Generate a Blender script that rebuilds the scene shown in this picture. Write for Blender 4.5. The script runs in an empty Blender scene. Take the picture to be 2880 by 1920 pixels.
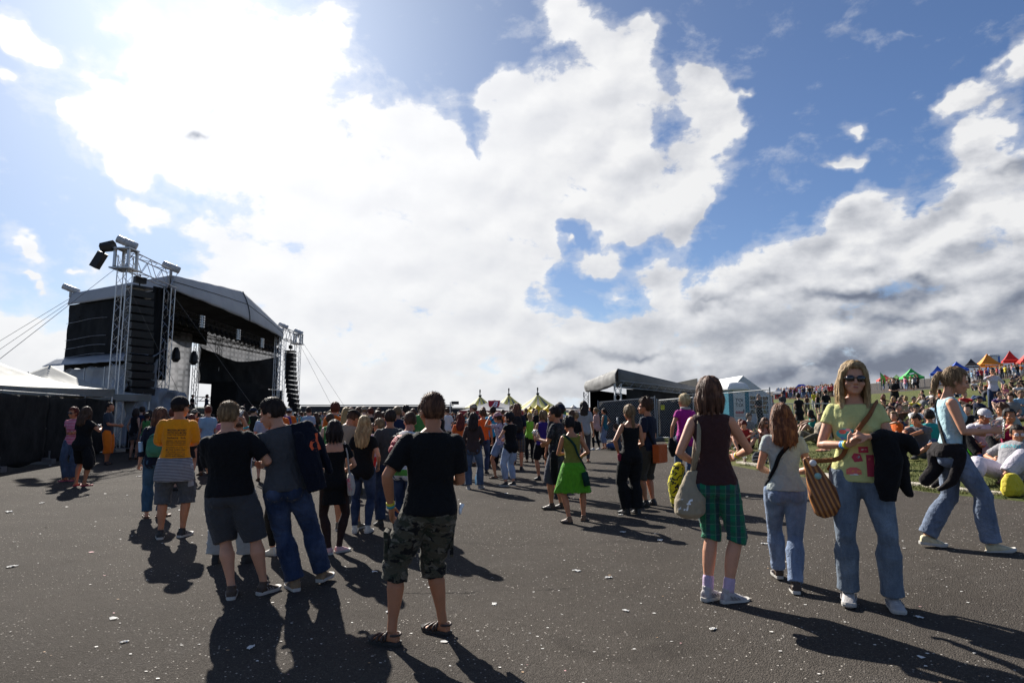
import bpy, bmesh, math, random
import numpy as np
from mathutils import Vector, Matrix, Quaternion, noise
from mathutils.bvhtree import BVHTree
R = math.radians
S = bpy.context.scene
COL = S.collection
# ---------------------------------------------------------------- camera
FPX = 1714.0            # focal length in pixels of the 2880 wide frame
HOR = 1163.0
CAMZ = 1.62
PITCH = math.atan((HOR - 960) / FPX)
cd = bpy.data.cameras.new('camera')
cam = bpy.data.objects.new('camera', cd); COL.objects.link(cam)
cd.sensor_width = 36.0; cd.lens = 36.0 * FPX / 2880.0
cd.clip_start = 0.05; cd.clip_end = 20000
cam.location = (0, 0, CAMZ); cam.rotation_euler = (math.pi / 2 + PITCH, 0, 0)
S.camera = cam
S.view_settings.view_transform = 'Standard'; S.view_settings.look = 'None'
S.view_settings.exposure = 1.12; S.view_settings.gamma = 1.0; S.view_settings.use_curve_mapping = False
S.cycles.max_bounces = 6; S.cycles.transparent_max_bounces = 12
S.cycles.caustics_reflective = False; S.cycles.caustics_refractive = False
S.cycles.sample_clamp_indirect = 4.0
try:
 S.cycles.use_denoising = True
except Exception:
 pass
def ray(px, py):
 """unit direction in the world for a pixel of the 2880 x 1920 frame"""
 u = (px - 1440.0) / FPX; v = -(py - 960.0) / FPX
 d = Vector((u, math.cos(PITCH) - v * math.sin(PITCH), math.sin(PITCH) + v * math.cos(PITCH)))
 return d.normalized()
# ---------------------------------------------------------------- sun
SUN_AZ, SUN_EL = R(-30), R(33)
sd = Vector((math.sin(SUN_AZ) * math.cos(SUN_EL), math.cos(SUN_AZ) * math.cos(SUN_EL), math.sin(SUN_EL)))
sl = bpy.data.lights.new('sun', 'SUN'); sl.energy = 5.0; sl.angle = R(0.5); sl.color = (1.0, 0.95, 0.87)
so = bpy.data.objects.new('sun', sl); COL.objects.link(so); so.location = sd * 500
so.rotation_euler = (-sd).to_track_quat('-Z', 'Y').to_euler()
# ---------------------------------------------------------------- node helpers
class NT:
 def __init__(s, tree):
  s.t = tree; s.n = tree.nodes; s.l = tree.links
 def node(s, typ, **kw):
  n = s.n.new(typ)
  for k, v in kw.items():
   setattr(n, k, v)
  return n
 def put(s, sock, v):
  if v is None: return
  if hasattr(v, 'is_linked') or isinstance(v, bpy.types.NodeSocket):
   s.l.new(v, sock)
  else:
   sock.default_value = v
 def math(s, op, a, b=None, c=None, clamp=False):
  n = s.node('ShaderNodeMath', operation=op, use_clamp=clamp)
  for i, v in enumerate((a, b, c)):
   if v is not None: s.put(n.inputs[i], v)
  return n.outputs[0]
 def vmath(s, op, a, b=None, out=0):
  n = s.node('ShaderNodeVectorMath', operation=op)
  s.put(n.inputs[0], a)
  if b is not None: s.put(n.inputs[1], b)
  return n.outputs[out]
 def scale(s, a, f):
  n = s.node('ShaderNodeVectorMath', operation='SCALE'); s.put(n.inputs[0], a); s.put(n.inputs[3], f)
  return n.outputs[0]
 def noise(s, vec, scale=5, detail=4, rough=.5, dist=0, out=0):
  n = s.node('ShaderNodeTexNoise')
  if vec is not None: s.put(n.inputs['Vector'], vec)
  n.inputs['Scale'].default_value = scale; n.inputs['Detail'].default_value = detail
  n.inputs['Roughness'].default_value = rough; n.inputs['Distortion'].default_value = dist
  return n.outputs[out]
 def voro(s, vec, scale=5, feature='F1', out='Distance', rand=1):
  n = s.node('ShaderNodeTexVoronoi', feature=feature)
  if vec is not None: s.put(n.inputs['Vector'], vec)
  n.inputs['Scale'].default_value = scale; n.inputs['Randomness'].default_value = rand
  return n.outputs[out]
 def mapr(s, v, a, b, c=0, d=1, mode='LINEAR'):
  n = s.node('ShaderNodeMapRange', interpolation_type=mode)
  s.put(n.inputs[0], v)
  for i, q in zip((1, 2, 3, 4), (a, b, c, d)): s.put(n.inputs[i], q)
  return n.outputs[0]
 def mix(s, f, a, b, blend='MIX'):
  n = s.node('ShaderNodeMix', data_type='RGBA', blend_type=blend)
  s.put(n.inputs[0], f)
  for i, q in ((6, a), (7, b)):
   if isinstance(q, tuple) and len(q) == 3: q = q + (1,)
   s.put(n.inputs[i], q)
  return n.outputs[2]
 def ramp(s, v, stops, interp='LINEAR'):
  n = s.node('ShaderNodeValToRGB'); s.put(n.inputs[0], v)
  cr = n.color_ramp; cr.interpolation = interp
  while len(cr.elements) > 1: cr.elements.remove(cr.elements[-1])
  for i, (p, c) in enumerate(stops):
   e = cr.elements[0] if i == 0 else cr.elements.new(p)
   e.position = p; e.color = tuple(c) + ((1,) if len(c) == 3 else ())
  return n.outputs[0]
 def sep(s, v):
  n = s.node('ShaderNodeSeparateXYZ'); s.put(n.inputs[0], v); return n.outputs
 def comb(s, x, y, z=0.0):
  n = s.node('ShaderNodeCombineXYZ')
  for i, q in enumerate((x, y, z)): s.put(n.inputs[i], q)
  return n.outputs[0]
 def bump(s, h, strength=.3, dist=.01, normal=None):
  n = s.node('ShaderNodeBump'); n.inputs['Strength'].default_value = strength
  n.inputs['Distance'].default_value = dist; s.put(n.inputs['Height'], h)
  if normal is not None: s.put(n.inputs['Normal'], normal)
  return n.outputs[0]
# ---------------------------------------------------------------- sky with clouds (directions on the celestial sphere)
W = bpy.data.worlds.new('World'); S.world = W; W.use_nodes = True
w = NT(W.node_tree); w.n.clear()
SKYS = 0.10
dirv = w.vmath('NORMALIZE', w.node('ShaderNodeTexCoord').outputs['Generated'])
sk = w.node('ShaderNodeTexSky', sky_type='NISHITA', sun_disc=False, sun_elevation=SUN_EL, sun_rotation=SUN_AZ,
   air_density=1.0, dust_density=0.6, ozone_density=1.4)
dx, dy, dz = w.sep(dirv)[:3]
den = w.math('MAXIMUM', w.math('ADD', dy, 1.0), .15)
P2 = w.comb(w.math('DIVIDE', dx, den), w.math('DIVIDE', dz, den), 0.0)      # stereographic map about due north
warp = w.noise(P2, 7, 5, .62, out=1)
P2w = w.vmath('ADD', P2, w.scale(w.vmath('SUBTRACT', warp, (.5, .5, .5)), .11))
def st(tx, ty):
 d = ray(tx * 2880 / 2352, ty * 2880 / 2352)
 return d.x / (1 + d.y), d.z / (1 + d.y)
def blobs(P, lst):
 acc = None
 for b in lst:
  tx, ty, rx, ry = b[:4]; rot = b[4] if len(b) > 4 else 0; wt = b[5] if len(b) > 5 else 1
  cx, cy = st(tx, ty)
  ex, ey = st(tx + 10, ty); k = math.hypot(ex - cx, ey - cy) / 10
  m = w.node('ShaderNodeMapping', vector_type='TEXTURE'); w.put(m.inputs[0], P)
  m.inputs['Location'].default_value = (cx, cy, 0); m.inputs['Rotation'].default_value = (0, 0, R(rot))
  m.inputs['Scale'].default_value = (rx * k * 1.35, ry * k * 1.35, 1)
  g = w.node('ShaderNodeTexGradient', gradient_type='QUADRATIC_SPHERE'); w.put(g.inputs[0], m.outputs[0])
  v = g.outputs['Fac'] if 'Fac' in g.outputs else g.outputs[1]
  if wt > 0 and max(rx, ry) < 100: wt *= 1.5
  acc = w.math('MULTIPLY', v, wt) if acc is None else w.math('MULTIPLY_ADD', v, wt, acc)
 return acc
CL = [  # centre x, y, radii, rotation, weight
 (75,70,60,80,20),(150,118,75,60,-20),(60,205,45,45),(45,570,100,34,-35,.9),(60,620,60,18,-20,.6),(160,615,30,14,0,.5),
 (40,730,130,95),(30,830,170,80),(150,790,90,60),
 (560,60,330,150),(480,200,290,150),(560,330,380,160),(350,390,170,70,-12),(280,310,90,50,10),(290,50,60,50,-40,.8),
 (1090,420,150,90),(1180,330,110,120),(1150,520,170,70),(1240,600,90,90),(290,430,60,40),(370,150,60,60),(220,290,40,24),(330,500,60,40),(1440,540,90,60),(1650,300,40,50,0,.6),
 (820,300,290,160),(760,450,420,150),(470,520,200,60),(980,350,170,140,-20),(1030,470,190,110),
 (930,600,400,130),(640,600,240,110),(850,760,380,150),(1120,640,160,110),(1150,790,360,120),(700,850,300,110),(760,60,160,110,0,.7),
 (1300,20,90,90,-30),(1400,110,110,130,-30),(1260,240,150,110),(1430,230,180,130),(1600,250,75,65),(1520,400,150,120),
 (1370,410,190,100),(1570,510,65,90),(1150,190,70,38,10,.8),(1590,330,80,60,0,.8),(1240,490,110,50,-10,.8),
 (1330,330,160,110),(1450,470,110,90),(1330,470,120,60),(1240,400,90,90),(1590,170,60,60,0,.8),(1480,60,60,60,0,.7),(1375,615,58,40,0,.9),(1270,535,22,20,0,.8),(1260,560,70,22,-10,.4),(1320,570,20,14,0,.5),
 (1420,760,300,110),(1700,690,260,130,8),(1900,620,280,170,15),(1985,470,120,95),(2060,540,150,120),(2230,470,180,190),
 (2310,320,90,160),(2250,240,80,60,30),(2345,150,50,90),(2200,680,330,170),(1400,850,450,90),(2000,800,560,110),(2350,560,200,260),
 (1960,352,75,26,15,.65),(2008,268,35,36,0,.6),(1680,210,40,18,20,.4),(2100,60,160,20,-20,.28),(1540,640,80,50,0,.5),
 (1000,140,220,70,0,.22),(900,890,600,50),(1900,900,700,50),(-300,500,300,500),(2800,400,350,450),(900,-600,700,350,0,.8),
 (1010,120,260,90,0,-.5),(140,430,120,160,0,-.8),(180,60,50,160,10,-.6),(880,90,160,70,0,-.7),(240,520,140,60,-20,-.5),(1085,330,26,110,15,-.5),(960,465,80,25,10,-.4),(330,230,60,30,0,-.3),(560,370,70,40,0,-.3),(480,470,90,25,0,-.3),(1370,170,80,25,-30,-.3),(1220,560,200,60,0,-.35),(1330,660,170,35,-10,-.4),(1230,690,60,50,0,-.4),(1640,560,90,60,0,-.5),(2110,470,30,60,20,-.5),(1870,420,140,90,-30,-.4),(2150,280,90,90,0,-.3)]
F = blobs(P2w, CL)
F = w.math('MULTIPLY_ADD', w.mapr(dz, .02, .26, 1, 0, 'SMOOTHSTEP'), .42, F)
F = w.math('MAXIMUM', w.math('MINIMUM', F, .74), 0.0)
rise = w.math('ADD', dz, .12)
Pn = w.comb(dx, dy, w.math('MULTIPLY', dz, 1.7))
nA = w.noise(Pn, 7.5, 10, .62, .35)
sv = Vector(sd); off = (sv.x * .02, 0.0, sv.z * .05)
Pn2 = w.vmath('ADD', Pn, off)
nB = w.noise(Pn2, 6.0, 6, .60)
nF = w.noise(Pn, 26.0, 6, .62)
fz = w.math('MULTIPLY_ADD', w.math('SUBTRACT', nF, .5), .62, F)
fz = w.math('ADD', fz, w.math('MULTIPLY', w.math('SUBTRACT', nA, .5), 1.85))
dens = w.math('MAXIMUM', w.mapr(fz, .26, .56, 0, 1, 'SMOOTHSTEP'), w.mapr(fz, .06, .42, 0, .38, 'SMOOTHSTEP'))
back = w.mapr(nA, .52, .66, 0, .6, 'SMOOTHSTEP')
isb = w.mapr(dy, .30, .05, 0, 1, 'SMOOTHSTEP')
dens = w.math('ADD', w.math('MULTIPLY', dens, w.math('SUBTRACT', 1.0, isb)), w.math('MULTIPLY', back, isb), clamp=True)
cosS = w.vmath('DOT_PRODUCT', dirv, tuple(sv), out=1)
g1 = w.math('POWER', w.math('MAXIMUM', cosS, 0.0), 9.0)
g2 = w.math('POWER', w.math('MAXIMUM', cosS, 0.0), 3.0)
vp = w.node('ShaderNodeTexVoronoi', feature='SMOOTH_F1'); w.put(vp.inputs['Vector'], w.vmath('ADD', w.comb(dx, dy, w.math('MULTIPLY', dz, 1.25)), w.scale(w.vmath('SUBTRACT', warp, (.5, .5, .5)), .16))); vp.inputs['Scale'].default_value = 15; vp.inputs['Smoothness'].default_value = .6
vp2 = w.node('ShaderNodeTexVoronoi', feature='SMOOTH_F1'); w.put(vp2.inputs['Vector'], w.vmath('ADD', w.vmath('ADD', w.comb(dx, dy, w.math('MULTIPLY', dz, 1.25)), (sv.x * .02, 0, .022)), w.scale(w.vmath('SUBTRACT', warp, (.5, .5, .5)), .16))); vp2.inputs['Scale'].default_value = 15; vp2.inputs['Smoothness'].default_value = .6
puff = w.math('MULTIPLY', w.math('SUBTRACT', vp2.outputs[0], vp.outputs[0]), .95)
rel = w.math('MULTIPLY_ADD', 1.0, puff, w.math('MULTIPLY', w.math('SUBTRACT', w.noise(Pn, 9.0, 7, .56), w.noise(Pn2, 9.0, 7, .56)), 1.3))
thick = w.mapr(fz, .45, 1.25, 0, 1)
DK = [(1960,680,200,34,4,1.0),(1640,690,110,22,0,.5),(2230,800,330,60,10,.9),(1900,860,420,40,4,.55),(2320,640,100,50,20,.5),(2330,400,60,40,0,.35),(2090,640,80,30,0,.5),(1450,800,160,20,0,.35),(1240,860,120,25,0,.4),(2060,740,240,30,8,.5),(455,330,26,18,0,.4)]
dk = blobs(P2w, DK)
dk = w.math('MINIMUM', w.math('MULTIPLY', dk, w.mapr(nA, .35, .6, .6, 1.25)), 1.0)
rm = w.mapr(dx, -.05, .55, .30, 1.0)
shade = w.math('SUBTRACT', w.math('ADD', .93, w.math('MULTIPLY', w.math('MULTIPLY', rel, rm), w.math('SUBTRACT', 1.0, w.math('MULTIPLY', g2, .8)))), w.math('MULTIPLY', dk, .95))
shade = w.math('SUBTRACT', shade, w.math('MULTIPLY', w.math('MULTIPLY', w.mapr(dx, .0, .55, .0, 1.0), w.mapr(dz, .02, .30, .36, 0, 'SMOOTHSTEP')), w.mapr(nA, .3, .65, .8, 1.2)))
shade = w.math('SUBTRACT', shade, w.math('MULTIPLY', w.math('MULTIPLY', thick, .08), w.math('SUBTRACT', 1.0, g2)))
shade = w.math('MINIMUM', w.math('MAXIMUM', shade, .10), 1.0)
ccol = w.ramp(shade, [(0, (.15, .17, .23)), (.3, (.27, .30, .37)), (.6, (.50, .52, .57)), (.85, (.78, .79, .82)), (1, (.95, .95, .95))])
CK = w.math('ADD', .55, w.math('MULTIPLY', g1, .22))
ccol = w.scale(ccol, CK)
skyc = w.vmath('MULTIPLY', w.scale(sk.outputs[0], w.math('MULTIPLY', SKYS, w.math('SUBTRACT', 1.0, w.math('MULTIPLY', g2, .45)))), (.42, .51, .66))
skyc = w.vmath('ADD', skyc, w.scale(w.comb(.62, .68, .74), w.math('ADD', w.math('MULTIPLY_ADD', w.math('POWER', w.math('MAXIMUM', cosS, 0.0), 14.0), .32, w.math('MULTIPLY', g2, .07)), w.math('MULTIPLY', w.mapr(dz, .0, .22, 1, 0, 'SMOOTHSTEP'), .06))))
skyc = w.mix(w.mapr(dz, .0, .16, .85, 0, 'SMOOTHSTEP'), skyc, (.46, .52, .60))
fin = w.mix(w.math('MULTIPLY', dens, .97), skyc, ccol)
bg = w.node('ShaderNodeBackground'); w.put(bg.inputs[0], fin); bg.inputs[1].default_value = 0.78
wo = w.node('ShaderNodeOutputWorld'); w.l.new(bg.outputs[0], wo.inputs[0])
W.cycles.sampling_method = 'MANUAL'; W.cycles.sample_map_resolution = 512
# ---------------------------------------------------------------- terrain height
def TZ(x, y):
 s = .075 * (math.sqrt(x * x + .3) + x) / 2
 e = max(x - 6.0, 0.0)
 z = s + .005 * e + .00025 * e * e
 if x > 96: z = s + .45 + .00025 * 8100 - .30 * (x - 96)
 return max(z, -4)
def ground_at(px, py, far=400):
 """first point where the ray through a pixel meets the terrain"""
 d = ray(px, py); o = Vector((0, 0, CAMZ)); t = 1.0; step = .25; prev = t
 while t < far:
  p = o + d * t
  if p.z < TZ(p.x, p.y):
   a, b = prev, t
   for _ in range(24):
    m = (a + b) / 2; q = o + d * m
    if q.z < TZ(q.x, q.y): b = m
    else: a = m
   q = o + d * b
   return Vector((q.x, q.y, TZ(q.x, q.y)))
  prev = t; t += step; step = max(.25, t * .01)
 return None
def at_depth(px, y):
 """point of the terrain in pixel column px at distance y"""
 d = ray(px, HOR); k = y / d.y
 return Vector((d.x * k, y, TZ(d.x * k, y)))
def hor_x(px, y): return (px - 1440) / FPX * math.cos(PITCH) ** -1 * y
# ---------------------------------------------------------------- materials
MATS = {}
def newmat(name):
 m = bpy.data.materials.new(name); m.use_nodes = True
 t = NT(m.node_tree); t.n.clear()
 o = t.node('ShaderNodeOutputMaterial'); b = t.node('ShaderNodeBsdfPrincipled')
 t.l.new(b.outputs[0], o.inputs[0])
 return m, t, b, o
def simple(name, col, rough=.7, metal=0.0, var=.15, vscale=3.0, bump=0.0, bscale=60.0, spec=.4, trans=0.0):
 if name in MATS: return MATS[name]
 m, t, b, o = newmat(name)
 tc = t.node('ShaderNodeTexCoord').outputs['Object']
 n = t.noise(tc, vscale, 5, .6)
 c = t.mix(t.mapr(n, .3, .7), tuple(x * (1 - var) for x in col), tuple(min(1, x * (1 + var)) for x in col))
 t.put(b.inputs['Base Color'], c)
 t.put(b.inputs['Roughness'], t.mapr(n, .2, .8, min(1, rough * 1.1), rough * .88)); b.inputs['Metallic'].default_value = metal
 b.inputs['Specular IOR Level'].default_value = spec
 if bump: t.put(b.inputs['Normal'], t.bump(t.noise(tc, bscale, 4, .6), bump, .02))
 if trans:
  tr = t.node('ShaderNodeBsdfTranslucent'); t.put(tr.inputs[0], c)
  mx = t.node('ShaderNodeMixShader'); mx.inputs[0].default_value = trans
  t.l.new(b.outputs[0], mx.inputs[1]); t.l.new(tr.outputs[0], mx.inputs[2]); t.l.new(mx.outputs[0], o.inputs[0])
 MATS[name] = m
 return m
def tag(o, label=None, cat=None, group=None, kind=None):
 if label:
  if not 4 <= len(label.split()) <= 16: print('BADLABEL', len(label.split()), label)
  o['label'] = label
 if cat: o['category'] = cat
 if group: o['group'] = group
 if kind: o['kind'] = kind
 return o
def empty(name, loc=(0, 0, 0), rz=0.0, label=None, cat=None, group=None):
 o = bpy.data.objects.new(name, None); COL.objects.link(o)
 o.location = loc; o.rotation_euler = (0, 0, rz); o.empty_display_size = .2
 return tag(o, label, cat, group)
def link(name, me, mat=None, parent=None):
 o = bpy.data.objects.new(name, me); COL.objects.link(o)
 if mat is not None and not me.materials: me.materials.append(mat)
 if parent is not None: o.parent = parent
 return o
class MB:
 """collects geometry, then links it as one mesh object"""
 def __init__(s): s.v = []; s.f = []; s.mi = []; s.cur = 0
 def add(s, vs, fs):
  k = len(s.v); s.v += [tuple(p) for p in vs]; s.f += [tuple(i + k for i in f) for f in fs]; s.mi += [s.cur] * len(fs)
 def quad(s, a, b, c, d): s.add((a, b, c, d), ((0, 1, 2, 3),))
 def box(s, c, size, rot=None):
  hx, hy, hz = (q / 2 for q in size); c = Vector(c)
  vs = [Vector((x, y, z)) for x in (-hx, hx) for y in (-hy, hy) for z in (-hz, hz)]
  if rot is not None: vs = [rot @ v for v in vs]
  s.add([v + c for v in vs], ((0, 1, 3, 2), (4, 6, 7, 5), (0, 4, 5, 1), (2, 3, 7, 6), (0, 2, 6, 4), (1, 5, 7, 3)))
 def tube(s, pts, r, n=6, caps=True, flat=None):
  pts = [Vector(p) for p in pts]; rs = r if isinstance(r, (list, tuple)) else [r] * len(pts)
  prev = None; k = len(s.v); m = len(pts)
  for i, p in enumerate(pts):
   d = (pts[min(i + 1, m - 1)] - pts[max(i - 1, 0)]).normalized()
   if prev is None:
    up = Vector((0, 0, 1)) if abs(d.z) < .95 else Vector((0, 1, 0))
    u = d.cross(up).normalized()
   else:
    u = (prev - d * prev.dot(d)).normalized()
   prev = u; w_ = d.cross(u)
   for j in range(n):
    a = 2 * math.pi * j / n
    s.v.append(tuple(p + (u * math.cos(a) + w_ * math.sin(a) * (flat or 1)) * rs[i]))
  for i in range(m - 1):
   for j in range(n):
    s.f.append((k + i * n + j, k + i * n + (j + 1) % n, k + (i + 1) * n + (j + 1) % n, k + (i + 1) * n + j)); s.mi.append(s.cur)
  if caps:
   s.f.append(tuple(k + j for j in range(n))[::-1]); s.f.append(tuple(k + (m - 1) * n + j for j in range(n))); s.mi += [s.cur] * 2
 def grid(s, fn, nu, nv, thick=0.0, nrm=None):
  """surface fn(u,v); with a thickness it is closed by an offset copy"""
  k = len(s.v)
  for i in range(nu + 1):
   for j in range(nv + 1): s.v.append(tuple(fn(i / nu, j / nv)))
  W_ = nv + 1
  q = lambda i, j: k + i * W_ + j
  for i in range(nu):
   for j in range(nv): s.f.append((q(i, j), q(i + 1, j), q(i + 1, j + 1), q(i, j + 1))); s.mi.append(s.cur)
  if thick:
   k2 = len(s.v); off_ = Vector(nrm or (0, 0, -1)) * thick
   for i in range((nu + 1) * W_): s.v.append(tuple(Vector(s.v[k + i]) + off_))
   d = k2 - k
   for i in range(nu):
    for j in range(nv): s.f.append(tuple(x + d for x in (q(i, j + 1), q(i + 1, j + 1), q(i + 1, j), q(i, j)))); s.mi.append(s.cur)
   edge = [q(i, 0) for i in range(nu)] + [q(nu, j) for j in range(nv)] + [q(i, nv) for i in range(nu, 0, -1)] + [q(0, j) for j in range(nv, 0, -1)]
   for a, b in zip(edge, edge[1:] + edge[:1]): s.f.append((b, a, a + d, b + d)); s.mi.append(s.cur)
 def mesh(s, name, mats, smooth=False):
  me = bpy.data.meshes.new(name); me.from_pydata(s.v, [], s.f)
  mats = mats if isinstance(mats, (list, tuple)) else [mats]
  for m in mats: me.materials.append(m)
  if len(mats) > 1: me.polygons.foreach_set('material_index', s.mi)
  if smooth: me.polygons.foreach_set('use_smooth', [True] * len(me.polygons))
  me.update(); return me
 def build(s, name, mats, parent=None, smooth=False):
  return link(name, s.mesh(name, mats, smooth), None, parent)
def P3(px, py, y):
 d = ray(px, py); k = y / d.y
 return Vector((d.x * k, y, CAMZ + d.z * k))
def lerp(a, b, t): return Vector(a) * (1 - t) + Vector(b) * t
def truss(mb, a, b, w_=.4, r=.025, bay=.5, d=None, rd=None):
 a = Vector(a); b = Vector(b); ax = (b - a); L = ax.length; ax.normalize()
 up = Vector((0, 0, 1)) if abs(ax.z) < .9 else Vector((0, 1, 0))
 u = ax.cross(up).normalized(); v = ax.cross(u).normalized()
 d = d or w_; rd = rd or r * .6
 cs = [u * w_ / 2 * sx + v * d / 2 * sy for sx, sy in ((-1, -1), (1, -1), (1, 1), (-1, 1))]
 for c in cs: mb.tube((a + c, b + c), r, 5)
 n = max(2, int(L / bay))
 for k in range(4):
  c0, c1 = cs[k], cs[(k + 1) % 4]
  for i in range(n):
   p, q = a + ax * L * i / n, a + ax * L * (i + 1) / n
   mb.tube((p + (c0 if i % 2 else c1), q + (c1 if i % 2 else c0)), rd, 4, caps=False)
def text_mesh(txt, size, extrude=0.002, font_bold=False, align='CENTER', spacing=1.0, shear=0.0):
 cu = bpy.data.curves.new('lettering', 'FONT'); cu.body = txt; cu.size = size; cu.extrude = extrude
 cu.align_x = align; cu.align_y = 'CENTER'; cu.space_character = spacing; cu.resolution_u = 2; cu.shear = shear
 if font_bold: cu.offset = size * .015
 o = bpy.data.objects.new('lettering', cu); COL.objects.link(o)
 dg = bpy.context.evaluated_depsgraph_get(); dg.update()
 me = bpy.data.meshes.new_from_object(o.evaluated_get(dg))
 bpy.data.objects.remove(o); bpy.data.curves.remove(cu)
 return me
def place_text(name, txt, size, loc, rot, mat, parent=None, **kw):
 me = text_mesh(txt, size, **kw); me.materials.clear(); me.materials.append(mat)
 o = link(name, me, None, parent); o.location = loc; o.rotation_euler = rot
 return o
# ---------------------------------------------------------------- ground sheets
rnd = random.Random(5)
def interp(x, xs, ys):
 return float(np.interp(x, xs, ys))
def xe(y):
 return interp(y, [-80, 0, 5, 7.8, 9.4, 12.5, 14.5, 20, 26.7, 60, 150, 900], [9, 8.4, 7.2, 6.6, 6.12, 5.45, 5.2, 5.7, 6.5, 9, 14, 14]) + .12 * math.sin(y * 2.1) * math.sin(y * .7)
def r1(y): return interp(y, [-80, 60, 75, 82, 100, 150, 250, 900], [54, 54, 52, 46, 46, 48, 52, 52])
def r2(y): return interp(y, [-80, 60, 75, 96, 120, 250, 900], [54.2, 54.2, 54.5, 86, 94, 96, 96])
ys = list(np.concatenate([np.linspace(-80, -5, 8), np.linspace(-3, 40, 87), np.linspace(42, 130, 60), np.geomspace(135, 6000, 30)]))
def strip_sheet(name, mat, fa, fb, n, power=1.0, dz=0.0, kind='structure'):
 mb = MB(); k = n + 1
 for y in ys:
  a, b = fa(y), fb(y)
  for i in range(k):
   t = (i / n) ** power if power >= 1 else 1 - (1 - i / n) ** (1 / power)
   x = a + (b - a) * t
   mb.v.append((x, y, TZ(x, y) + dz))
 for j in range(len(ys) - 1):
  for i in range(n):
   mb.f.append((j * k + i, j * k + i + 1, (j + 1) * k + i + 1, (j + 1) * k + i)); mb.mi.append(0)
 o = mb.build(name, mat, None, True); tag(o, kind=kind); return o
def asphalt_mat(name, base=(.074, .0650, .0565), spk=1.0):
 m, t, b, o = newmat(name)
 g = t.node('ShaderNodeNewGeometry').outputs['Position']
 big = t.noise(g, .35, 4, .6); mid = t.noise(g, 2.3, 5, .65); fine = t.noise(g, 55, 4, .7)
 c = t.mix(t.mapr(big, .3, .7), tuple(x * .72 for x in base), tuple(x * 1.25 for x in base))
 c = t.mix(t.math('MULTIPLY', t.mapr(mid, .48, .72), .45), c, (.088, .080, .073)); c = t.mix(t.mapr(t.noise(t.vmath('ADD', g, (7, 3, 0)), .9, 4, .6, 1.0), .60, .72, 0, .45), c, (.026, .023, .021))
 c = t.mix(t.mapr(fine, .35, .65, .0, .7), c, tuple(x * .5 for x in base)); c = t.mix(t.mapr(t.noise(g, 19, 3, .7), .45, .7, 0, .45), c, tuple(x * .5 for x in base))
 v1 = t.node('ShaderNodeTexVoronoi'); t.put(v1.inputs['Vector'], g); v1.inputs['Scale'].default_value = 105
 cell = t.sep(v1.outputs['Color'])[0]
 patch = t.mapr(t.noise(g, .8, 5, .7), .38, .62, .25, 1.15)
 stone = t.math('MULTIPLY', t.mapr(cell, .68, .70), t.mapr(v1.outputs['Distance'], .38, .30))
 c = t.mix(t.math('MULTIPLY', t.math('MULTIPLY', stone, patch, None, True), .8 * spk), c, (.17, .15, .13))
 v2 = t.node('ShaderNodeTexVoronoi'); t.put(v2.inputs['Vector'], g); v2.inputs['Scale'].default_value = 42
 cell2 = t.sep(v2.outputs['Color'])[1]
 st2 = t.math('MULTIPLY', t.mapr(cell2, .88, .885), t.mapr(v2.outputs['Distance'], .30, .22))
 c = t.mix(t.math('MULTIPLY', t.math('MULTIPLY', st2, patch, None, True), .9 * spk), c, (.50, .46, .41))
 t.put(b.inputs['Base Color'], c)
 t.put(b.inputs['Roughness'], t.mapr(fine, .3, .7, .80, .96)); b.inputs['Specular IOR Level'].default_value = .03
 h = t.math('ADD', t.math('MULTIPLY', v1.outputs['Distance'], -.8), t.math('MULTIPLY', fine, .6))
 h = t.math('ADD', h, t.math('MULTIPLY', st2, .8))
 t.put(b.inputs['Normal'], t.bump(h, .75, .012))
 return m
M_ASPH = asphalt_mat('asphalt'); M_ROAD = asphalt_mat('road_asphalt', (.095, .086, .08), .5)
def grass_mat():
 m, t, b, o = newmat('grass_ground')
 g = t.node('ShaderNodeNewGeometry').outputs['Position']
 big = t.noise(g, .22, 5, .65); mid = t.noise(g, 1.6, 5, .7); fine = t.noise(g, 22, 5, .7)
 c = t.mix(t.mapr(big, .35, .65), (.085, .108, .022), (.15, .145, .042))
 c = t.mix(t.mapr(mid, .42, .68, 0, .85), c, (.045, .062, .014))
 c = t.mix(t.mapr(t.noise(g, 4.5, 4, .6), .56, .72, 0, .8), c, (.15, .115, .065))
 c = t.mix(t.mapr(fine, .3, .7, 0, .55), c, (.020, .026, .008))
 t.put(b.inputs['Base Color'], c); b.inputs['Roughness'].default_value = .95; b.inputs['Specular IOR Level'].default_value = .15
 t.put(b.inputs['Normal'], t.bump(t.math('ADD', t.math('MULTIPLY', mid, .6), fine), .9, .06))
 return m
M_GRASS = grass_mat()
strip_sheet('asphalt_ground', M_ASPH, lambda y: -90.0 if y < 400 else -4000.0, xe, 60, .6)
strip_sheet('grass_slope', M_GRASS, xe, r1, 44, 1.5)
strip_sheet('upper_road', M_ROAD, r1, r2, 10)
strip_sheet('hill_top_ground', M_GRASS, r2, lambda y: 170.0 if y < 400 else 4000.0, 22, 2.0)
mb = MB(); mb.quad((-4000, -80, -.05), (-90, -80, -.05), (-90, 6000, -.05), (-4000, 6000, -.05)); tag(mb.build('field', M_GRASS), kind='structure')
mb = MB(); y = 3.0
M_KERB = simple('pale_concrete', (.36, .32, .26), .9, var=.3, vscale=6, bump=.5, bscale=40)
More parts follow.
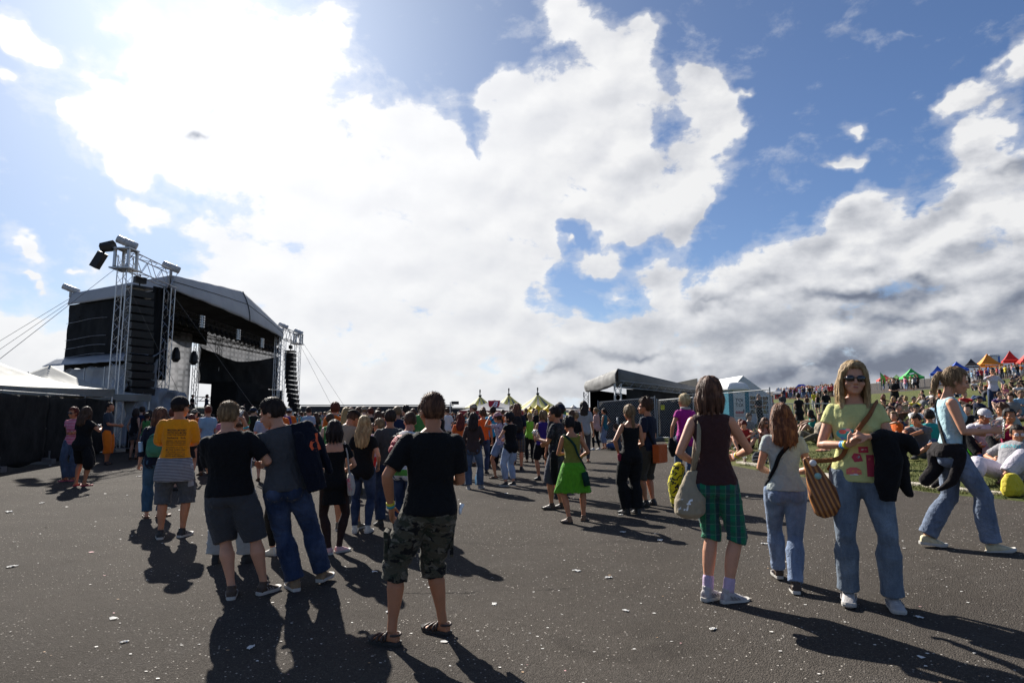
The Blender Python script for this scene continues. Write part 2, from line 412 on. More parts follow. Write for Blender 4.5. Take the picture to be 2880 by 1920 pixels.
while y < 15.0:
 L = rnd.uniform(.9, 1.3)
 if rnd.random() < .9:
  pts = []
  for yy in np.linspace(y, y + L - .05, 5):
   x = xe(yy) + .42 + rnd.uniform(-.02, .02); wd = .11 + rnd.uniform(-.03, .03)
   pts.append((x, yy, wd))
  k = len(mb.v)
  for x, yy, wd in pts:
   z = TZ(x, yy)
   mb.v += [(x - wd, yy, z - .04), (x - wd, yy, z + .028), (x + wd, yy, z + .034), (x + wd, yy, z - .04)]
  for i in range(4):
   for j in range(3): mb.f.append((k + i * 4 + j, k + i * 4 + j + 1, k + i * 4 + 4 + j + 1, k + i * 4 + 4 + j)); mb.mi.append(0)
  mb.f += [(k + 3, k + 2, k + 1, k), (k + 16, k + 17, k + 18, k + 19)]; mb.mi += [0, 0]
 y += L
tag(mb.build('kerb', M_KERB), kind='structure')
M_SEAM = simple('tar_seam', (.022, .021, .020), .95, var=.3, vscale=9, spec=.02)
def seam(p0, p1, w_, n=60, wob=.03):
 mb = MB(); k = 0
 a = ground_at(*p0); b = ground_at(*p1); d = (b - a).normalized(); nn = Vector((-d.y, d.x, 0))
 for i in range(n + 1):
  q = a.lerp(b, i / n) + nn * (noise.noise((i * .35, p0[0], 0)) * wob * 2)
  ww = w_ * (.5 + abs(noise.noise((i * .9, 3, p0[0]))) * 1.4)
  for s_ in (-1, 1):
   e = q + nn * ww * s_; mb.v.append((e.x, e.y, TZ(e.x, e.y) + .004))
 for i in range(n): mb.f.append((2 * i, 2 * i + 1, 2 * i + 3, 2 * i + 2)); mb.mi.append(0)
 tag(mb.build('road_seam', M_SEAM), kind='structure')
seam((1130, 1668), (1600, 1655), .006); seam((270, 1360), (520, 1338), .012)
M_HILL = simple('distant_trees', (.035, .050, .035), .95, var=.35, vscale=.02)
mb = MB(); xs_ = np.linspace(-3600, 1500, 420)
for i, x in enumerate(xs_):
 h = 22 + 10 * noise.noise((x * .003, 1, 0)) + 5 * noise.noise((x * .02, 5, 0)) + 3.0 * abs(noise.noise((x * .09, 9, 0)))
 h *= interp(x, [-3600, -1500, -300, 300, 1500], [1.5, 1.5, 1.0, .6, .4])
 mb.v += [(x, 2600, -1), (x, 2620, h * .8), (x, 2700, h), (x, 3000, h * .9), (x, 3400, -1)]
for i in range(len(xs_) - 1):
 for j in range(4): mb.f.append((i * 5 + j, i * 5 + 5 + j, i * 5 + 6 + j, i * 5 + 1 + j)); mb.mi.append(0)
tag(mb.build('hills', M_HILL, None, True), kind='structure')
# ---------------------------------------------------------------- grass blades
def blades():
 r = np.random.RandomState(3); V = []; Fc = []
 n = 62000
 y = 2.5 + (r.rand(n) ** 1.7) * 34
 x0 = np.array([xe(v) for v in y])
 x = x0 + .05 + (r.rand(n) ** 1.5) * np.minimum(y * 1.0 + 1.5, 24)
 dens = np.array([noise.noise((a * .9, b * .9, 0)) + .5 * noise.noise((a * 3.1, b * 3.1, 4)) for a, b in zip(x, y)])
 keep = (dens > -.10) & ((x / np.maximum(y, .1)) < .98)
 x, y = x[keep], y[keep]
 mb = MB()
 for a, b in zip(x, y):
  z = TZ(a, b); s_ = 1 + b * .045
  for q in range(2):
   h = (.018 + .045 * r.rand()) * min(s_, 1.9); an = r.rand() * 6.283; wd = .0035 * s_
   ox, oy = (r.rand(2) - .5) * .05; le = h * (r.rand() * 1.0 + .2); la = r.rand() * 6.283
   p = (a + ox, b + oy)
   mb.v += [(p[0] - math.cos(an) * wd, p[1] - math.sin(an) * wd, z - .003), (p[0] + math.cos(an) * wd, p[1] + math.sin(an) * wd, z - .003),
                     (p[0] + math.cos(la) * le, p[1] + math.sin(la) * le, z + h)]
   k = len(mb.v); mb.f.append((k - 3, k - 2, k - 1)); mb.mi.append(0)
 m, t, b_, o = newmat('grass_blades')
 g = t.node('ShaderNodeNewGeometry').outputs['Position']
 c = t.mix(t.mapr(t.noise(g, 1.3, 4, .6), .35, .65), (.090, .130, .020), (.20, .18, .050))
 c = t.mix(t.mapr(t.noise(g, 70, 2, .6), .4, .6, 0, .6), c, (.035, .060, .012))
 t.put(b_.inputs['Base Color'], c); b_.inputs['Roughness'].default_value = .7; b_.inputs['Specular IOR Level'].default_value = .2
 tag(mb.build('grass', m), 'short trampled green and straw coloured grass on the slope', 'grass', kind='stuff')
blades()
# ---------------------------------------------------------------- main stage on the left
M_ALU = simple('truss_aluminium', (.42, .43, .44), .38, .75, var=.12, vscale=1.5)
M_ALUD = simple('dull_galvanised_steel', (.30, .31, .32), .55, .6, var=.2, vscale=4)
M_ROOF = simple('grey_roof_membrane', (.30, .305, .32), .62, var=.08, vscale=.7, bump=.25, bscale=3)
M_NET = simple('black_curtain', (.012, .0125, .013), .9, var=.35, vscale=.8, bump=.6, bscale=2.5, spec=.15)
M_TARP = simple('silver_tarpaulin', (.19, .205, .23), .45, var=.22, vscale=.8, bump=.5, bscale=2.2)
M_BLACK = simple('matt_black', (.012, .012, .013), .6, var=.2, vscale=3)
M_CAB = simple('speaker_black', (.011, .011, .012), .55, var=.2, vscale=4)
M_DRUM = simple('white_drum', (.40, .40, .41), .5, var=.12, vscale=2)
M_DECK = simple('dark_stage_deck', (.02, .02, .02), .8, var=.2)
M_ROPE = simple('steel_cable', (.10, .10, .10), .6, var=.1)
M_WHITE = simple('white_pvc', (.80, .80, .79), .55, var=.05, vscale=.8, bump=.15, bscale=3)
def scrim_mat():
 m, t, b, o = newmat('grey_checked_scrim')
 g = t.node('ShaderNodeTexCoord').outputs['Object']; x, y, z = t.sep(g)[:3]
 def line(v, f, th): return t.math('GREATER_THAN', t.math('ABSOLUTE', t.math('SINE', t.math('MULTIPLY', v, f))), th)
 a = t.math('MAXIMUM', line(y, 5.2, .8), line(z, 7.5, .8))
 n = t.noise(g, .8, 4, .6)
 c = t.mix(a, (.17, .175, .185), (.08, .083, .088)); c = t.mix(t.mapr(n, .35, .7, 0, .8), c, (.25, .25, .26))
 t.put(b.inputs['Base Color'], c); b.inputs['Roughness'].default_value = .8
 tr = t.node('ShaderNodeBsdfTranslucent'); t.put(tr.inputs[0], c); mx = t.node('ShaderNodeMixShader'); mx.inputs[0].default_value = .6
 t.l.new(b.outputs[0], mx.inputs[1]); t.l.new(tr.outputs[0], mx.inputs[2]); t.l.new(mx.outputs[0], o.inputs[0])
 return m
M_SCRIM = scrim_mat()
T1 = P3(352, 755, 26.6); T2 = P3(478, 808, 30.7); T3 = P3(795, 952, 51.7); T4 = P3(838, 966, 56.0)
HZ = 8.0
def flat(p, z): return Vector((p.x, p.y, z))
BL = P3(196, 855, 35.5); BR = Vector((P3(772, 960, 60.5).x, 60.5, 8.0)); MID = (T2 + T3) / 2; BM = (BL + BR) / 2
stage = empty('concert_stage', flat(T2, 0), 0, 'big open air concert stage with grey arched roof, black curtains and lattice towers', 'stage')
sp = Vector(stage.location)
def sb(mb, name, mat, smooth=False, parent=None):
 mb.v = [tuple(Vector(v) - sp) for v in mb.v]
 return mb.build(name, mat, parent or stage, smooth)
for p, w_, top in ((T1, .42, 8.6), (T2, .36, 8.0), (T3, .46, 8.0), (T4, .44, 8.8)):
 mb = MB(); truss(mb, flat(p, 0), flat(p, top), w_, .023, .42, rd=.011)
 mb.box(flat(p, .06), (1.1, 1.1, .12))
 sb(mb, 'tower', M_ALU)
for k, (a, b) in enumerate(((T2, T3),)):       # second leg beside the far corner
 q = T3 + (T2 - T3).normalized() * 1.3; mb = MB(); truss(mb, flat(q, 0), flat(q, 8), .4, .028, .46); sb(mb, 'tower', M_ALU)
mb = MB(); fr = (T4 - T1).normalized()
truss(mb, flat(T1, 8.45) - fr * .5, flat(T2, 8.45) + fr * .2, .5, .028, .62, d=.80)
sb(mb, 'header_truss', M_ALU)
mb = MB(); truss(mb, flat(T3, 8.45), flat(T4, 8.45) + fr * .5, .5, .034, .62, d=.9); sb(mb, 'header_truss', M_ALU)
for p in (T1, T4):
 mb = MB()
 for dx in (-.3, .3):
  for dy in (-.3, .3): mb.box(flat(p, 8.45) + Vector((dx, dy, 0)), (.10, .10, .85))
 mb.box(flat(p, 8.90), (.75, .75, .05)); mb.box(flat(p, 8.0), (.9, .9, .06))
 sb(mb, 'tower_head', M_ALU)
for p, h, l in ((T1, 9.22, .42), (T2, 9.1, .42), (T3, 9.1, .42), (T4, 9.15, .42), (BL, 8.95, .44)):
 mb = MB(); c = flat(p, h); d = Vector((.72, .35, -.30)).normalized()
 mb.tube((c - d * l, c - d * l * .93, c + d * l * .93, c + d * l), (.15, .175, .175, .15), 14)
 mb.tube((c - d * .12, c - d * .07), .187, 14); mb.tube((c + d * .18, c + d * .23), .187, 14)
 mb.box(c - Vector((0, 0, .30)), (.10, .10, .4))
 sb(mb, 'hoist_drum', M_DRUM, True)
mb = MB(); c = flat(T1, 8.7) + Vector((-.75, -.3, 0)); rt = Matrix.Rotation(R(28), 3, 'Y')
mb.box(c - Vector((.25, 0, .35)), (.32, .3, .75), rt); mb.tube((c + Vector((0, 0, .3)), c + Vector((-.1, 0, -.3))), .05, 6)
mb.tube((c + Vector((-.15, 0, .22)), c + Vector((.35, 0, .30))), [.22, .26], 8)
sb(mb, 'spotlight', M_BLACK)
def arch(t, lo, hi): return lo + (hi - lo) * (1 - abs(2 * t - 1) ** 1.06)
def sagn(t): return -.10 * math.sin(math.pi * t)
mb = MB()
def fas(u, v):
 p = T2.lerp(T3, u); top = arch(u, 8.68, 9.95); z = 7.95 + (top - 7.95) * v
 out = Vector((1, .1, 0)) * (.05 + .55 * math.sin(math.pi * (1 - v) * .5) * math.sin(math.pi * u) ** .6)
 return flat(p, z + .03 * noise.noise((u * 14, v * 5, 0)) + (0 if v > .02 else -.04 * abs(math.sin(u * 22)))) + out
mb.grid(fas, 56, 10, .03, (-1, 0, 0))
def top(u, v):
 a = flat(T2.lerp(T3, u), arch(u, 8.68, 9.95)); b = flat(BL.lerp(BR, u), arch(u, 8.66, 9.5))
 return a.lerp(b, v) + Vector((0, 0, -.12 * math.sin(math.pi * v) * math.sin(math.pi * 6 * u) ** 2))
mb.grid(top, 36, 14, .03)
def side(u, v):
 p = T2.lerp(BL, u); return flat(p, 7.98 + .70 * v - .05 * math.sin(u * math.pi) * (1 - v)) + Vector((-.05, -.12, 0)) * (1 - v) + Vector((0, 0, .012 * noise.noise((u * 18, v * 6, 2))))
mb.grid(side, 30, 5, .03, (.3, .6, 0))
def side2(u, v):
 p = T3.lerp(BR, u); return flat(p, 7.98 + .70 * v)
mb.grid(side2, 8, 3, .03, (-.9, 0, 0))
roof = sb(mb, 'roof', M_ROOF, True)
mb = MB()
mb.tube([fas(t, 0.56) + Vector((.02, 0, 0)) for t in np.linspace(0, 1, 40)], .018, 4); mb.tube([fas(.5, t) + Vector((.03, 0, 0)) for t in np.linspace(0, 1, 8)], .03, 4)
sb(mb, 'seam', M_BLACK, parent=None)
mb = MB(); mb.grid(lambda u, v: flat(T2.lerp(T3, .01 + .98 * u).lerp(BL.lerp(BR, .01 + .98 * u), .02 + .96 * v), 7.93 + .9 * (1 - abs(2 * u - 1)) * .6), 20, 6, .02)
sb(mb, 'ceiling_cloth', M_NET)
for v in (.15, .5, .85):
 mb = MB(); a = flat(T2.lerp(BL, v), 7.35); b = flat(T3.lerp(BR, v), 7.35); truss(mb, a, b, .35, .025, .6)
 sb(mb, 'lighting_truss', M_BLACK)
for i in range(26):
 mb = MB(); u = .04 + .92 * i / 25; p = flat(T2.lerp(T3, u).lerp(BL.lerp(BR, u), .15), 6.95)
 mb.tube((p + Vector((0, 0, .3)), p + Vector((0, 0, .05)), p + Vector((.22, -.1, -.2))), [.03, .12, .15], 8)
 sb(mb, 'stage_lamp', M_CAB)
m_, t_, b_, o_ = newmat('lamp_cluster_glass'); b_.inputs['Base Color'].default_value = (.5, .5, .5, 1); b_.inputs['Roughness'].default_value = .15; b_.inputs['Metallic'].default_value = .6; M_LENS = m_
for u in (.22, .5, .74):
 mb = MB(); p = flat(T2.lerp(T3, u).lerp(BL.lerp(BR, u), .06), 7.35)
 for i in range(5):
  for j in range(2): mb.box(p + Vector((.1 * j, .22 * j, -.15 * i)), (.08, .13, .10))
 mb.box(p + Vector((.05, .11, -.3)), (.04, .10, .72))
 sb(mb, 'blinder_lamp', M_LENS)
def wob(u, v, s_, am=.09): return am * noise.noise((u * 9, v * 3, s_)) + am * .4 * noise.noise((u * 24, v * 9, s_))
nrmS = Vector((-(BL - T2).y, (BL - T2).x, 0)).normalized()
if nrmS.y > 0: nrmS = -nrmS
mb = MB(); mb.grid(lambda u, v: flat(T2.lerp(BL, .02 + .99 * u), 4.15 + 3.85 * v + (.06 * math.sin(u * 31) if v == 0 else 0)) + nrmS * (wob(u, v, 3) - .03), 60, 24, .03, -nrmS)
sb(mb, 'side_curtain', M_NET, True)
for z in (4.9, 5.4, 5.9, 6.9):
 mb = MB(); mb.tube([flat(T2.lerp(BL, .55 + .44 * t), z + .05 * math.sin(t * 5)) + nrmS * .13 for t in np.linspace(0, 1, 8)], .013, 4)
 sb(mb, 'curtain_cord', M_ALUD)
A2 = T2 + (BL - T2) * -.02
mb = MB()
def tarp(u, v):
 p = T2.lerp(BL + (BL - T2) * .28, u); z = .0 + 4.35 * v - (.25 * u if v == 1 else 0)
 k = u * 6 % 1; sag = math.sin(math.pi * k)
 return flat(p, z - .12 * sag * v) + nrmS * (.35 + .22 * sag * math.sin(math.pi * min(1, v * 1.2)) + .16 * wob(u, v, 5, 1) + .6 * (1 - v) * 0)
mb.grid(tarp, 84, 22, .02, -nrmS)
def awn(u, v):
 p = T2.lerp(BL + (BL - T2) * .1, u); return flat(p, 4.9 - .55 * v) + nrmS * (-.05 + .75 * v) + Vector((0, 0, .03 * noise.noise((u * 20, v * 4, 1))))
mb.grid(awn, 40, 4, .02)
sb(mb, 'tarpaulin', M_TARP, True)
for u in (.16, .34, .5, .67, .84, 1.0):
 mb = MB(); p = T2.lerp(BL + (BL - T2) * .28, u) + nrmS * .62; mb.tube((flat(p, 0), flat(p, 4.1)), .035, 6)
 sb(mb, 'scaffold_tube', M_ALU)
mb = MB(); c0 = T1 + Vector((-.3, 1.2, 0)); c1 = T2 + Vector((1.2, -.2, 0))
mb.grid(lambda u, v: flat(c0.lerp(c1, u), .2 + 2.9 * v * (1 - .15 * u)) + Vector((.25 * wob(u, v, 8, 1.4), .2 * wob(u, v, 9, 1), 0)), 30, 20, .02, (-.3, .9, 0))
sb(mb, 'tarpaulin', M_TARP, True)
mb = MB(); q0 = T1.lerp(T2, .72) + Vector((-.6, .6, 0)); q1 = T2 + Vector((-.1, .3, 0))
mb.grid(lambda u, v: flat(q0.lerp(q1, u), 3.3 + 4.7 * v) + Vector((.05, -.1, 0)) * wob(u, v, 1, 2), 10, 12, .02, (-1, .3, 0))
sb(mb, 'wing_curtain', M_NET, True)
def bw(u, z, off=0.0): return flat(BL.lerp(BR, u), z) + Vector((off, -off, 0))
mb = MB(); mb.grid(lambda u, v: bw(.50 + .5 * u, 4.0 + 4.7 * v, .3), 40, 12)
mb.grid(lambda u, v: bw(.30 + .155 * u, 1.6 + 5.9 * v, .5) + Vector((.9 * math.sin(math.pi * u), 0, 0)), 14, 14)
sb(mb, 'scrim', M_SCRIM, True)
mb = MB(); mb.grid(lambda u, v: bw(.495 + .505 * u, 3.95 + (2.15 + 1.6 * abs(u - .42) ** 1.4 * 1.5) * v, .75) + Vector((wob(u, v, 11, .2), 0, 0)), 40, 10, .02, (-1, 1, 0))
mb.grid(lambda u, v: bw(.02 + .5 * u, 6.95 + 1.75 * v, .9), 20, 4, .02, (-1, 1, 0))
sb(mb, 'back_drape', M_NET, True)
for u in (.485, .60, .98):
 mb = MB(); truss(mb, bw(u, 0, .5), bw(u, 7.8, .5), .35, .025, .5); sb(mb, 'back_truss', M_ALU)
mb = MB(); truss(mb, bw(.49, 2.75, .9), bw(.985, 2.75, .9), .3, .025, .5)
sb(mb, 'back_truss', M_ALU)
mb = MB(); mb.box(bw(.69, 2.55, 2.0), (2.0, 6.2, 3.1), Matrix.Rotation(R(0), 3, 'Z'))
mb.grid(lambda u, v: bw(.62 + .3 * u, 2.6 + (1.1) * v, 3.2) , 4, 2, .02, (-1, 0, 0))
sb(mb, 'backline_box', M_NET)
mb = MB()
def q4(u, v, z): return flat(T2.lerp(T3, u).lerp(BL.lerp(BR, u), v), z)
for z0, z1 in ((.0, 1.25),):
 pts = [q4(0, 0, z0), q4(1, 0, z0), q4(1, 1, z0), q4(0, 1, z0), q4(0, 0, z1), q4(1, 0, z1), q4(1, 1, z1), q4(0, 1, z1)]
 mb.add(pts, ((0, 3, 2, 1), (4, 5, 6, 7), (0, 1, 5, 4), (1, 2, 6, 5), (2, 3, 7, 6), (3, 0, 4, 7)))
sb(mb, 'deck', M_DECK)
mb = MB(); a = q4(.30, .05, 1.3); b = q4(.12, .5, 3.1)
truss(mb, q4(.1, .35, 2.6), q4(.42, .25, 1.35), .3, .03, .5); sb(mb, 'ramp_rail', M_BLACK)
for u in (.12, .2, .3):
 mb = MB(); mb.tube((q4(u, .3, 5.6), q4(u, .3, 5.3), q4(u, .3, 4.9), q4(u, .3, 4.7)), [.1, .22, .26, .12], 10)
 sb(mb, 'moving_head_lamp', M_BLACK)
G = lambda px, py: ground_at(px, py)
for a, b in ((flat(T1, 8.4), P3(-40, 1040, 18) ), (flat(BL, 8.2), flat(BL, 0) + Vector((-5.2, -6.0, 0))), (flat(BL, 8.4), flat(BL, 0) + Vector((-6.2, -6.5, 0))),
             (flat(T4, 8.3), Vector((-15.9, 58.5, 0))), (flat(T4, 8.8), Vector((-14.8, 60, 0))), (flat(T2, 7.9), Vector((T2.x + 3.6, T2.y + 6, 0))),
             (flat(T1, 7.6), flat(T2, .3) + Vector((1.3, 1.5, 0))), (flat(T2, 4.5), flat(T1, .3) + Vector((1.0, -1.6, 0)))):
 mb = MB(); mb.tube((a, b), .011, 4)
 sb(mb, 'guy_cable', M_ROPE)
for x, y, h in ((T1.x - 1.4, T1.y + .5, .8), (T1.x + 1.5, T1.y - .3, .9), (T1.x + 2.8, T1.y + 1.5, .5)):
 mb = MB(); mb.box((x, y, h / 2), (.9, .8, h)); sb(mb, 'ballast_block', M_BLACK)
def line_array(base, n, w_, h, dp, curve, aim, label, lean0=0.0):
 e = empty('line_array_speaker', (base.x, base.y, 0), aim, label, 'loudspeaker', 'hanging loudspeaker columns beside the stage')
 z = base.z; x = 0.0; ang = R(lean0)
 mb = MB(); mb.box((0, 0, z + .12), (w_ * .9, dp, .10)); mb.tube(((0, 0, z + .12), (0, 0, 8.2)), .035, 6); mb.box((0, 0, z + .5), (w_ * .5, .22, .3)); mb.build('flying_frame', M_BLACK, e)
 off_ = 0.0
 for i in range(n):
  rt = Matrix.Rotation(-ang, 3, 'X'); c = Vector((0, off_, z - h / 2))
  mb = MB(); k = len(mb.v)
  hx, hz = w_ / 2, h * .47
  vs = [Vector((sx * hx * (1 if sy > 0 else .86), sy * dp / 2, sz * hz * (1 if sy < 0 else .80))) for sx in (-1, 1) for sy in (-1, 1) for sz in (-1, 1)]
  mb.add([rt @ v + c for v in vs], ((0, 1, 3, 2), (4, 6, 7, 5), (0, 4, 5, 1), (2, 3, 7, 6), (0, 2, 6, 4), (1, 5, 7, 3)))
  for sx in (-1, 1): mb.box(rt @ Vector((sx * (hx + .012), -.1, 0)) + c, (.02, .10, h * .45), rt)
  mb.build('speaker_cabinet', M_CAB, e)
  z -= h * math.cos(ang); off_ += h * math.sin(ang) * 1.0; ang += R(curve)
 return e
pa1 = T1.lerp(T2, .60)
line_array(Vector((pa1.x - .35, pa1.y - .5, 7.45)), 13, 1.05, .385, .72, .6, R(-118), 'tall black column of loudspeakers hanging from the near truss at the left of the stage', 4)
pa2 = T3.lerp(T4, .52)
line_array(Vector((pa2.x, pa2.y, 7.0)), 13, 1.05, .405, .8, .9, R(-85), 'black loudspeaker column hanging at the right end of the stage beside the far tower', 2)
# ---------------------------------------------------------------- fences, tents, far structures
def put_local(mb, org, name, mat, parent, smooth=False):
 mb.v = [tuple(Vector(v) - Vector(org)) for v in mb.v]
 return mb.build(name, mat, parent, smooth)
M_SCREEN = simple('black_screening', (.016, .016, .016), .9, var=.45, vscale=1.6, bump=.9, bscale=9, spec=.1)
f0 = Vector((-11.6, 8.5, 0)); f1 = Vector((-14.5, 17.2, 0)); f2 = Vector((-16.9, 26.0, 0))
fe = empty('screened_fence', f1, 0, 'long fence covered with black screening cloth in front of the white tent', 'fence')
nf = 0
for a, b, n in ((f0, f1, 3), (f1, f2, 3)):
 for i in range(n):
  p, q = a.lerp(b, i / n), a.lerp(b, (i + 1) / n); nrm = Vector((1, .3, 0)).normalized()
  mb = MB()
  def cl(u, v, p=p, q=q):
   z = .06 + 2.16 * v + (.05 * math.sin(u * 9 + i) * (1 if v < .01 else 0)) - (.05 * math.sin(math.pi * u) if v > .99 else 0)
   return flat(p.lerp(q, u), z) + nrm * (.05 + .05 * noise.noise((u * 5 + i * 7, v * 4, 1)) + .02 * noise.noise((u * 17, v * 13, i)))
  mb.grid(cl, 20, 16, .008, -nrm); put_local(mb, f1, 'screening_cloth', M_SCREEN, fe, True)
  mb = MB(); mb.tube((flat(p, .1), flat(p, 2.28), flat(q, 2.28), flat(q, .1)), .022, 6); mb.tube((flat(p, .15), flat(q, .15)), .02, 6)
  put_local(mb, f1, 'fence_frame', M_ALUD, fe)
  if i > 0 or a is f1:
   mb = MB(); mb.box(flat(p, .08) + nrm * .05, (.62, .26, .16), Matrix.Rotation(R(10), 3, 'Z')); mb.box(flat(p, .17) + nrm * .05, (.3, .2, .05)); mb.tube((flat(p, .1) + nrm * .2, flat(p, .42) + nrm * .2), .03, 6)
   put_local(mb, f1, 'fence_foot', simple('grey_concrete', (.13, .125, .12), .9, bump=.4, bscale=30), fe)
def peaked_tent(name, cx, cy, hx, hy, ez, pz, mat, label, rot=0.0, pw=1.9, grp=None):
 e = empty(name, (cx, cy, TZ(cx, cy)), rot, label, 'tent', grp)
 mb = MB()
 def f(u, v):
  x = (u * 2 - 1); y = (v * 2 - 1); r = max(abs(x), abs(y))
  z = ez + (pz - ez) * (1 - r) ** pw - .12 * (1 - abs(x * y)) * r ** 6 * .8
  return Vector((x * hx, y * hy, z + .015 * noise.noise((x * 5, y * 5, cx))))
 mb.grid(f, 40, 40, .02); mb.build('canopy', mat, e, True)
 mb = MB(); c = [(-hx, -hy), (hx, -hy), (hx, hy), (-hx, hy)]
 for k in range(4):
  a, b = c[k], c[(k + 1) % 4]
  mb.grid(lambda u, v, a=a, b=b: Vector((a[0] + (b[0] - a[0]) * u, a[1] + (b[1] - a[1]) * u, ez - .03 - .28 * v - .10 * math.sin(math.pi * u) * .3)), 12, 2, .01, (0, .01, 0))
 mb.build('valance', mat, e)
 for x, y in c:
  mb = MB(); mb.tube(((x * .98, y * .98, 0), (x * .98, y * .98, ez)), .035, 6); mb.build('pole', M_ALU, e)
 mb = MB(); mb.tube(((0, 0, 0), (0, 0, pz)), .04, 6); mb.build('pole', M_ALU, e)
 return e
M_TENTW = simple('off_white_canvas', (.40, .40, .37), .75, var=.06, vscale=1, trans=.25)
a = P3(-110, 968, 22.0); b = P3(140, 1034, 26.0)
peaked_tent('white_tent', a.x, a.y, 3.6, 3.2, 2.6, a.z - TZ(a.x, a.y), M_TENTW, 'larger cream peaked tent behind the screened fence, cut by the edge of the photo', R(-12))
peaked_tent('white_tent', b.x, b.y, 2.7, 2.7, 2.5, b.z + .12, M_TENTW, 'lower peaked cream tent behind the screened fence, nearest to the stage', R(-12))
def chain_mat():
 m, t, b, o = newmat('chain_link'); g = t.node('ShaderNodeTexCoord').outputs['Object']; x, y, z = t.sep(g)[:3]
 s1 = t.math('ABSOLUTE', t.math('SINE', t.math('MULTIPLY', t.math('ADD', x, z), 26.0))); s2 = t.math('ABSOLUTE', t.math('SINE', t.math('MULTIPLY', t.math('SUBTRACT', x, z), 26.0)))
 a = t.math('MAXIMUM', t.math('LESS_THAN', s1, .16), t.math('LESS_THAN', s2, .16))
 b.inputs['Base Color'].default_value = (.30, .31, .32, 1); b.inputs['Metallic'].default_value = .5; b.inputs['Roughness'].default_value = .5
 tr = t.node('ShaderNodeBsdfTransparent'); mx = t.node('ShaderNodeMixShader'); t.put(mx.inputs[0], a)
 t.l.new(tr.outputs[0], mx.inputs[1]); t.l.new(b.outputs[0], mx.inputs[2]); t.l.new(mx.outputs[0], o.inputs[0]); return m
M_CHAIN = chain_mat()
g1 = ground_at(1850, 1238); g0 = Vector((4.0, 28.5, 0)); g0.z = TZ(g0.x, g0.y); g2 = P3(2168, 1160, 22.5); g2 = Vector((g2.x, g2.y, TZ(g2.x, g2.y)))
def panel(p, q, label, screen=False, h=1.95, grp='mesh fence panels beside the small stage', name='mesh_fence'):
 e = empty(name, p, math.atan2(q.y - p.y, q.x - p.x), label, 'fence', grp)
 L = (flat(q, 0) - flat(p, 0)).length; dz = q.z - p.z
 mb = MB(); mb.tube(((0, 0, 0), (0, 0, h + .08)), .026, 6); mb.tube(((L, 0, dz), (L, 0, h + dz + .08)), .026, 6)
 mb.tube(((0, 0, h), (L, 0, h + dz)), .022, 6); mb.tube(((0, 0, .12), (L, 0, .12 + dz)), .022, 6); mb.build('frame', M_ALUD, e)
 mb = MB(); mb.quad((.02, 0, .12), (L - .02, 0, .12 + dz), (L - .02, 0, h + dz), (.02, 0, h)); mb.build('mesh', M_CHAIN, e)
 for x in (0, L):
  mb = MB(); mb.box((x, 0, .05 + (dz if x else 0)), (.25, .6, .12)); mb.build('foot', simple('grey_concrete', (.13, .125, .12), .9), e)
 if screen:
  mb = MB(); mb.grid(lambda u, v: Vector((.04 + (L - .08) * u, .05 + .03 * noise.noise((u * 6, v * 5, p.x)), .13 + (h - .15) * v + dz * u)), 12, 8, .006, (0, 1, 0)); mb.build('screening_cloth', M_SCREEN, e, True)
 return e
panel(g0, g1.lerp(g0, .03), 'mesh fence panel with black screening left of the yellow notice', True, 1.85)
gm = g1.lerp(g2, .36); gm.z = TZ(gm.x, gm.y)
p2 = panel(g1, gm, 'mesh fence panel with black screening that carries the yellow notice', True, 1.72)
gn = g1.lerp(g2, .40); gn.z = TZ(gn.x, gn.y)
panel(gn, g2, 'open mesh fence panel in front of the portable toilet and the white tent', False, 1.78)
s_ = ground_at(1868, 1238); mb = MB(); mb.box((0, 0, 0), (.19, .012, .19)); nb = mb.build('yellow_notice', simple('yellow_card', (.62, .60, .05), .6), None)
nb.location = g1.lerp(gm, .16) + Vector((0, -.03, 1.40)); nb.rotation_euler = (0, 0, math.atan2(gm.y - g1.y, gm.x - g1.x)); tag(nb, 'small yellow notice tied to the mesh fence', 'notice')
mb = MB()
for i in range(4): mb.box((0, -.009, .06 - .035 * i), (.13, .004, .010))
mb.build('lettering', M_BLACK, nb)
M_SROOF = simple('worn_grey_canvas', (.105, .105, .105), .8, var=.12, vscale=1, bump=.3, bscale=4)
A = P3(1737, 1079, 30.0); B_ = P3(1648, 1102, 42.0); C_ = P3(1962, 1104, 36.0); D_ = Vector((C_.x + .3, 47.5, B_.z))
ss = empty('small_stage', (A.x, A.y, TZ(A.x, A.y)), 0, 'smaller side stage under a low grey canvas roof behind the mesh fence', 'stage')
o3 = Vector(ss.location)
tA, tB, tC = P3(1738, 1036, 30.0), P3(1647, 1073, 42.0), P3(1964, 1090, 36.0); tD = Vector((D_.x, D_.y, tC.z + .1))
mb = MB()
mb.grid(lambda u, v: A.lerp(B_, u).lerp(tA.lerp(tB, u), v) + Vector((-.12 * math.sin(v * 3.1) + .06 * noise.noise((u * 12, v * 3, 0)), 0, -.13 * math.sin(math.pi * u) * (1 - v))), 30, 6, .02, (1, 0, 0))
mb.grid(lambda u, v: A.lerp(C_, u).lerp(tA.lerp(tC, u), v) + Vector((0, -.10 * math.sin(v * 3.1) + .05 * noise.noise((u * 14, v * 3, 4)), -.10 * math.sin(math.pi * u) * (1 - v) + .02 * math.sin(u * 40) * (1 - v))), 30, 6, .02, (0, 1, 0))
mb.grid(lambda u, v: tA.lerp(tB, u).lerp(tC.lerp(tD, u), v), 8, 8, .02)
put_local(mb, o3, 'roof', M_SROOF, ss, True)
for p in (A, B_, C_, D_):
 mb = MB(); truss(mb, Vector((p.x, p.y, TZ(p.x, p.y))), p, .3, .022, .32); put_local(mb, o3, 'tower', M_ALU, ss)
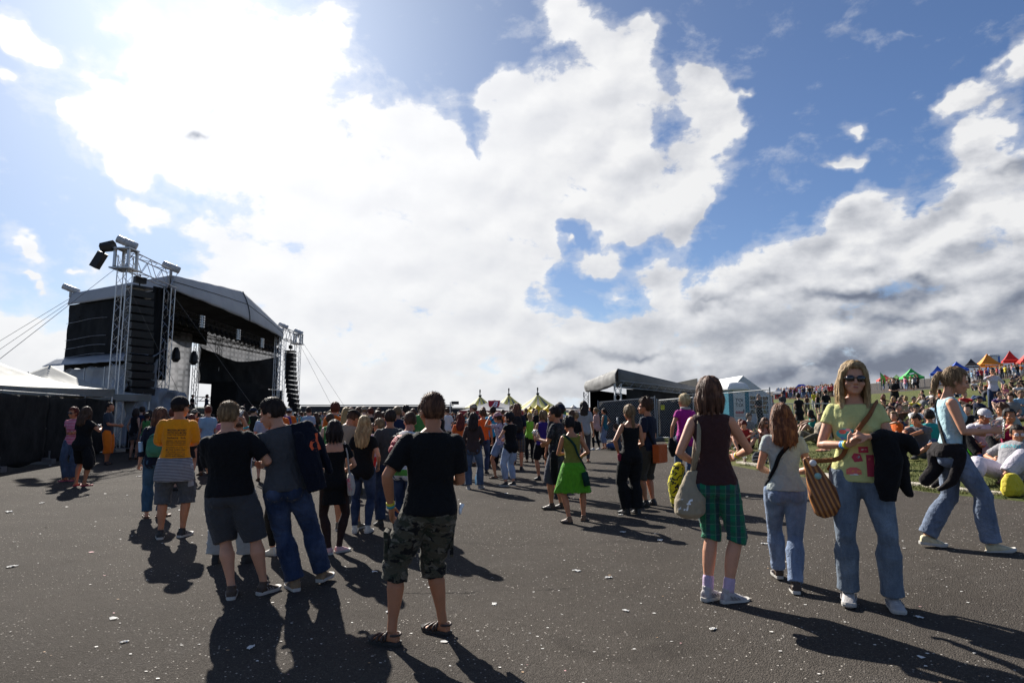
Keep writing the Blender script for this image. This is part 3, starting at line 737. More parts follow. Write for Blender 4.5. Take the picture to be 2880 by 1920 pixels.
mb = MB(); truss(mb, A, C_, .3, .022, .4); put_local(mb, o3, 'roof_beam', M_ALUD, ss)
zf = TZ(A.x, A.y)
mb = MB()
mb.grid(lambda u, v: flat(C_.lerp(D_, u), zf + .3 + 3.0 * v), 6, 4, .02, (1, 0, 0)); mb.grid(lambda u, v: flat((B_ + Vector((.3, .2, 0))).lerp(D_, u), zf + .1 + (2.8 - .5 * u) * v), 6, 4, .02, (0, 1, 0))
mb.grid(lambda u, v: flat((A + Vector((.5, .4, 0))).lerp(C_ + Vector((-.2, .3, 0)), u), zf + .1 + 2.35 * v), 8, 4, .02, (0, 1, 0))
put_local(mb, o3, 'side_curtain', M_NET, ss)
mb = MB(); pts = [flat(p, z) for z in (zf - .2, zf + .8) for p in (A + Vector((0, .5, 0)), C_, D_, B_)]
mb.add(pts, ((3, 2, 1, 0), (4, 5, 6, 7), (0, 1, 5, 4), (1, 2, 6, 5), (2, 3, 7, 6), (3, 0, 4, 7))); put_local(mb, o3, 'deck', M_DECK, ss)
mq = P3(2030, 1200, 31.0)
def W3(px, py, y): return P3(px, py, y)
rb, rf = W3(1935, 1081, 47.0), W3(2089, 1056, 33.0)
gl, gr = W3(2040, 1113, 31.2), W3(2172, 1116, 35.5)      # eaves of the gable that faces us
zgl = TZ(gl.x, gl.y)
me_ = empty('white_marquee', (gl.x, gl.y, zgl), 0, 'white marquee with a pitched roof and a large window in its gable wall', 'tent')
o4 = Vector(me_.location); back = rb - rf
mb = MB()
mb.grid(lambda u, v: gl.lerp(rf, u) + back * v, 6, 6, .03); mb.grid(lambda u, v: rf.lerp(gr, u) + back * v, 6, 6, .03)
put_local(mb, o4, 'roof', M_WHITE, me_)
M_WALLW = simple('white_tent_wall', (.50, .50, .51), .6, var=.06, vscale=1.2, bump=.3, bscale=3)
mb = MB(); mb.add((gl, gr, rf), ((0, 1, 2),))
gy = TZ(gr.x, gr.y)
def wall(u, z):
 p = gl.lerp(gr, u); return Vector((p.x, p.y, z))
z0 = zgl - .1; zw0, zw1 = zgl + .75, zgl + 1.75
for (ua, ub, za, zb) in ((0, .34, z0, gl.z), (.90, 1, z0, gr.z), (.34, .90, z0, zw0), (.34, .90, zw1, None)):
 mb.quad(wall(ua, za), wall(ub, za), wall(ub, zb if zb else gl.lerp(gr, ub).z), wall(ua, zb if zb else gl.lerp(gr, ua).z))
mb.quad(gl, gl + back, flat(gl + back, z0), flat(gl, z0)); mb.quad(gr, gr + back, flat(gr + back, z0), flat(gr, z0))
put_local(mb, o4, 'wall', M_WALLW, me_)
mb = MB(); q = Vector((.02, .06, 0)); mb.quad(wall(.34, zw0) + q, wall(.90, zw0) + q, wall(.90, zw1) + q, wall(.34, zw1) + q)
m_, t_, b_, o_ = newmat('tent_window_film'); b_.inputs['Base Color'].default_value = (.06, .065, .07, 1); b_.inputs['Roughness'].default_value = .12; M_FILM = m_
win = put_local(mb, o4, 'window', M_FILM, me_)
mb = MB()
for k in range(5): mb.tube((wall(.34 + .56 * k / 4, zw0) - q * .3, wall(.34 + .56 * k / 4, zw1) - q * .3), .02, 4)
for k in range(5): mb.tube((wall(.34, zw0 + (zw1 - zw0) * k / 4) - q * .3, wall(.90, zw0 + (zw1 - zw0) * k / 4) - q * .3), .02, 4)
put_local(mb, o4, 'window_bars', M_WHITE, win)
M_INK = simple('dark_blue_ink', (.02, .03, .10), .6)
ang = math.atan2(gr.y - gl.y, gr.x - gl.x)
place_text('lettering', 'T2', .34, wall(.80, gl.z - .14) + Vector((-.03, -.12, 0)) - o4, (math.pi / 2, 0, ang), M_INK, me_, font_bold=True)
def toilet(px, y, hpx0, label, wpx, side, grp=None, rot=0.0, small=False):
 p = at_depth(px, y); e = empty('portable_toilet', p, rot, label, 'toilet', grp)
 w_ = wpx * y / FPX; h = hpx0
 mb = MB(); mb.box((0, 0, h / 2), (w_, 1.1, h)); mb.build('cabin', simple('toilet_%s' % side[0], side[1], .45), e)
 mb = MB(); mb.box((0, -.56, h * .48), (w_ * .56, .06, h * .94)); d = mb.build('door', simple('toilet_door_grey', (.50, .52, .53), .4, var=.05), e)
 mb = MB(); mb.box((w_ * .2, -.60, h * .5), (.03, .03, .14)); mb.build('handle', M_BLACK, d)
 mb = MB(); n = 9
 def rf_(u, v):
  x = (u * 2 - 1) * w_ * .54; return Vector((x, (v * 2 - 1) * .62, h + .30 * (1 - abs(u * 2 - 1) ** 4) ** .5 * (1 - abs(v * 2 - 1) ** 5) ** .5))
 mb.grid(rf_, 16, 12, .10); mb.build('roof', simple('translucent_white_roof', (.75, .76, .76), .35, var=.04, trans=.3), e, True)
 if not small:
  place_text('lettering', 'TOI\nTOI', .21, (0, -.595, h * .68), (math.pi / 2, 0, 0), M_BLACK, d, font_bold=True)
  mb = MB(); mb.box((0, -.592, h * .46), (w_ * .40, .004, .12)); mb.box((0, -.592, h * .39), (w_ * .40, .004, .03)); mb.build('sticker', simple('faded_red_print', (.45, .16, .16), .6), d)
 return e
toilet(2067, 27.5, 1.95, 'white and teal portable toilet behind the mesh fence', 56, ('teal', (.02, .14, .20)))
toilet(2806, 122, 3.6, 'small blue portable toilet with white roof behind the orange gazebo', 30, ('blue', (.03, .10, .38)), small=True)
GAZ = [  # peak x, peak y, left x, right x, eave y, foot y, colour, label
 (2191,1089,2172,2209,1105,1121,(.66,.65,.64),'white pop-up gazebo at the far left end of the hilltop row','w'),
 (2213,1087,2198,2230,1099,1118,(.70,.68,.66),'white pop-up gazebo with red corner trim, second from the left in the row','wr'),
 (2256,1081,2228,2274,1095,1116,(.03,.07,.42),'wide flat-topped blue gazebo left of the small red one','b'),
 (2274,1083,2253,2290,1095,1115,(.55,.04,.03),'small red gazebo between the flat blue one and the red and white one','r'),
 (2313,1073,2288,2336,1090,1113,(.70,.68,.66),'white gazebo with one red side, left of the sunglasses woman','wr'),
 (2341,1077,2328,2352,1088,1110,(.62,.62,.62),'small white gazebo half hidden by the orange parasol','w'),
 (2372,1070,2342,2398,1084,1110,(.75,.24,.02),'orange gazebo touching the sunglasses woman\'s hair','o'),
 (2491,1053,2466,2512,1067,1096,(.66,.10,.08),'salmon red gazebo beside the green flag','r'),
 (2524,1053,2506,2542,1064,1094,(.30,.52,.20),'pale green gazebo behind the bright green one','g'),
 (2566,1035,2534,2598,1060,1092,(.06,.50,.10),'bright green gazebo with a small white print on its top','g'),
 (2641,1028,2609,2660,1050,1086,(.03,.10,.50),'blue gazebo standing above the black painted banner','b'),
 (2695,1016,2666,2722,1038,1078,(.03,.10,.52),'blue gazebo behind the head of the walking woman','b'),
 (2736,1008,2716,2762,1028,1070,(.030,.027,.030),'charcoal gazebo between the blue and the orange ones','k'),
 (2782,994,2751,2819,1026,1064,(.80,.27,.02),'large orange gazebo with white lettering on its valance','o'),
 (2846,985,2819,2870,1014,1056,(.62,.03,.02),'bright red gazebo near the right edge of the photo','r'),
 (2893,990,2866,2925,1018,1052,(.60,.04,.03),'red gazebo cut off by the right edge of the photo','r')]
GROW = 'pop-up gazebos in a row along the hilltop road'
SEAT = []
for gi, (px, py, xl, xr, ey, fy, colr, lab, kd) in enumerate(GAZ):
 p = ground_at(px, fy)
 if p is None or p.y > 190: p = at_depth(px, 150)
 y = p.y; sc = y / FPX
 hw = (xr - xl) / 2 * sc; H = (fy - py) * sc; E_ = (fy - ey) * sc
 rot = R(-20 if gi % 2 else -32)
 k = hw / (abs(math.cos(rot)) + abs(math.sin(rot)) * .95)
 e = empty('gazebo', p, rot, lab, 'gazebo', GROW)
 mt = simple('gazebo_%s_%d' % (kd, gi), colr, .6, var=.05, vscale=1.5, trans=.2)
 mts = [mt, simple('gazebo_red_panel', (.55, .03, .03), .6, var=.05)]
 mb = MB(); n = 10; flat_top = (gi == 2)
 for s_ in range(4):
  mb.cur = 1 if (kd == 'wr' and s_ == 1) else 0
  a0 = s_ * math.pi / 2 - math.pi / 4 * 3
  cA = Vector((math.cos(a0), math.sin(a0), 0)) * k * 1.414; cB = Vector((math.cos(a0 + math.pi / 2), math.sin(a0 + math.pi / 2), 0)) * k * 1.414
  def f(u, v):
   if flat_top: v = v * .62
   q = cA.lerp(cB, u) * (1 - v); return Vector((q.x, q.y, E_ + (H - E_) * ((v ** 1.35) if not flat_top else min(1, v / .60) ** .8)))
  mb.grid(f, 8, n, .03)
  mb.quad(tuple(cA + Vector((0, 0, E_))), tuple(cB + Vector((0, 0, E_))), tuple(cB + Vector((0, 0, E_ - .28))), tuple(cA + Vector((0, 0, E_ - .28))))
 if flat_top: mb.box((0, 0, H), (k * .78, k * .78, .04))
 mb.build('canopy', mts, e)
 for sx in (-1, 1):
  for sy in (-1, 1): mb = MB(); mb.tube(((sx * k * .97, sy * k * .97, 0), (sx * k * .97, sy * k * .97, E_)), .04, 4); mb.build('pole', M_ALUD, e)
 if kd in 'wr' and gi in (1, 0):
  mb = MB(); mb.box((0, k * .9, E_ / 2), (k * 1.8, .03, E_)); mb.build('side_wall', simple('gazebo_red_panel', (.55, .03, .03), .6), e)
 if gi == 13:
  place_text('lettering', 'ORANGE', .36, (-k * .15, -k * 1.01 - .02, E_ - .14), (math.pi / 2, 0, 0), M_WHITE, e, font_bold=True) if False else None
  mb = MB()
  for i in range(9): mb.box((-.75 + i * .19, -k - .02, E_ - .13), (.12, .02, .14))
  mb.build('lettering', M_WHITE, e)
 if gi == 12:
  mb = MB()
  for i in range(8): mb.box((-k * .9 + i * k * .24, -k - .02, E_ - .14), (.20, .02, .12))
  mb.build('lettering', M_WHITE, e)
 if gi == 9:
  mb = MB(); mb.box((0, 0, 0), (.6, .02, .22), Matrix.Rotation(R(-20), 3, 'Y')); q = mb.build('emblem', M_WHITE, e); q.location = (-.1, -k * .62, E_ + (H - E_) * .36); q.rotation_euler = (R(-50), 0, 0)
p = ground_at(2634, 1086); e = empty('painted_banner', p + Vector((0, -2.2, -.1)), R(-22), 'black cloth banner with hand painted white capitals below the blue gazebo', 'banner')
sc = p.y / FPX; bwid = 46 * sc; bh = 34 * sc
mb = MB(); mb.grid(lambda u, v: Vector(((u - .5) * bwid, .05 * math.sin(u * 9), .15 + bh * v)), 14, 4, .02, (0, 1, 0)); mb.build('cloth', M_NET, e, True)
place_text('lettering', 'BLACK', bh * .58, (0, -.10, bh * .80), (math.pi / 2, R(-6), 0), M_WHITE, e, font_bold=True)
place_text('lettering', 'MOUNLY', bh * .46, (0, -.10, bh * .38), (math.pi / 2, R(-6), 0), M_WHITE, e, font_bold=True)
mb = MB(); mb.tube([(-bwid * .45 + bwid * .85 * t, -.12, .22 + .1 * math.sin(t * 9) + t * .25) for t in np.linspace(0, 1, 12)], .07, 5); mb.build('paint_stroke', M_WHITE, e)
p = ground_at(2479, 1098); e = empty('green_flag', p, 0, 'tall green and yellow beach flag beside the salmon red gazebo', 'flag'); H = 51 * p.y / FPX
mb = MB(); mb.tube(((0, 0, 0), (0, 0, H)), .05, 5); mb.build('pole', M_ALUD, e)
mb = MB(); mb.grid(lambda u, v: Vector((.05 + .75 * u * math.sin(math.pi * min(1, v * .8 + .2)), .08 * math.sin(v * 7), H * (.25 + .75 * v))), 4, 12, .02, (0, 1, 0)); mb.build('flag_cloth', simple('flag_green', (.12, .35, .06), .7), e)
def stripes_mat():
 m, t, b, o = newmat('striped_canvas'); g = t.node('ShaderNodeUVMap').outputs[0]; x = t.sep(g)[0]
 s1 = t.math('GREATER_THAN', t.math('SINE', t.math('MULTIPLY', x, 2 * math.pi * 11)), .35)
 t.put(b.inputs['Base Color'], t.mix(s1, (.80, .76, .26), (.14, .14, .14))); b.inputs['Roughness'].default_value = .7; t.put(b.inputs['Emission Color'], (0, 0, 0, 1)); tr = t.node('ShaderNodeBsdfTranslucent'); tr.inputs[0].default_value = (.8, .72, .2, 1); mx = t.node('ShaderNodeMixShader'); t.put(mx.inputs[0], t.math('MULTIPLY', t.math('SUBTRACT', 1.0, s1), .4)); t.l.new(b.outputs[0], mx.inputs[1]); t.l.new(tr.outputs[0], mx.inputs[2]); t.l.new(mx.outputs[0], o.inputs[0]); return m
M_STRIPE = stripes_mat()
ct = at_depth(1431, 112); e = empty('circus_tent', (ct.x, ct.y, TZ(ct.x, ct.y)), 0, 'big striped circus tent with three peaks beyond the crowd', 'tent')
pk = [P3(1350, 1113, 112), P3(1431, 1109, 112), P3(1512, 1107, 112)]
mb = MB(); o5 = Vector(e.location); uvs = []
for i, q in enumerate(pk):
 q = q - o5; Rr = (6.6, 6.6, 7.6)[i]
 nu, nv = 48, 14; k = len(mb.v)
 for a_ in range(nu + 1):
  for v in range(nv + 1):
   an = 2 * math.pi * a_ / nu; r = Rr * v / nv; tt = v / nv
   z = q.z * (1 - tt) ** 2.1 * .62 + q.z * .38 * (1 - tt ** 3) + 1.3 * tt ** 3
   rr = r * (1 + .05 * math.cos(an * 9))
   mb.v.append((q.x + math.cos(an) * rr, math.sin(an) * rr, z)); uvs.append((a_ / nu, tt))
 for a_ in range(nu):
  for v in range(nv): mb.f.append((k + a_ * (nv + 1) + v, k + a_ * (nv + 1) + v + 1, k + (a_ + 1) * (nv + 1) + v + 1, k + (a_ + 1) * (nv + 1) + v)); mb.mi.append(0)
c_ = mb.build('canopy', M_STRIPE, e, True); uv = c_.data.uv_layers.new(name='UVMap')
for l in c_.data.loops: uv.data[l.index].uv = uvs[l.vertex_index]
for q in pk:
 q = q - o5; mb = MB(); mb.tube(((q.x, 0, 0), (q.x, 0, q.z + .7)), .10, 5); mb.box((q.x, 0, q.z + .9), (.25, .25, .5)); mb.box((q.x, 0, q.z), (.5, .5, .25)); mb.build('mast', M_BLACK, e)
 mb = MB(); mb.tube(((q.x, 0, q.z + .1), (q.x + .1, 0, q.z - .1)), .3, 6); mb.build('mast_collar', M_BLACK, e)
bt = at_depth(1390, 62); e = empty('beer_tent', (bt.x, bt.y, TZ(bt.x, bt.y)), 0, 'light grey beer tent with a red border and a red shield emblem', 'tent')
o6 = Vector(e.location); pkz = P3(1390, 1123, 62).z - o6.z; ez = P3(1390, 1155, 62).z - o6.z; xl, xr = P3(1292, 1158, 60).x - o6.x, P3(1489, 1152, 60).x - o6.x
mb = MB(); fy_ = -2.6; by_ = 5.0
cs = [Vector((xl, fy_, ez)), Vector((xr, fy_, ez)), Vector((xr, by_, ez)), Vector((xl, by_, ez))]; ap = Vector((0, 1.0, pkz))
for k in range(4): mb.grid(lambda u, v, k=k: cs[k].lerp(cs[(k + 1) % 4], u).lerp(ap, v) - Vector((0, 0, .12 * math.sin(math.pi * v))), 8, 8, .02)
rf_ = mb.build('roof', simple('pale_grey_canvas', (.19, .195, .21), .7, var=.05, trans=.1), e)
mb = MB()
for k in range(4):
 a, b = cs[k], cs[(k + 1) % 4]; mb.quad(tuple(a + Vector((0, -.01, .02))), tuple(b + Vector((0, -.01, .02))), tuple(b + Vector((0, -.01, -.42))), tuple(a + Vector((0, -.01, -.42))))
mb.build('valance', simple('dark_red_trim', (.28, .02, .03), .6), e)
for a in cs: mb = MB(); mb.tube((tuple(flat(a, 0)), tuple(a)), .05, 5); mb.build('pole', M_ALUD, e)
mb = MB(); fw = .62; pts = [(-fw, .55), (fw, .55), (fw * .86, -.1), (.28, -.62), (0, -.72), (-.28, -.62), (-fw * .86, -.1)]
sl = math.atan2(pkz - ez, 3.6)
mb.add([(x, 0, z) for x, z in pts] + [(x, -.02, z) for x, z in pts], (tuple(range(7)), tuple(range(13, 6, -1))))
em = mb.build('emblem', simple('emblem_red', (.45, .02, .03), .6), e); em.location = (0, fy_ + 1.75, ez + (pkz - ez) * .52); em.rotation_euler = (-(math.pi / 2 - sl) * .55, 0, 0)
place_text('lettering', 'B', .95, (0, -.05, -.02), (math.pi / 2, 0, 0), M_WHITE, em, font_bold=True, shear=.4)
def parasol(px, py, wpx, y, h_px, colr, label, nm, grp=None, sides=4):
 p = at_depth(px, y); top = P3(px, py, y).z - p.z; e = empty('parasol', p, R(45 if sides == 4 else 0) + R(12), label, 'parasol', grp)
 hw = wpx / 2 * y / FPX; hh = h_px * y / FPX; mb = MB()
 for k in range(sides):
  a0, a1 = 2 * math.pi * k / sides, 2 * math.pi * (k + 1) / sides
  A_, B2 = Vector((math.cos(a0) * hw, math.sin(a0) * hw, top - hh)), Vector((math.cos(a1) * hw, math.sin(a1) * hw, top - hh))
  mb.grid(lambda u, v: A_.lerp(B2, u).lerp(Vector((0, 0, top)), v) - Vector((0, 0, hh * .12 * math.sin(math.pi * v))), 4, 5, .02)
  mb.quad(tuple(A_), tuple(B2), tuple(B2 - Vector((0, 0, .3))), tuple(A_ - Vector((0, 0, .3))))
 mb.build('canopy', simple(nm, colr, .6, var=.04, trans=.35), e)
 mb = MB(); mb.tube(((0, 0, 0), (0, 0, top)), .04, 6); mb.build('pole', M_ALUD, e)
 return e
YP = 'yellow parasols beyond the crowd'
parasol(1512, 1137, 54, 52, 17, (.80, .60, .02), 'large bright yellow parasol in front of the striped tent', 'parasol_yellow', YP)
parasol(1492, 1141, 44, 56, 12, (.78, .62, .05), 'yellow parasol partly behind the left edge of the large yellow one', 'parasol_yellow', YP)
parasol(1544, 1137, 46, 58, 13, (.78, .65, .10), 'yellow parasol to the right of the large yellow one', 'parasol_yellow', YP)
parasol(1613, 1138, 52, 64, 14, (.55, .53, .50), 'white parasol with a red rim left of the small stage', 'parasol_white', None, 8)
mb = MB(); mb.box((0, 0, 0), (6.2, 2.4, .12)); o = mb.build('flat_awning', simple('awning_grey', (.20, .21, .23), .6)); p = P3(1592, 1148, 60); o.location = p; tag(o, 'flat grey awning beside the white parasol', 'awning')
mb = MB()
for x in (-3, 3): mb.tube(((x, 0, -p.z + .3), (x, 0, 0)), .05, 5)
mb.build('pole', M_ALUD, o)
p = at_depth(1266, 70); e = empty('lamp_post', p, 0, 'slim pole with a small dark lamp head beyond the camouflage shorts man', 'lamp post'); H = P3(1266, 1130, 70).z - p.z
mb = MB(); mb.tube(((0, 0, 0), (0, 0, H)), .06, 6); mb.build('pole', M_ALU, e); mb = MB(); mb.box((.55, 0, H - .1), (.85, .3, .35)); mb.build('lamp_head', M_BLACK, e)
p = at_depth(868, 110); e = empty('caravan', p, R(8), 'pale caravan parked far behind the crowd right of the stage', 'caravan')
mb = MB(); L = 3.0
pts = [(-L, .5), (-L, 2.0), (-L + .5, 2.55), (L - .6, 2.55), (L, 1.9), (L, .5)]
mb.add([(x, y_, z) for y_ in (-1.1, 1.1) for x, z in pts], (tuple(range(6)), tuple(range(11, 5, -1))) + tuple((i, (i + 1) % 6, (i + 1) % 6 + 6, i + 6)[::-1] for i in range(6))); mb.build('body', simple('caravan_cream', (.42, .42, .38), .5), e)
for x in (-1.6, .2, 1.7): mb = MB(); mb.box((x, -1.12, 1.75), (1.0, .03, .55)); mb.build('window', M_FILM, e)
for x in (-.8, .8): mb = MB(); mb.tube(((x, -1.15, .35), (x, -.9, .35)), .34, 12); mb.build('wheel', M_BLACK, e)
p = at_depth(1060, 90); mb = MB(); mb.box((0, 0, 1.35), (22, 1.0, 2.7)); mb.box((0, 0, 2.85), (22.4, 1.4, .12)); o = mb.build('long_shed', simple('dark_shed', (.03, .032, .036), .8)); o.location = p; tag(o, 'long low dark building on the horizon behind the crowd', 'building')
mb = MB(); mb.box((0, 0, 1.2), (14, 1.0, 2.5)); mb.box((0, 0, 2.55), (14.3, 1.3, .1)); o = mb.build('long_shed', simple('dark_shed', (.03, .032, .036), .8)); o.location = at_depth(1215, 96); tag(o, 'low dark building on the horizon left of the lamp post', 'building')
def barrier(p, rz, label, L=2.2, h=1.1, grp='steel crowd barriers'):
 e = empty('crowd_barrier', p, rz, label, 'barrier', grp)
 mb = MB(); mb.tube(((-L / 2, 0, .15), (-L / 2, 0, h - .1), (-L / 2 + .1, 0, h), (L / 2 - .1, 0, h), (L / 2, 0, h - .1), (L / 2, 0, .15)), .021, 6); mb.tube(((-L / 2, 0, .2), (L / 2, 0, .2)), .018, 6); mb.build('frame', M_ALU, e)
 for i in range(14): mb = MB(); x = -L / 2 + L * (i + 1) / 15; mb.tube(((x, 0, .2), (x, 0, h)), .008, 4, caps=False); mb.build('upright', M_ALU, e)
 for x in (-L / 2, L / 2): mb = MB(); mb.tube(((x, -.3, .02), (x, 0, .15), (x, .3, .02)), .018, 5); mb.build('foot', M_ALU, e)
 return e
for i, (px, y, rz, lab) in enumerate(((1738, 27.0, 78, 'steel crowd barrier just left of the screened mesh fence'), (1722, 30.0, 82, 'steel crowd barrier second in line beside the small stage'), (1712, 33.5, 84, 'steel crowd barrier farthest along the small stage'))):
 barrier(at_depth(px, y), R(rz), lab)
barrier(ground_at(2270, 1195) , R(-12), 'steel crowd barrier standing on the grass left of the sunglasses woman', 2.4, 1.0)
barrier(ground_at(2195, 1185) , R(25), 'steel crowd barrier with the man in a tracksuit jacket leaning on it', 2.0, 1.0)
for px, y, lab in ((362, 25.5, 'steel crowd barrier right of the orange trousers man'), (545, 22.5, 'steel crowd barrier between the yellow shirt and the blond head'), ):
 barrier(at_depth(px, y), R(4), lab, 2.4)
p = at_depth(548, 21); e = empty('metal_steps', p, R(0), 'low metal steps seen between the yellow T-shirt and the blond man', 'steps')
for i in range(4):
 mb = MB(); mb.box((0, i * .28, .18 + .2 * i), (1.6, .26, .04)); mb.build('tread', M_ALU, e)
mb = MB(); mb.box((-.8, .42, .42), (.05, 1.2, .84)); mb.build('side_frame', M_BLACK, e); mb = MB(); mb.box((.8, .42, .42), (.05, 1.2, .84)); mb.build('side_frame', M_BLACK, e)
# ---------------------------------------------------------------- people: materials
def skin_mat(name, col):
 if name in MATS: return MATS[name]
 m, t, b, o = newmat(name)
 g = t.node('ShaderNodeTexCoord').outputs['Object']
 n = t.noise(g, 9, 4, .6); f = t.noise(g, 90, 3, .6)
 c = t.mix(t.mapr(n, .3, .7), tuple(x * .86 for x in col), (min(1, col[0] * 1.10), col[1] * 1.02, col[2] * .98))
 c = t.mix(t.mapr(f, .3, .7, 0, .25), c, (col[0] * .8, col[1] * .62, col[2] * .55))
 t.put(b.inputs['Base Color'], c); b.inputs['Roughness'].default_value = .52; b.inputs['Specular IOR Level'].default_value = .35
 b.inputs['Subsurface Weight'].default_value = .10; b.inputs['Subsurface Radius'].default_value = (.012, .005, .003); b.inputs['Subsurface Scale'].default_value = 1.0
 t.put(b.inputs['Normal'], t.bump(f, .12, .003)); MATS[name] = m; return m
SK = {'fair': skin_mat('skin_fair', (.54, .28, .175)), 'tan': skin_mat('skin_tan', (.43, .19, .098)), 'pale': skin_mat('skin_pale', (.55, .36, .27)), 'red': skin_mat('skin_sunburnt', (.44, .21, .14))}
def cloth_mat(name, col, kind='plain', c2=None, rough=.86):
 key = 'cloth_' + name
 if key in MATS: return MATS[key]
 m, t, b, o = newmat(key); g = t.node('ShaderNodeTexCoord').outputs['Object']; x, y, z = t.sep(g)[:3]
 big = t.noise(g, 5, 4, .6); fine = t.noise(g, 160, 3, .6); wr = t.noise(g, 16, 4, .6, .8)
 if kind == 'objcol':
  base = t.node('ShaderNodeObjectInfo').outputs['Color']; cb = base
 else: cb = tuple(col) + (1,)
 c = cb
 if kind == 'denim':
  st = t.noise(t.comb(x, y, t.math('MULTIPLY', z, .25)), 22, 4, .6)
  c = t.mix(t.mapr(st, .3, .7, 0, .6), cb, tuple(min(1, q * 1.7 + .02) for q in col))
  c = t.mix(t.mapr(t.noise(g, 3.2, 3, .5), .48, .68, 0, .55), c, tuple(min(1, q * 2.3 + .05) for q in (c2 or col)))
  c = t.mix(t.mapr(fine, .35, .65, 0, .3), c, tuple(q * .5 for q in col))
 elif kind == 'camo':
  g3 = t.comb(x, y, t.math('MULTIPLY', z, 1.8)); n1 = t.noise(g3, 9, 3, .5, .6); n2 = t.noise(t.vmath('ADD', g3, (3, 7, 1)), 11, 3, .5, .6); n3 = t.noise(t.vmath('ADD', g3, (9, 2, 5)), 13, 3, .5, .6)
  c = t.mix(t.math('GREATER_THAN', n1, .53), (.075, .066, .044), (.036, .040, .025)); c = t.mix(t.math('GREATER_THAN', n2, .57), c, (.012, .011, .010)); c = t.mix(t.math('GREATER_THAN', n3, .58), c, (.135, .12, .09))
 elif kind == 'stripes':
  s_ = t.math('GREATER_THAN', t.math('SINE', t.math('MULTIPLY', z, 2 * math.pi / c2[3])), c2[4] if len(c2) > 4 else 0.0); c = t.mix(s_, cb, tuple(c2[:3]))
 elif kind == 'plaid':
  sx = t.math('GREATER_THAN', t.math('SINE', t.math('MULTIPLY', x, 2 * math.pi / .075)), .35); sz = t.math('GREATER_THAN', t.math('SINE', t.math('MULTIPLY', z, 2 * math.pi / .085)), .45)
  tx = t.math('GREATER_THAN', t.math('SINE', t.math('MULTIPLY', t.math('ADD', x, .02), 2 * math.pi / .075)), .955); tz = t.math('GREATER_THAN', t.math('SINE', t.math('MULTIPLY', t.math('ADD', z, .02), 2 * math.pi / .085)), .955)
  c = t.mix(t.math('MULTIPLY', sx, .75), cb, (.03, .04, .085)); c = t.mix(t.math('MULTIPLY', sz, .45), c, (.03, .07, .07)); c = t.mix(t.math('MULTIPLY', t.math('MAXIMUM', tx, tz), .35), c, (.16, .20, .20))
 elif kind == 'argyle':
  a_ = t.math('ABSOLUTE', t.math('SINE', t.math('ADD', t.math('MULTIPLY', x, 38), t.math('MULTIPLY', z, 24)))); b2 = t.math('ABSOLUTE', t.math('SINE', t.math('SUBTRACT', t.math('MULTIPLY', x, 38), t.math('MULTIPLY', z, 24))))
  c = t.mix(t.math('GREATER_THAN', t.math('MULTIPLY', a_, b2), .40), cb, (.03, .03, .04)); c = t.mix(t.math('LESS_THAN', t.math('MINIMUM', a_, b2), .10), c, (.55, .50, .55))
 elif kind == 'floral':
  n1 = t.noise(g, 26, 3, .6, 1.0); c = t.mix(t.math('GREATER_THAN', n1, .55), cb, tuple(c2[:3]))
 c = t.mix(t.mapr(big, .3, .7, 0, .22), c, (0, 0, 0, 1)) if kind != 'objcol' else t.mix(t.mapr(big, .3, .7, 0, .22), c, (0, 0, 0, 1))
 t.put(b.inputs['Base Color'], c); b.inputs['Roughness'].default_value = rough; b.inputs['Specular IOR Level'].default_value = .12
 b.inputs['Sheen Weight'].default_value = .03 if kind != 'objcol' and max(col) < .05 else .10; b.inputs['Sheen Roughness'].default_value = .5
 h = t.math('ADD', t.math('MULTIPLY', wr, 1.0), t.math('MULTIPLY', fine, .12)); t.put(b.inputs['Normal'], t.bump(h, .8, .024))
 MATS[key] = m; return m
def hair_mat(name, col, c2=None):
 key = 'hair_' + name
 if key in MATS: return MATS[key]
 m, t, b, o = newmat(key); g = t.node('ShaderNodeTexCoord').outputs['Object']; x, y, z = t.sep(g)[:3]
 st = t.noise(t.comb(t.math('MULTIPLY', x, 1.0), t.math('MULTIPLY', y, 1.0), t.math('MULTIPLY', z, .10)), 130, 4, .65, .3); st2 = t.noise(t.comb(x, y, t.math('MULTIPLY', z, .2)), 34, 3, .6)
 c2 = c2 or tuple(min(1, q * 2.0 + .01) for q in col)
 cb = tuple(col)
 if name == 'objcol':
  cb = t.node('ShaderNodeObjectInfo').outputs['Color']; c = t.mix(t.mapr(st, .35, .7, 0, .6), cb, t.vmath('SCALE', cb) if False else (.02, .015, .01, 1))
 else:
  c = t.mix(t.mapr(st, .35, .68), tuple(q * .55 for q in col), tuple(col)); c = t.mix(t.mapr(st2, .45, .7, 0, .8), c, c2)
 t.put(b.inputs['Base Color'], c); b.inputs['Roughness'].default_value = .62; b.inputs['Specular IOR Level'].default_value = .22
 t.put(b.inputs['Normal'], t.bump(st, .6, .008)); MATS[key] = m; return m
HR = {'dark': hair_mat('dark', (.020, .012, .009)), 'black': hair_mat('black', (.009, .007, .008)), 'brown': hair_mat('brown', (.060, .030, .016)), 'auburn': hair_mat('auburn', (.12, .045, .021), (.30, .13, .055)),
      'blond': hair_mat('blond', (.30, .19, .085), (.56, .40, .20)), 'sandy': hair_mat('sandy', (.18, .11, .055), (.38, .25, .13)), 'red': hair_mat('red', (.10, .018, .012), (.25, .04, .02)),
      'chestnut': hair_mat('chestnut', (.085, .038, .022), (.25, .12, .065)), 'light': hair_mat('light', (.50, .36, .18), (.72, .58, .34))}
M_RUB = simple('sole_rubber', (.42, .40, .37), .7, var=.15); M_RUBD = simple('dark_rubber', (.03, .028, .026), .7)
M_LENSD = simple('dark_glass', (.012, .011, .012), .08, var=.0, spec=.8)
M_EYE = simple('eye', (.05, .035, .03), .2, spec=.6)
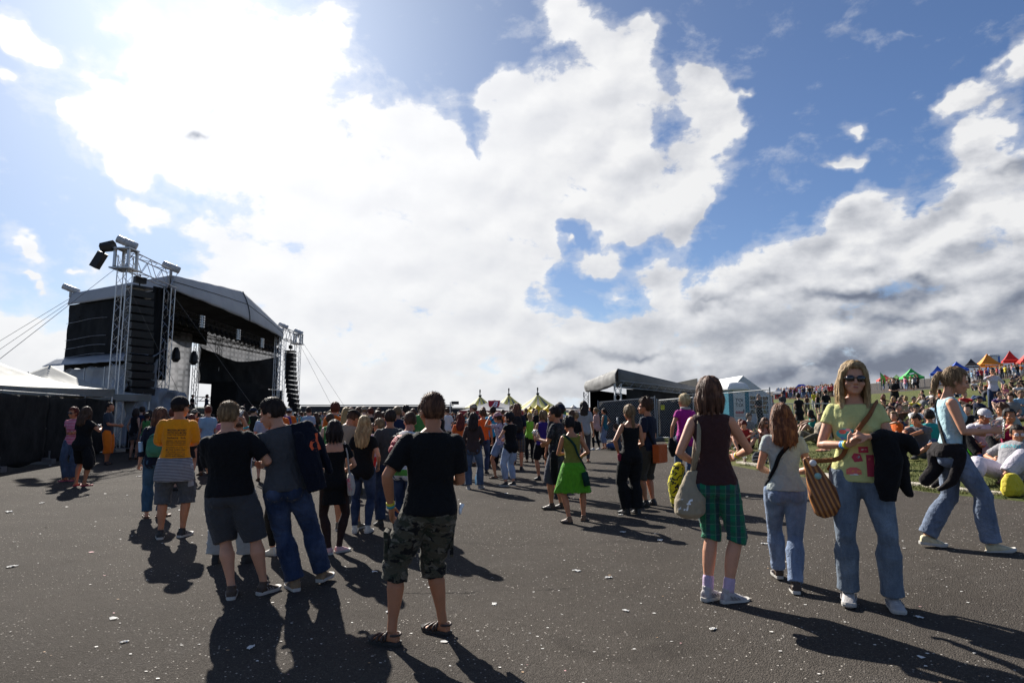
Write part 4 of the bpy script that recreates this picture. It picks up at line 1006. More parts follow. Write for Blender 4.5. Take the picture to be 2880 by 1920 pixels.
# ---------------------------------------------------------------- people: geometry
def ell(mb, c, r, rot=None, nu=16, nv=10):
 c = Vector(c); k = len(mb.v)
 for j in range(1, nv):
  th = math.pi * j / nv
  for i in range(nu):
   ph = 2 * math.pi * i / nu
   p = Vector((r[0] * math.sin(th) * math.cos(ph), r[1] * math.sin(th) * math.sin(ph), r[2] * math.cos(th)))
   mb.v.append(tuple((rot @ p if rot is not None else p) + c))
 tp = Vector((0, 0, r[2])); bt = -tp
 if rot is not None: tp = rot @ tp; bt = rot @ bt
 mb.v.append(tuple(tp + c)); mb.v.append(tuple(bt + c)); T_ = len(mb.v) - 2
 for j in range(nv - 2):
  for i in range(nu): mb.f.append((k + j * nu + i, k + (j + 1) * nu + i, k + (j + 1) * nu + (i + 1) % nu, k + j * nu + (i + 1) % nu)); mb.mi.append(mb.cur)
 for i in range(nu):
  mb.f.append((T_, k + i, k + (i + 1) % nu)); mb.f.append((T_ + 1, k + (nv - 2) * nu + (i + 1) % nu, k + (nv - 2) * nu + i)); mb.mi += [mb.cur] * 2
def loft(mb, secs, n=18):
 """secs: list of (centre, axis_x, axis_y) with half widths in the axes; closed ends"""
 k = len(mb.v)
 for c, ax, ay in secs:
  for i in range(n):
   a = 2 * math.pi * i / n; ca, sa = math.cos(a), math.sin(a); q = (abs(ca) ** 2.4 + abs(sa) ** 2.4) ** (-1 / 2.4)
   mb.v.append(tuple(c + ax * ca * q + ay * sa * q))
 for j in range(len(secs) - 1):
  for i in range(n): mb.f.append((k + j * n + i, k + j * n + (i + 1) % n, k + (j + 1) * n + (i + 1) % n, k + (j + 1) * n + i)); mb.mi.append(mb.cur)
 mb.f.append(tuple(k + i for i in range(n))[::-1]); mb.f.append(tuple(k + (len(secs) - 1) * n + i for i in range(n))); mb.mi += [mb.cur] * 2
def rtube(mb, pts, rs, n=14, endcap=True):
 """round tube with ball ends through smooth points"""
 P = [Vector(p) for p in pts]; Q = []; RR = []
 for i in range(len(P) - 1):
  p0, p1, p2, p3 = P[max(i - 1, 0)], P[i], P[i + 1], P[min(i + 2, len(P) - 1)]
  L = (p2 - p1).length; m = max(1, int(L / .035))
  for j in range(m):
   t = j / m; t2, t3 = t * t, t * t * t
   lin = p1.lerp(p2, t); cr = .5 * ((2 * p1) + (p2 - p0) * t + (2 * p0 - 5 * p1 + 4 * p2 - p3) * t2 + (3 * p1 - p0 - 3 * p2 + p3) * t3)
   Q.append(lin.lerp(cr, .35)); RR.append(rs[i] + (rs[i + 1] - rs[i]) * t)
 Q.append(P[-1]); RR.append(rs[-1]); mb.tube(Q, RR, n)
 if endcap: ell(mb, Q[0], (RR[0],) * 3, None, n, 8); ell(mb, Q[-1], (RR[-1],) * 3, None, n, 8)
_tmp = bpy.data.objects.new('remesh_work', bpy.data.meshes.new('work'))
def remesh(mb, name, voxel, smooth=3, fac=.5, dec=0):
 COL.objects.link(_tmp)
 old = _tmp.data; me = bpy.data.meshes.new('w'); me.from_pydata(mb.v, [], mb.f); me.update(); _tmp.data = me; bpy.data.meshes.remove(old)
 _tmp.modifiers.clear()
 m = _tmp.modifiers.new('r', 'REMESH'); m.mode = 'VOXEL'; m.voxel_size = voxel; m.adaptivity = 0
 if smooth: s_ = _tmp.modifiers.new('s', 'SMOOTH'); s_.iterations = smooth; s_.factor = fac
 if dec: d_ = _tmp.modifiers.new('d', 'DECIMATE'); d_.ratio = dec
 dg = bpy.context.evaluated_depsgraph_get(); dg.update()
 r = bpy.data.meshes.new_from_object(_tmp.evaluated_get(dg)); r.name = name
 r.polygons.foreach_set('use_smooth', [True] * len(r.polygons)); r.update()
 COL.objects.unlink(_tmp); return r
def co_of(me):
 a = np.empty(len(me.vertices) * 3); me.vertices.foreach_get('co', a); n = np.empty(len(me.vertices) * 3); me.vertices.foreach_get('normal', n)
 return a.reshape(-1, 3), n.reshape(-1, 3)
def displace(me, fn):
 c, n = co_of(me); d = fn(c, n); c = c + n * d[:, None]; me.vertices.foreach_set('co', c.ravel()); me.update()
def folds(c, amp, fx, fz, seed=0):
 r = np.random.RandomState(seed); out = np.zeros(len(c))
 for i in range(6):
  k = (r.rand(3) - .5) * 2 * np.array([fx, fx, fz]) * (1 + i * .45); ph = r.rand() * 6.28
  w_ = np.sin(c @ (r.rand(3) * 9) + r.rand() * 6) * 1.6
  s_ = np.sin(c @ k + ph + w_); out += (1 - np.abs(s_)) ** 2 * (.75 ** i)
 return (out - out.mean()) * amp * .45
def two_bone(a, t, l1, l2, hint):
 a = Vector(a); t = Vector(t); d = t - a; L = d.length; mx = (l1 + l2) * .998
 if L > mx: t = a + d * (mx / L); d = t - a; L = mx
 if L < abs(l1 - l2) + .02: L = abs(l1 - l2) + .02; d = d.normalized() * L; t = a + d
 x = (l1 * l1 - l2 * l2 + L * L) / (2 * L); h = math.sqrt(max(l1 * l1 - x * x, 0)); u = d.normalized(); hv = Vector(hint); hv = hv - u * hv.dot(u)
 if hv.length < 1e-4: hv = u.orthogonal()
 return a + u * x + hv.normalized() * h, t
TORSO_M = [(-.115, .105, .085, -.01), (-.07, .155, .112, -.012), (-.02, .172, .120, -.014), (.04, .166, .112, -.006), (.10, .155, .103, 0), (.16, .149, .100, .002), (.22, .152, .103, .002),
           (.29, .162, .110, .003), (.36, .172, .116, .003), (.42, .176, .112, -.002), (.465, .170, .098, -.008), (.50, .142, .080, -.014), (.53, .098, .064, -.014), (.56, .066, .058, -.010)]
TORSO_F = [(-.115, .110, .090, -.012), (-.07, .162, .116, -.018), (-.02, .176, .120, -.020), (.04, .163, .108, -.010), (.10, .140, .094, -.002), (.16, .126, .086, .002), (.22, .128, .088, .003),
           (.29, .140, .098, .006), (.36, .150, .104, .006), (.42, .152, .096, -.004), (.465, .146, .084, -.010), (.50, .120, .070, -.014), (.53, .084, .056, -.014), (.56, .056, .050, -.010)]
class Fig:
 def __init__(s, sex='m', lean=0, side=0, pyaw=0, cyaw=0, hyaw=0, hpitch=0, hroll=0, hz=.95, px=0, pyy=0, lf=(-.10, .0), rf=(.10, .0), lfy=10, rfy=-10, lfz=0, rfz=0,
                 lh=None, rh=None, le=None, re=None, lk=None, rk=None, girth=1.0, ppitch=None, lcurl=.5, rcurl=.5, foot_pitch=(0, 0), lhd=None, rhd=None, shoulders=1.0, legg=1.0):
  s.sex = sex; T_ = TORSO_M if sex == 'm' else TORSO_F
  s.tab = T_; s.g = girth * (.95 if sex == 'm' else .95); s.lg = legg * 1.05; P0 = Vector((px, pyy, hz)); pp = (lean * .35 if ppitch is None else ppitch)
  def rot(y, p, sd_): return Matrix.Rotation(R(y), 3, 'Z') @ Matrix.Rotation(R(-p), 3, 'X') @ Matrix.Rotation(R(sd_), 3, 'Y')
  s.Rp = rot(pyaw, pp, side * .2); s.P = P0; s.fr = []; o = P0.copy(); N = 28; ds = .56 / N
  for i in range(N + 1):
   t = i / N; r_ = rot(pyaw + (cyaw - pyaw) * t, pp + (lean - pp) * t, side * (.2 + .8 * t)); s.fr.append((o.copy(), r_)); o = o + r_ @ Vector((0, 0, ds))
  s.Rc = s.fr[int(N * .8)][1]; s.nb = s.at(.53)[0]
  sh = (.163 if sex == 'm' else .143) * shoulders
  s.S = [s.at(.462)[0] + s.Rc @ Vector((sx * sh, -.012, 0)) for sx in (-1, 1)]
  s.Rh = Matrix.Rotation(R(hyaw), 3, 'Z') @ Matrix.Rotation(R(-hpitch), 3, 'X') @ Matrix.Rotation(R(hroll), 3, 'Y')
  s.hc = s.nb + s.Rc @ Vector((0, .012, .055)) + s.Rh @ Vector((0, .018, .105))
  s.hip = [P0 + s.Rp @ Vector((sx * .092, 0, -.02)) for sx in (-1, 1)]
  s.ank = []; s.knee = []; s.fyaw = (lfy, rfy); s.fp = foot_pitch
  for i, (f, fz, kh) in enumerate(((lf, lfz, lk), (rf, rfz, rk))):
   a = Vector((f[0], f[1], .085 + fz)); yw = R(s.fyaw[i]); kh = kh or (-math.sin(yw) * 1 + (-.08, .08)[i], math.cos(yw), .15)
   k, e = two_bone(s.hip[i], a, .432, .432, kh); s.knee.append(k); s.ank.append(e)
  s.elb = []; s.wr = []; s.curl = (lcurl, rcurl); s.hd = (lhd, rhd)
  for i, (h, eh) in enumerate(((lh, le), (rh, re))):
   sx = (-1, 1)[i]; h = h or (sx * .27, .04, hz - .08); eh = eh or (sx * .5, -.8, -.4)
   k, e = two_bone(s.S[i], h, .285, .255, eh); s.elb.append(k); s.wr.append(e)
 def at(s, h):
  t = max(0, min(1, h / .56)); i = t * (len(s.fr) - 1); a = int(i); b = min(a + 1, len(s.fr) - 1); f = i - a
  o = s.fr[a][0].lerp(s.fr[b][0], f); r_ = s.fr[a][1]
  if h < 0: o = o + s.Rp @ Vector((0, 0, h))
  return o, r_
 def sec(s, h, off=0.0, offd=None):
  T_ = s.tab; hs = [q[0] for q in T_]; w_ = interp(h, hs, [q[1] for q in T_]) * s.g; d = interp(h, hs, [q[2] for q in T_]) * s.g; yo = interp(h, hs, [q[3] for q in T_])
  o, r_ = s.at(h); return o + r_ @ Vector((0, yo, 0)), r_ @ Vector((w_ + off, 0, 0)), r_ @ Vector((0, d + (off if offd is None else offd), 0))
 def surf(s, h, ang, off=0.0):
  """point on the torso surface; ang 0 = front, 90 = figure's left"""
  c, ax, ay = s.sec(h, off); a = R(ang); ca, sa = math.cos(a), math.sin(a); q = (abs(ca) ** 2.4 + abs(sa) ** 2.4) ** (-1 / 2.4)
  return c + ay * ca * q - ax * sa * q
 def torso(s, mb, h0=-.115, h1=.56, off=0.0, flare=0.0, bust=True, glute=True, offs=None):
  hs = [h0] + [q[0] for q in s.tab if h0 + .012 < q[0] < h1 - .012] + [h1]
  loft(mb, [s.sec(h, (offs(h) if offs else off) + flare * max(0, (.18 - h) / .3)) for h in hs])
  if s.sex == 'f' and bust and h1 > .36:
   for sx in (-1, 1): c, ax, ay = s.sec(.325); ell(mb, c + ax.normalized() * sx * .066 + ay * .62, (.060 + off * .8, .052 + off * .8, .058 + off * .8), s.at(.33)[1])
  if glute:
   for sx in (-1, 1): ell(mb, s.P + s.Rp @ Vector((sx * .078, -.062, -.055)), (.078 + off, .072 + off, .085 + off), s.Rp)
 def leg(s, mb, i, t1=2.0, off=0.0, flare=0.0, t0=0.0, loose=0.0):
  g = s.lg; A, K, E_ = s.hip[i], s.knee[i], s.ank[i]
  back = -(s.knee[i] - (A + E_) / 2); back = back.normalized() if back.length > .03 else s.Rp @ Vector((0, -1, 0))
  prof = [(0, .090 * g, 0), (.22, .086 * g, .004), (.5, .073 * g, .002), (.8, .060 * g, 0), (1.0, .055, 0), (1.12, .054, .006), (1.32, .061 * g, .014), (1.55, .052, .012), (1.8, .038, .004), (2.0, .037, 0)]
  pts = []; rs = []
  def pt(t, bo):
   p = A.lerp(K, t) if t <= 1 else K.lerp(E_, t - 1); return p + back * bo
  last = None
  for t, r, bo in prof:
   if t < t0: continue
   if t > t1: break
   pts.append(pt(t, bo)); rs.append(r + off + loose * min(1, t / .5) + flare * max(0, t - 1.15)); last = t
  if last is not None and last < t1 - .01:
   r = interp(t1, [q[0] for q in prof], [q[1] for q in prof]); pts.append(pt(t1, 0)); rs.append(r + off + loose + flare * max(0, t1 - 1.15))
  rtube(mb, pts, rs, endcap=False)
  ell(mb, pts[0], (rs[0],) * 3)
  if t1 >= 1.0: pass
 def arm(s, mb, i, t1=2.0, off=0.0, loose=0.0):
  g = 1.0 if s.sex == 'm' else .84; A, K, E_ = s.S[i], s.elb[i], s.wr[i]
  prof = [(0, .056 * g), (.18, .056 * g), (.5, .048 * g), (.85, .041 * g), (1.0, .039 * g), (1.2, .042 * g), (1.5, .036 * g), (1.85, .027 * g), (2.0, .026 * g)]
  pts = []; rs = []
  for t, r in prof:
   if t > t1: break
   pts.append(A.lerp(K, t) if t <= 1 else K.lerp(E_, t - 1)); rs.append(r + off + loose * min(1, t / .4))
  if prof[-1][0] > t1: r = interp(t1, [q[0] for q in prof], [q[1] for q in prof]); pts.append(A.lerp(K, t1) if t1 <= 1 else K.lerp(E_, t1 - 1)); rs.append(r + off + loose)
  rtube(mb, pts, rs, endcap=False); ell(mb, pts[0] + Vector((0, 0, -.004)), (rs[0] * 1.03,) * 3)
 def handframe(s, i):
  d = (s.wr[i] - s.elb[i]).normalized()
  if s.hd[i] is not None: d = Vector(s.hd[i][:3]).normalized()
  sx = (-1, 1)[i]; n = Vector(s.hd[i][3:6]) if (s.hd[i] is not None and len(s.hd[i]) > 3) else Vector((-sx, 0, 0)) + Vector((0, -.2, 0))
  n = (n - d * n.dot(d)).normalized(); w_ = d.cross(n);
  if w_.dot(Vector((0, 1, .3))) < 0: w_ = -w_        # w_: thumb side (forward / up)
  return d, n, w_
 def hand(s, mb, i, fine=True):
  d, n, w_ = s.handframe(i); g = 1.0 if s.sex == 'm' else .88; W_ = s.wr[i]; c = s.curl[i]
  loft(mb, [(W_ - d * .01, w_ * .026 * g, n * .020 * g), (W_ + d * .03 * g, w_ * .036 * g, n * .017 * g), (W_ + d * .07 * g, w_ * .043 * g, n * .016 * g), (W_ + d * .098 * g, w_ * .041 * g, n * .013 * g)], 12)
  if not fine:
   q = W_ + d * .09 * g; rtube(mb, [q, q + d * .045 + n * .02 * c, q + d * .06 + n * (.02 + .06 * c)], [.026, .024, .018], 8); return
  for k, (L, o) in enumerate(((.072, .031), (.082, .011), (.076, -.010), (.060, -.030))):
   q = W_ + (d * .092 + w_ * o) * g; seg = L * g / 3; dd = d.copy(); nn = n.copy(); pts = [q]; ang = R(14 + 62 * c * (.85 + .1 * k))
   for j in range(3):
    dd, nn = dd * math.cos(ang) + nn * math.sin(ang), nn * math.cos(ang) - dd * math.sin(ang); pts.append(pts[-1] + dd * seg * (1.25, 1, .8)[j])
   rtube(mb, pts, [.0098 * g, .0090 * g, .0084 * g, .0072 * g], 8)
  q = W_ + (d * .028 + w_ * .030) * g; t1 = (d * .62 + w_ * .62 + n * (.25 + .3 * c)).normalized(); t2 = (d * .85 + w_ * .1 + n * (.3 + .45 * c)).normalized()
  rtube(mb, [q, q + t1 * .042 * g, q + t1 * .042 * g + t2 * .036 * g], [.0140 * g, .0108 * g, .0085 * g], 8)
 def footframe(s, i):
  return Matrix.Rotation(R(s.fyaw[i]), 3, 'Z') @ Matrix.Rotation(R(s.fp[i]), 3, 'X')
 def foot(s, mb, i, off=0.0, shoe=False):
  F_ = s.footframe(i); A = s.ank[i]; g = .93 if s.sex == 'm' else .86
  secs = [(-.062, .030, .030, -.048), (-.045, .036, .040, -.044), (0, .037, .050, -.036), (.05, .040, .038, -.048), (.10, .045, .028, -.058), (.145, .044, .020, -.066), (.178, .030, .013, -.072)]
  loft(mb, [(A + F_ @ Vector((0, y * g, z)), F_ @ Vector((w_ * g + off, 0, 0)), F_ @ Vector((0, 0, h + off * .7))) for y, w_, h, z in secs], 14)
  if shoe: rtube(mb, [A + F_ @ Vector((0, -.008, -.03)), A + F_ @ Vector((0, -.004, .028))], [.040, .043], 12, False)
 def head(s, mb, fine=True):
  H, C = s.Rh, s.hc; g = 1.09 if s.sex == 'm' else 1.05
  E_ = lambda c, r: ell(mb, C + H @ (Vector(c) * g), tuple(q * g for q in r), H, 20, 14)
  E_((0, -.014, .024), (.077, .096, .092)); E_((0, .030, -.030), (.064, .066, .075)); E_((0, .044, -.066), (.048, .050, .046)); E_((0, .080, -.094), (.020, .018, .018))
  rtube(mb, [s.nb + s.Rc @ Vector((0, -.012, -.03)), s.nb + s.Rc @ Vector((0, -.006, .03)), C + H @ Vector((0, -.020, -.05))], [.060 * g * (.96 if s.sex == 'm' else .82), .053 * g * (.96 if s.sex == 'm' else .82), .052 * g], 14)
  for sx in (-1, 1): E_((sx * .076, -.008, -.018), (.011, .020, .031))
  if fine:
   rtube(mb, [C + H @ (Vector((0, .092, .008)) * g), C + H @ (Vector((0, .106, -.022)) * g), C + H @ (Vector((0, .112, -.034)) * g)], [.009, .011, .0125], 8)
   for sx in (-1, 1): E_((sx * .011, .102, -.037), (.009, .010, .008)); E_((sx * .040, .066, -.036), (.024, .022, .022)); E_((sx * .034, .080, .016), (.026, .012, .008))
   E_((0, .093, -.060), (.024, .010, .0065)); E_((0, .091, -.071), (.020, .010, .007))
def build_body(F, voxel, bare_torso=True, feet=True, fine=True, hands=(True, True), shrink=0.0):
 mb = MB(); F.torso(mb, off=-shrink)
 for i in (0, 1):
  F.leg(mb, i, off=-shrink * .6); F.arm(mb, i)
  if hands[i]: F.hand(mb, i, fine)
  F.foot(mb, i, off=-.004)
 F.head(mb, fine); return remesh(mb, 'body', voxel, 2, .5)
def build_top(F, voxel, sleeve=.6, hem=-.10, off=.016, flare=.0, loose=.012, neck=.535, amp=.0045, seed=1, amp_f=(26, 14), hood=False, straps=None, smooth=3):
 mb = MB(); F.torso(mb, hem, neck, off, flare + .018, True, hem < -.075)
 if hem < -.12:
  c, ax, ay = F.sec(-.115, off); c2 = c + F.Rp @ Vector((0, 0, hem + .115)); loft(mb, [(c, ax * 1.25, ay * 1.2), (c2, ax * (1.30 + flare * 6), ay * (1.25 + flare * 6))])
 if sleeve > 0:
  for i in (0, 1): F.arm(mb, i, sleeve, off * .62, loose * .7)
 elif straps is None:
  for i in (0, 1): ell(mb, F.S[i] + (F.nb - F.S[i]) * .22 + Vector((0, 0, -.006)), (.052, .060, .052))
 if straps:
  for sx in (-1, 1): rtube(mb, [F.surf(.33, -sx * 38, .004), F.surf(.43, -sx * 42, .010), F.surf(.512, -sx * 62, .013), F.surf(.47, -sx * 120, .012), F.surf(.36, -sx * 146, .004)], [straps] * 5, 8)
 if hood: ell(mb, F.at(.50)[0] + F.Rc @ Vector((0, -.085, .0)), (.105, .055, .065), F.Rc)
 me = remesh(mb, 'top', voxel, smooth)
 def d(c, n):
  hgt = c[:, 2]; f = folds(c, amp * 1.6, *amp_f, seed); return f + amp * .3 * np.sin(c[:, 0] * 90 + np.sin(hgt * 30) * 2)
 displace(me, d); return me
def build_bottom(F, voxel, hem=None, t1=1.9, off=.014, flare=.0, loose=.0, top=.055, amp=.004, seed=2, skirt=None, smooth=3, amp_f=(14, 30)):
 mb = MB(); hm = hem if hem is not None else .2; F.torso(mb, -.115, min(top, hm + .035), off, 0, False, True, (lambda h: off if h < hm - .02 else min(off, .004)))
 if skirt is None:
  for i in (0, 1): F.leg(mb, i, t1, off, flare, 0, loose)
  ell(mb, F.P + F.Rp @ Vector((0, -.005, -.10)), (.075, .085, .06), F.Rp)
 else:
  L, fl = skirt; c0, ax, ay = F.sec(top, off + .004); secs = [(c0, ax, ay)]; kc = (F.knee[0] + F.knee[1]) / 2; wk = (F.knee[0] - F.knee[1]).length / 2
  for t in (.15, .35, .6, .8, 1.0):
   h = top - t * L; c = F.P + F.Rp @ Vector((0, -.01, h)); k = min(1, max(0, -h / .45)); c = c.lerp(Vector((kc.x, kc.y, c.z)), k * .6)
   w_ = (.176 + off + fl * t + max(0, wk - .1) * k); secs.append((c, F.Rp @ Vector((w_, 0, 0)), F.Rp @ Vector((0, .130 + off + fl * .8 * t, 0))))
  loft(mb, secs, 28)
 me = remesh(mb, 'bottom', voxel, smooth)
 def d(c, n):
  f = folds(c, amp * 1.6, *amp_f, seed); f = np.where(c[:, 2] > F.P.z + hm - .03, np.minimum(f, 0) * .4, f)
  if skirt is not None:
   ang = np.arctan2(c[:, 1] - F.P.y, c[:, 0] - F.P.x); dz = np.clip((F.P.z - c[:, 2]) / .4, 0, 1.3); f = f + np.sin(ang * 9 + seed) * .012 * dz
  return f
 displace(me, d); return me
def build_hair(F, style, voxel, seed=0):
 H, C = F.Rh, F.hc; g = 1.09 if F.sex == 'm' else 1.05; mb = MB(); r_ = np.random.RandomState(seed)
 thick = {'crop': .006, 'short': .013, 'bob': .020, 'long': .018, 'pony': .012, 'curly': .030, 'tuft': .018, 'bald': .001}.get(style, .015)
 nu, nv = 40, 28; k = len(mb.v); low = -.056 if style in ('crop', 'short', 'tuft') else -.085
 for j in range(nv + 1):
  th = math.pi * j / nv
  for i in range(nu):
   ph = 2 * math.pi * i / nu; d = Vector((math.sin(th) * math.cos(ph), math.sin(th) * math.sin(ph), math.cos(th)))
   p = Vector((d.x * .077, d.y * .096 - .014, d.z * .096 + .024)); front = p.y; inside = 0.0
   hl = .060 if style in ('crop', 'short', 'bald', 'tuft') else (.074 if style in ('long', 'pony', 'lowpony', 'bun') else .056)
   if front > .030 and p.z < hl: inside = 1
   if p.z < low + max(0, front + .03) * .9 and style not in (): inside = 1
   if abs(p.x) > .05 and p.z < -.005 and front > -.012: inside = 1
   t_ = thick * (1 + .25 * math.sin(ph * 5 + seed)) + (.004 if d.z > .6 else 0)
   if style == 'tuft': t_ += .014 * max(0, d.z) * (1 + math.sin(ph * 7 + seed))
   q = p + d * (t_ if not inside else -.02); mb.v.append(tuple(C + H @ (q * g)))
 for j in range(nv):
  for i in range(nu): mb.f.append((k + j * nu + i, k + (j + 1) * nu + i, k + (j + 1) * nu + (i + 1) % nu, k + j * nu + (i + 1) % nu)); mb.mi.append(0)
 Wd = lambda v: C + H @ (Vector(v) * g)
 bk = lambda v: F.nb + F.Rc @ Vector(v)
 if style == 'bob':
  for x, yy, e in ((-.068, .015, -.125), (-.074, -.03, -.14), (-.055, -.075, -.15), (-.02, -.098, -.155), (.02, -.098, -.155), (.055, -.075, -.15), (.074, -.03, -.14), (.068, .015, -.125)):
   rtube(mb, [Wd((x * .8, yy * .8, .04)), Wd((x * 1.22, yy * 1.12, -.04)), Wd((x * 1.15, yy * 1.05, e))], [.030, .030, .016], 10)
 if style == 'long':
  ln = .30 if seed % 2 else .24
  for x in (-.062, -.035, 0, .035, .062):
   rtube(mb, [Wd((x * .8, -.06, .05)), Wd((x * 1.3, -.098 + abs(x) * .35, -.04)), bk((x * 1.35, -.115 + abs(x) * .25, .02)), bk((x * 1.4, -.128 + abs(x) * .2, -.08)), bk((x * 1.2, -.125, -ln + .10 + abs(x) * .5))], [.036, .036, .034, .030, .014], 10)
  for sx in (-1, 1):
   rtube(mb, [Wd((sx * .040, .050, .088)), Wd((sx * .070, .048, .045)), Wd((sx * .084, .034, -.03)), Wd((sx * .082, .028, -.10)), bk((sx * .082, .045, -.01)), bk((sx * .088, .075, -.11))], [.014, .018, .017, .020, .022, .012], 10)
   rtube(mb, [Wd((sx * .070, .0, .03)), Wd((sx * .088, -.01, -.05)), Wd((sx * .088, -.02, -.12)), bk((sx * .090, -.02, .0)), bk((sx * .095, .02, -.12))], [.024, .022, .024, .026, .012], 10)
 if style == 'pony':
  rtube(mb, [Wd((0, -.10, .045)), Wd((0, -.135, .035)), Wd((0, -.150, -.03)), Wd((0, -.145, -.11)), Wd((0, -.128, -.17))], [.022, .028, .034, .028, .008], 12)
 if style == 'lowpony':
  rtube(mb, [Wd((0, -.085, -.03)), Wd((0, -.115, -.06)), Wd((0, -.12, -.13)), Wd((.01, -.11, -.21)), Wd((.015, -.10, -.27))], [.026, .026, .026, .022, .008], 12)
 if style == 'bun': ell(mb, Wd((0, -.115, .03)), (.038,) * 3)
 if style == 'curly':
  for q in range(40):
   a = r_.rand() * 6.28; zz = -.10 + .2 * r_.rand(); rr = .082; x, yy = math.cos(a) * rr * .95, -.02 + math.sin(a) * rr
   if yy > .03 and zz < .06: continue
   ell(mb, Wd((x, yy, zz)), (.026,) * 3, None, 8, 6)
 me = remesh(mb, 'hair', voxel, 1, .4)
 def dsp(c, n):
  L = (c - np.array(C)) @ np.array(H); an = np.arctan2(L[:, 1], L[:, 0])
  s_ = np.sin(an * 34 + np.sin(L[:, 2] * 40) * 1.2 + seed) * (.0022 if style in ('crop', 'short', 'tuft', 'curly') else .0012) + np.sin(an * 71 + L[:, 2] * 25) * .0014
  r2 = np.sin(c[:, 0] * 210 + np.sin(c[:, 2] * 60)) * np.sin(c[:, 1] * 190 + 1) * .0016
  return s_ + r2
 displace(me, dsp); return me
def build_shoe(F, i, voxel, kind='sneaker'):
 mb = MB(); F.foot(mb, i, .009, kind != 'low'); return remesh(mb, 'shoe', voxel, 2)
def build_sole(F, i):
 mb = MB(); Fm = F.footframe(i); A = F.ank[i]; g = .94 if F.sex == 'm' else .87; out = []
 for y, w_ in ((-.075, .018), (-.066, .034), (-.03, .043), (.03, .044), (.09, .053), (.14, .054), (.172, .044), (.192, .022)): out.append((y * g, w_ * g))
 ring = [(-w_, y) for y, w_ in out] + [(w_, y) for y, w_ in out[::-1]]; n = len(ring)
 for z, s_ in ((-.086, 1.0), (-.072, 1.06), (-.058, 1.03)):
  for x, y in ring: mb.v.append(tuple(A + Fm @ Vector((x * s_, y * (1 + (s_ - 1) * .4), z + (max(0, y - .13) * .25)))))
 for j in range(2):
  for k in range(n): mb.f.append((j * n + k, j * n + (k + 1) % n, (j + 1) * n + (k + 1) % n, (j + 1) * n + k)); mb.mi.append(0)
 mb.f.append(tuple(range(n))[::-1]); mb.f.append(tuple(2 * n + k for k in range(n))); mb.mi += [0, 0]
 return mb
def strap_mesh(F, path, w_=.022, th=.004, off=.024, closed=False, bvh=None):
 """flat band following the torso: path of (h, angle[, extra offset]) or Vectors"""
 pts = []
 for q in path: pts.append(q if isinstance(q, Vector) else F.surf(q[0], q[1], off + (q[2] if len(q) > 2 else 0)))
 P = []
 for i in range(len(pts) - 1):
  for j in range(6):
   t = j / 6; p0, p1, p2, p3 = pts[max(i - 1, 0)], pts[i], pts[i + 1], pts[min(i + 2, len(pts) - 1)]
   P.append(.5 * ((2 * p1) + (p2 - p0) * t + (2 * p0 - 5 * p1 + 4 * p2 - p3) * t * t + (3 * p1 - p0 - 3 * p2 + p3) * t ** 3))
 P.append(pts[-1]); mb = MB(); k = 0; cen = F.at(.3)[0]
 if bvh is not None:
  Q = []
  for p in P:
   loc, nrm, idx, dist = bvh.find_nearest(p)
   if loc is not None:
    sd_ = (p - loc).dot(nrm)
    if sd_ < .006: p = loc + nrm * .007
   Q.append(p)
  P = Q
 for i, p in enumerate(P):
  d = (P[min(i + 1, len(P) - 1)] - P[max(i - 1, 0)]).normalized(); o_ = p - F.at(max(0, min(.5, (p - F.P).z)))[0]; o_ = (o_ - d * o_.dot(d)).normalized(); s_ = d.cross(o_)
  for a, b in ((-1, 0), (1, 0), (1, 1), (-1, 1)): mb.v.append(tuple(p + s_ * a * w_ / 2 + o_ * b * th))
 for i in range(len(P) - 1):
  for j in range(4): mb.f.append((i * 4 + j, i * 4 + (j + 1) % 4, i * 4 + 4 + (j + 1) % 4, i * 4 + 4 + j)); mb.mi.append(0)
 n = len(P) * 4; mb.f += [(3, 2, 1, 0), (n - 4, n - 3, n - 2, n - 1)]; mb.mi += [0, 0]
 return mb
def bvh_of(me):
 c, _ = co_of(me); return BVHTree.FromPolygons([tuple(p) for p in c], [tuple(p.vertices) for p in me.polygons])
def project(me, bvh, org, right, up, dirn, off=.003):
 """drape a flat mesh (x right, y up) onto a surface"""
 org, right, up, dirn = Vector(org), Vector(right), Vector(up), Vector(dirn)
 for v in me.vertices:
  p = org + right * v.co.x + up * v.co.y; hit = bvh.ray_cast(p - dirn * .4, dirn, 1.0)
  if hit[0] is not None: v.co = hit[0] - dirn * (off + v.co.z * .2)
  else: v.co = p
 me.update(); return me
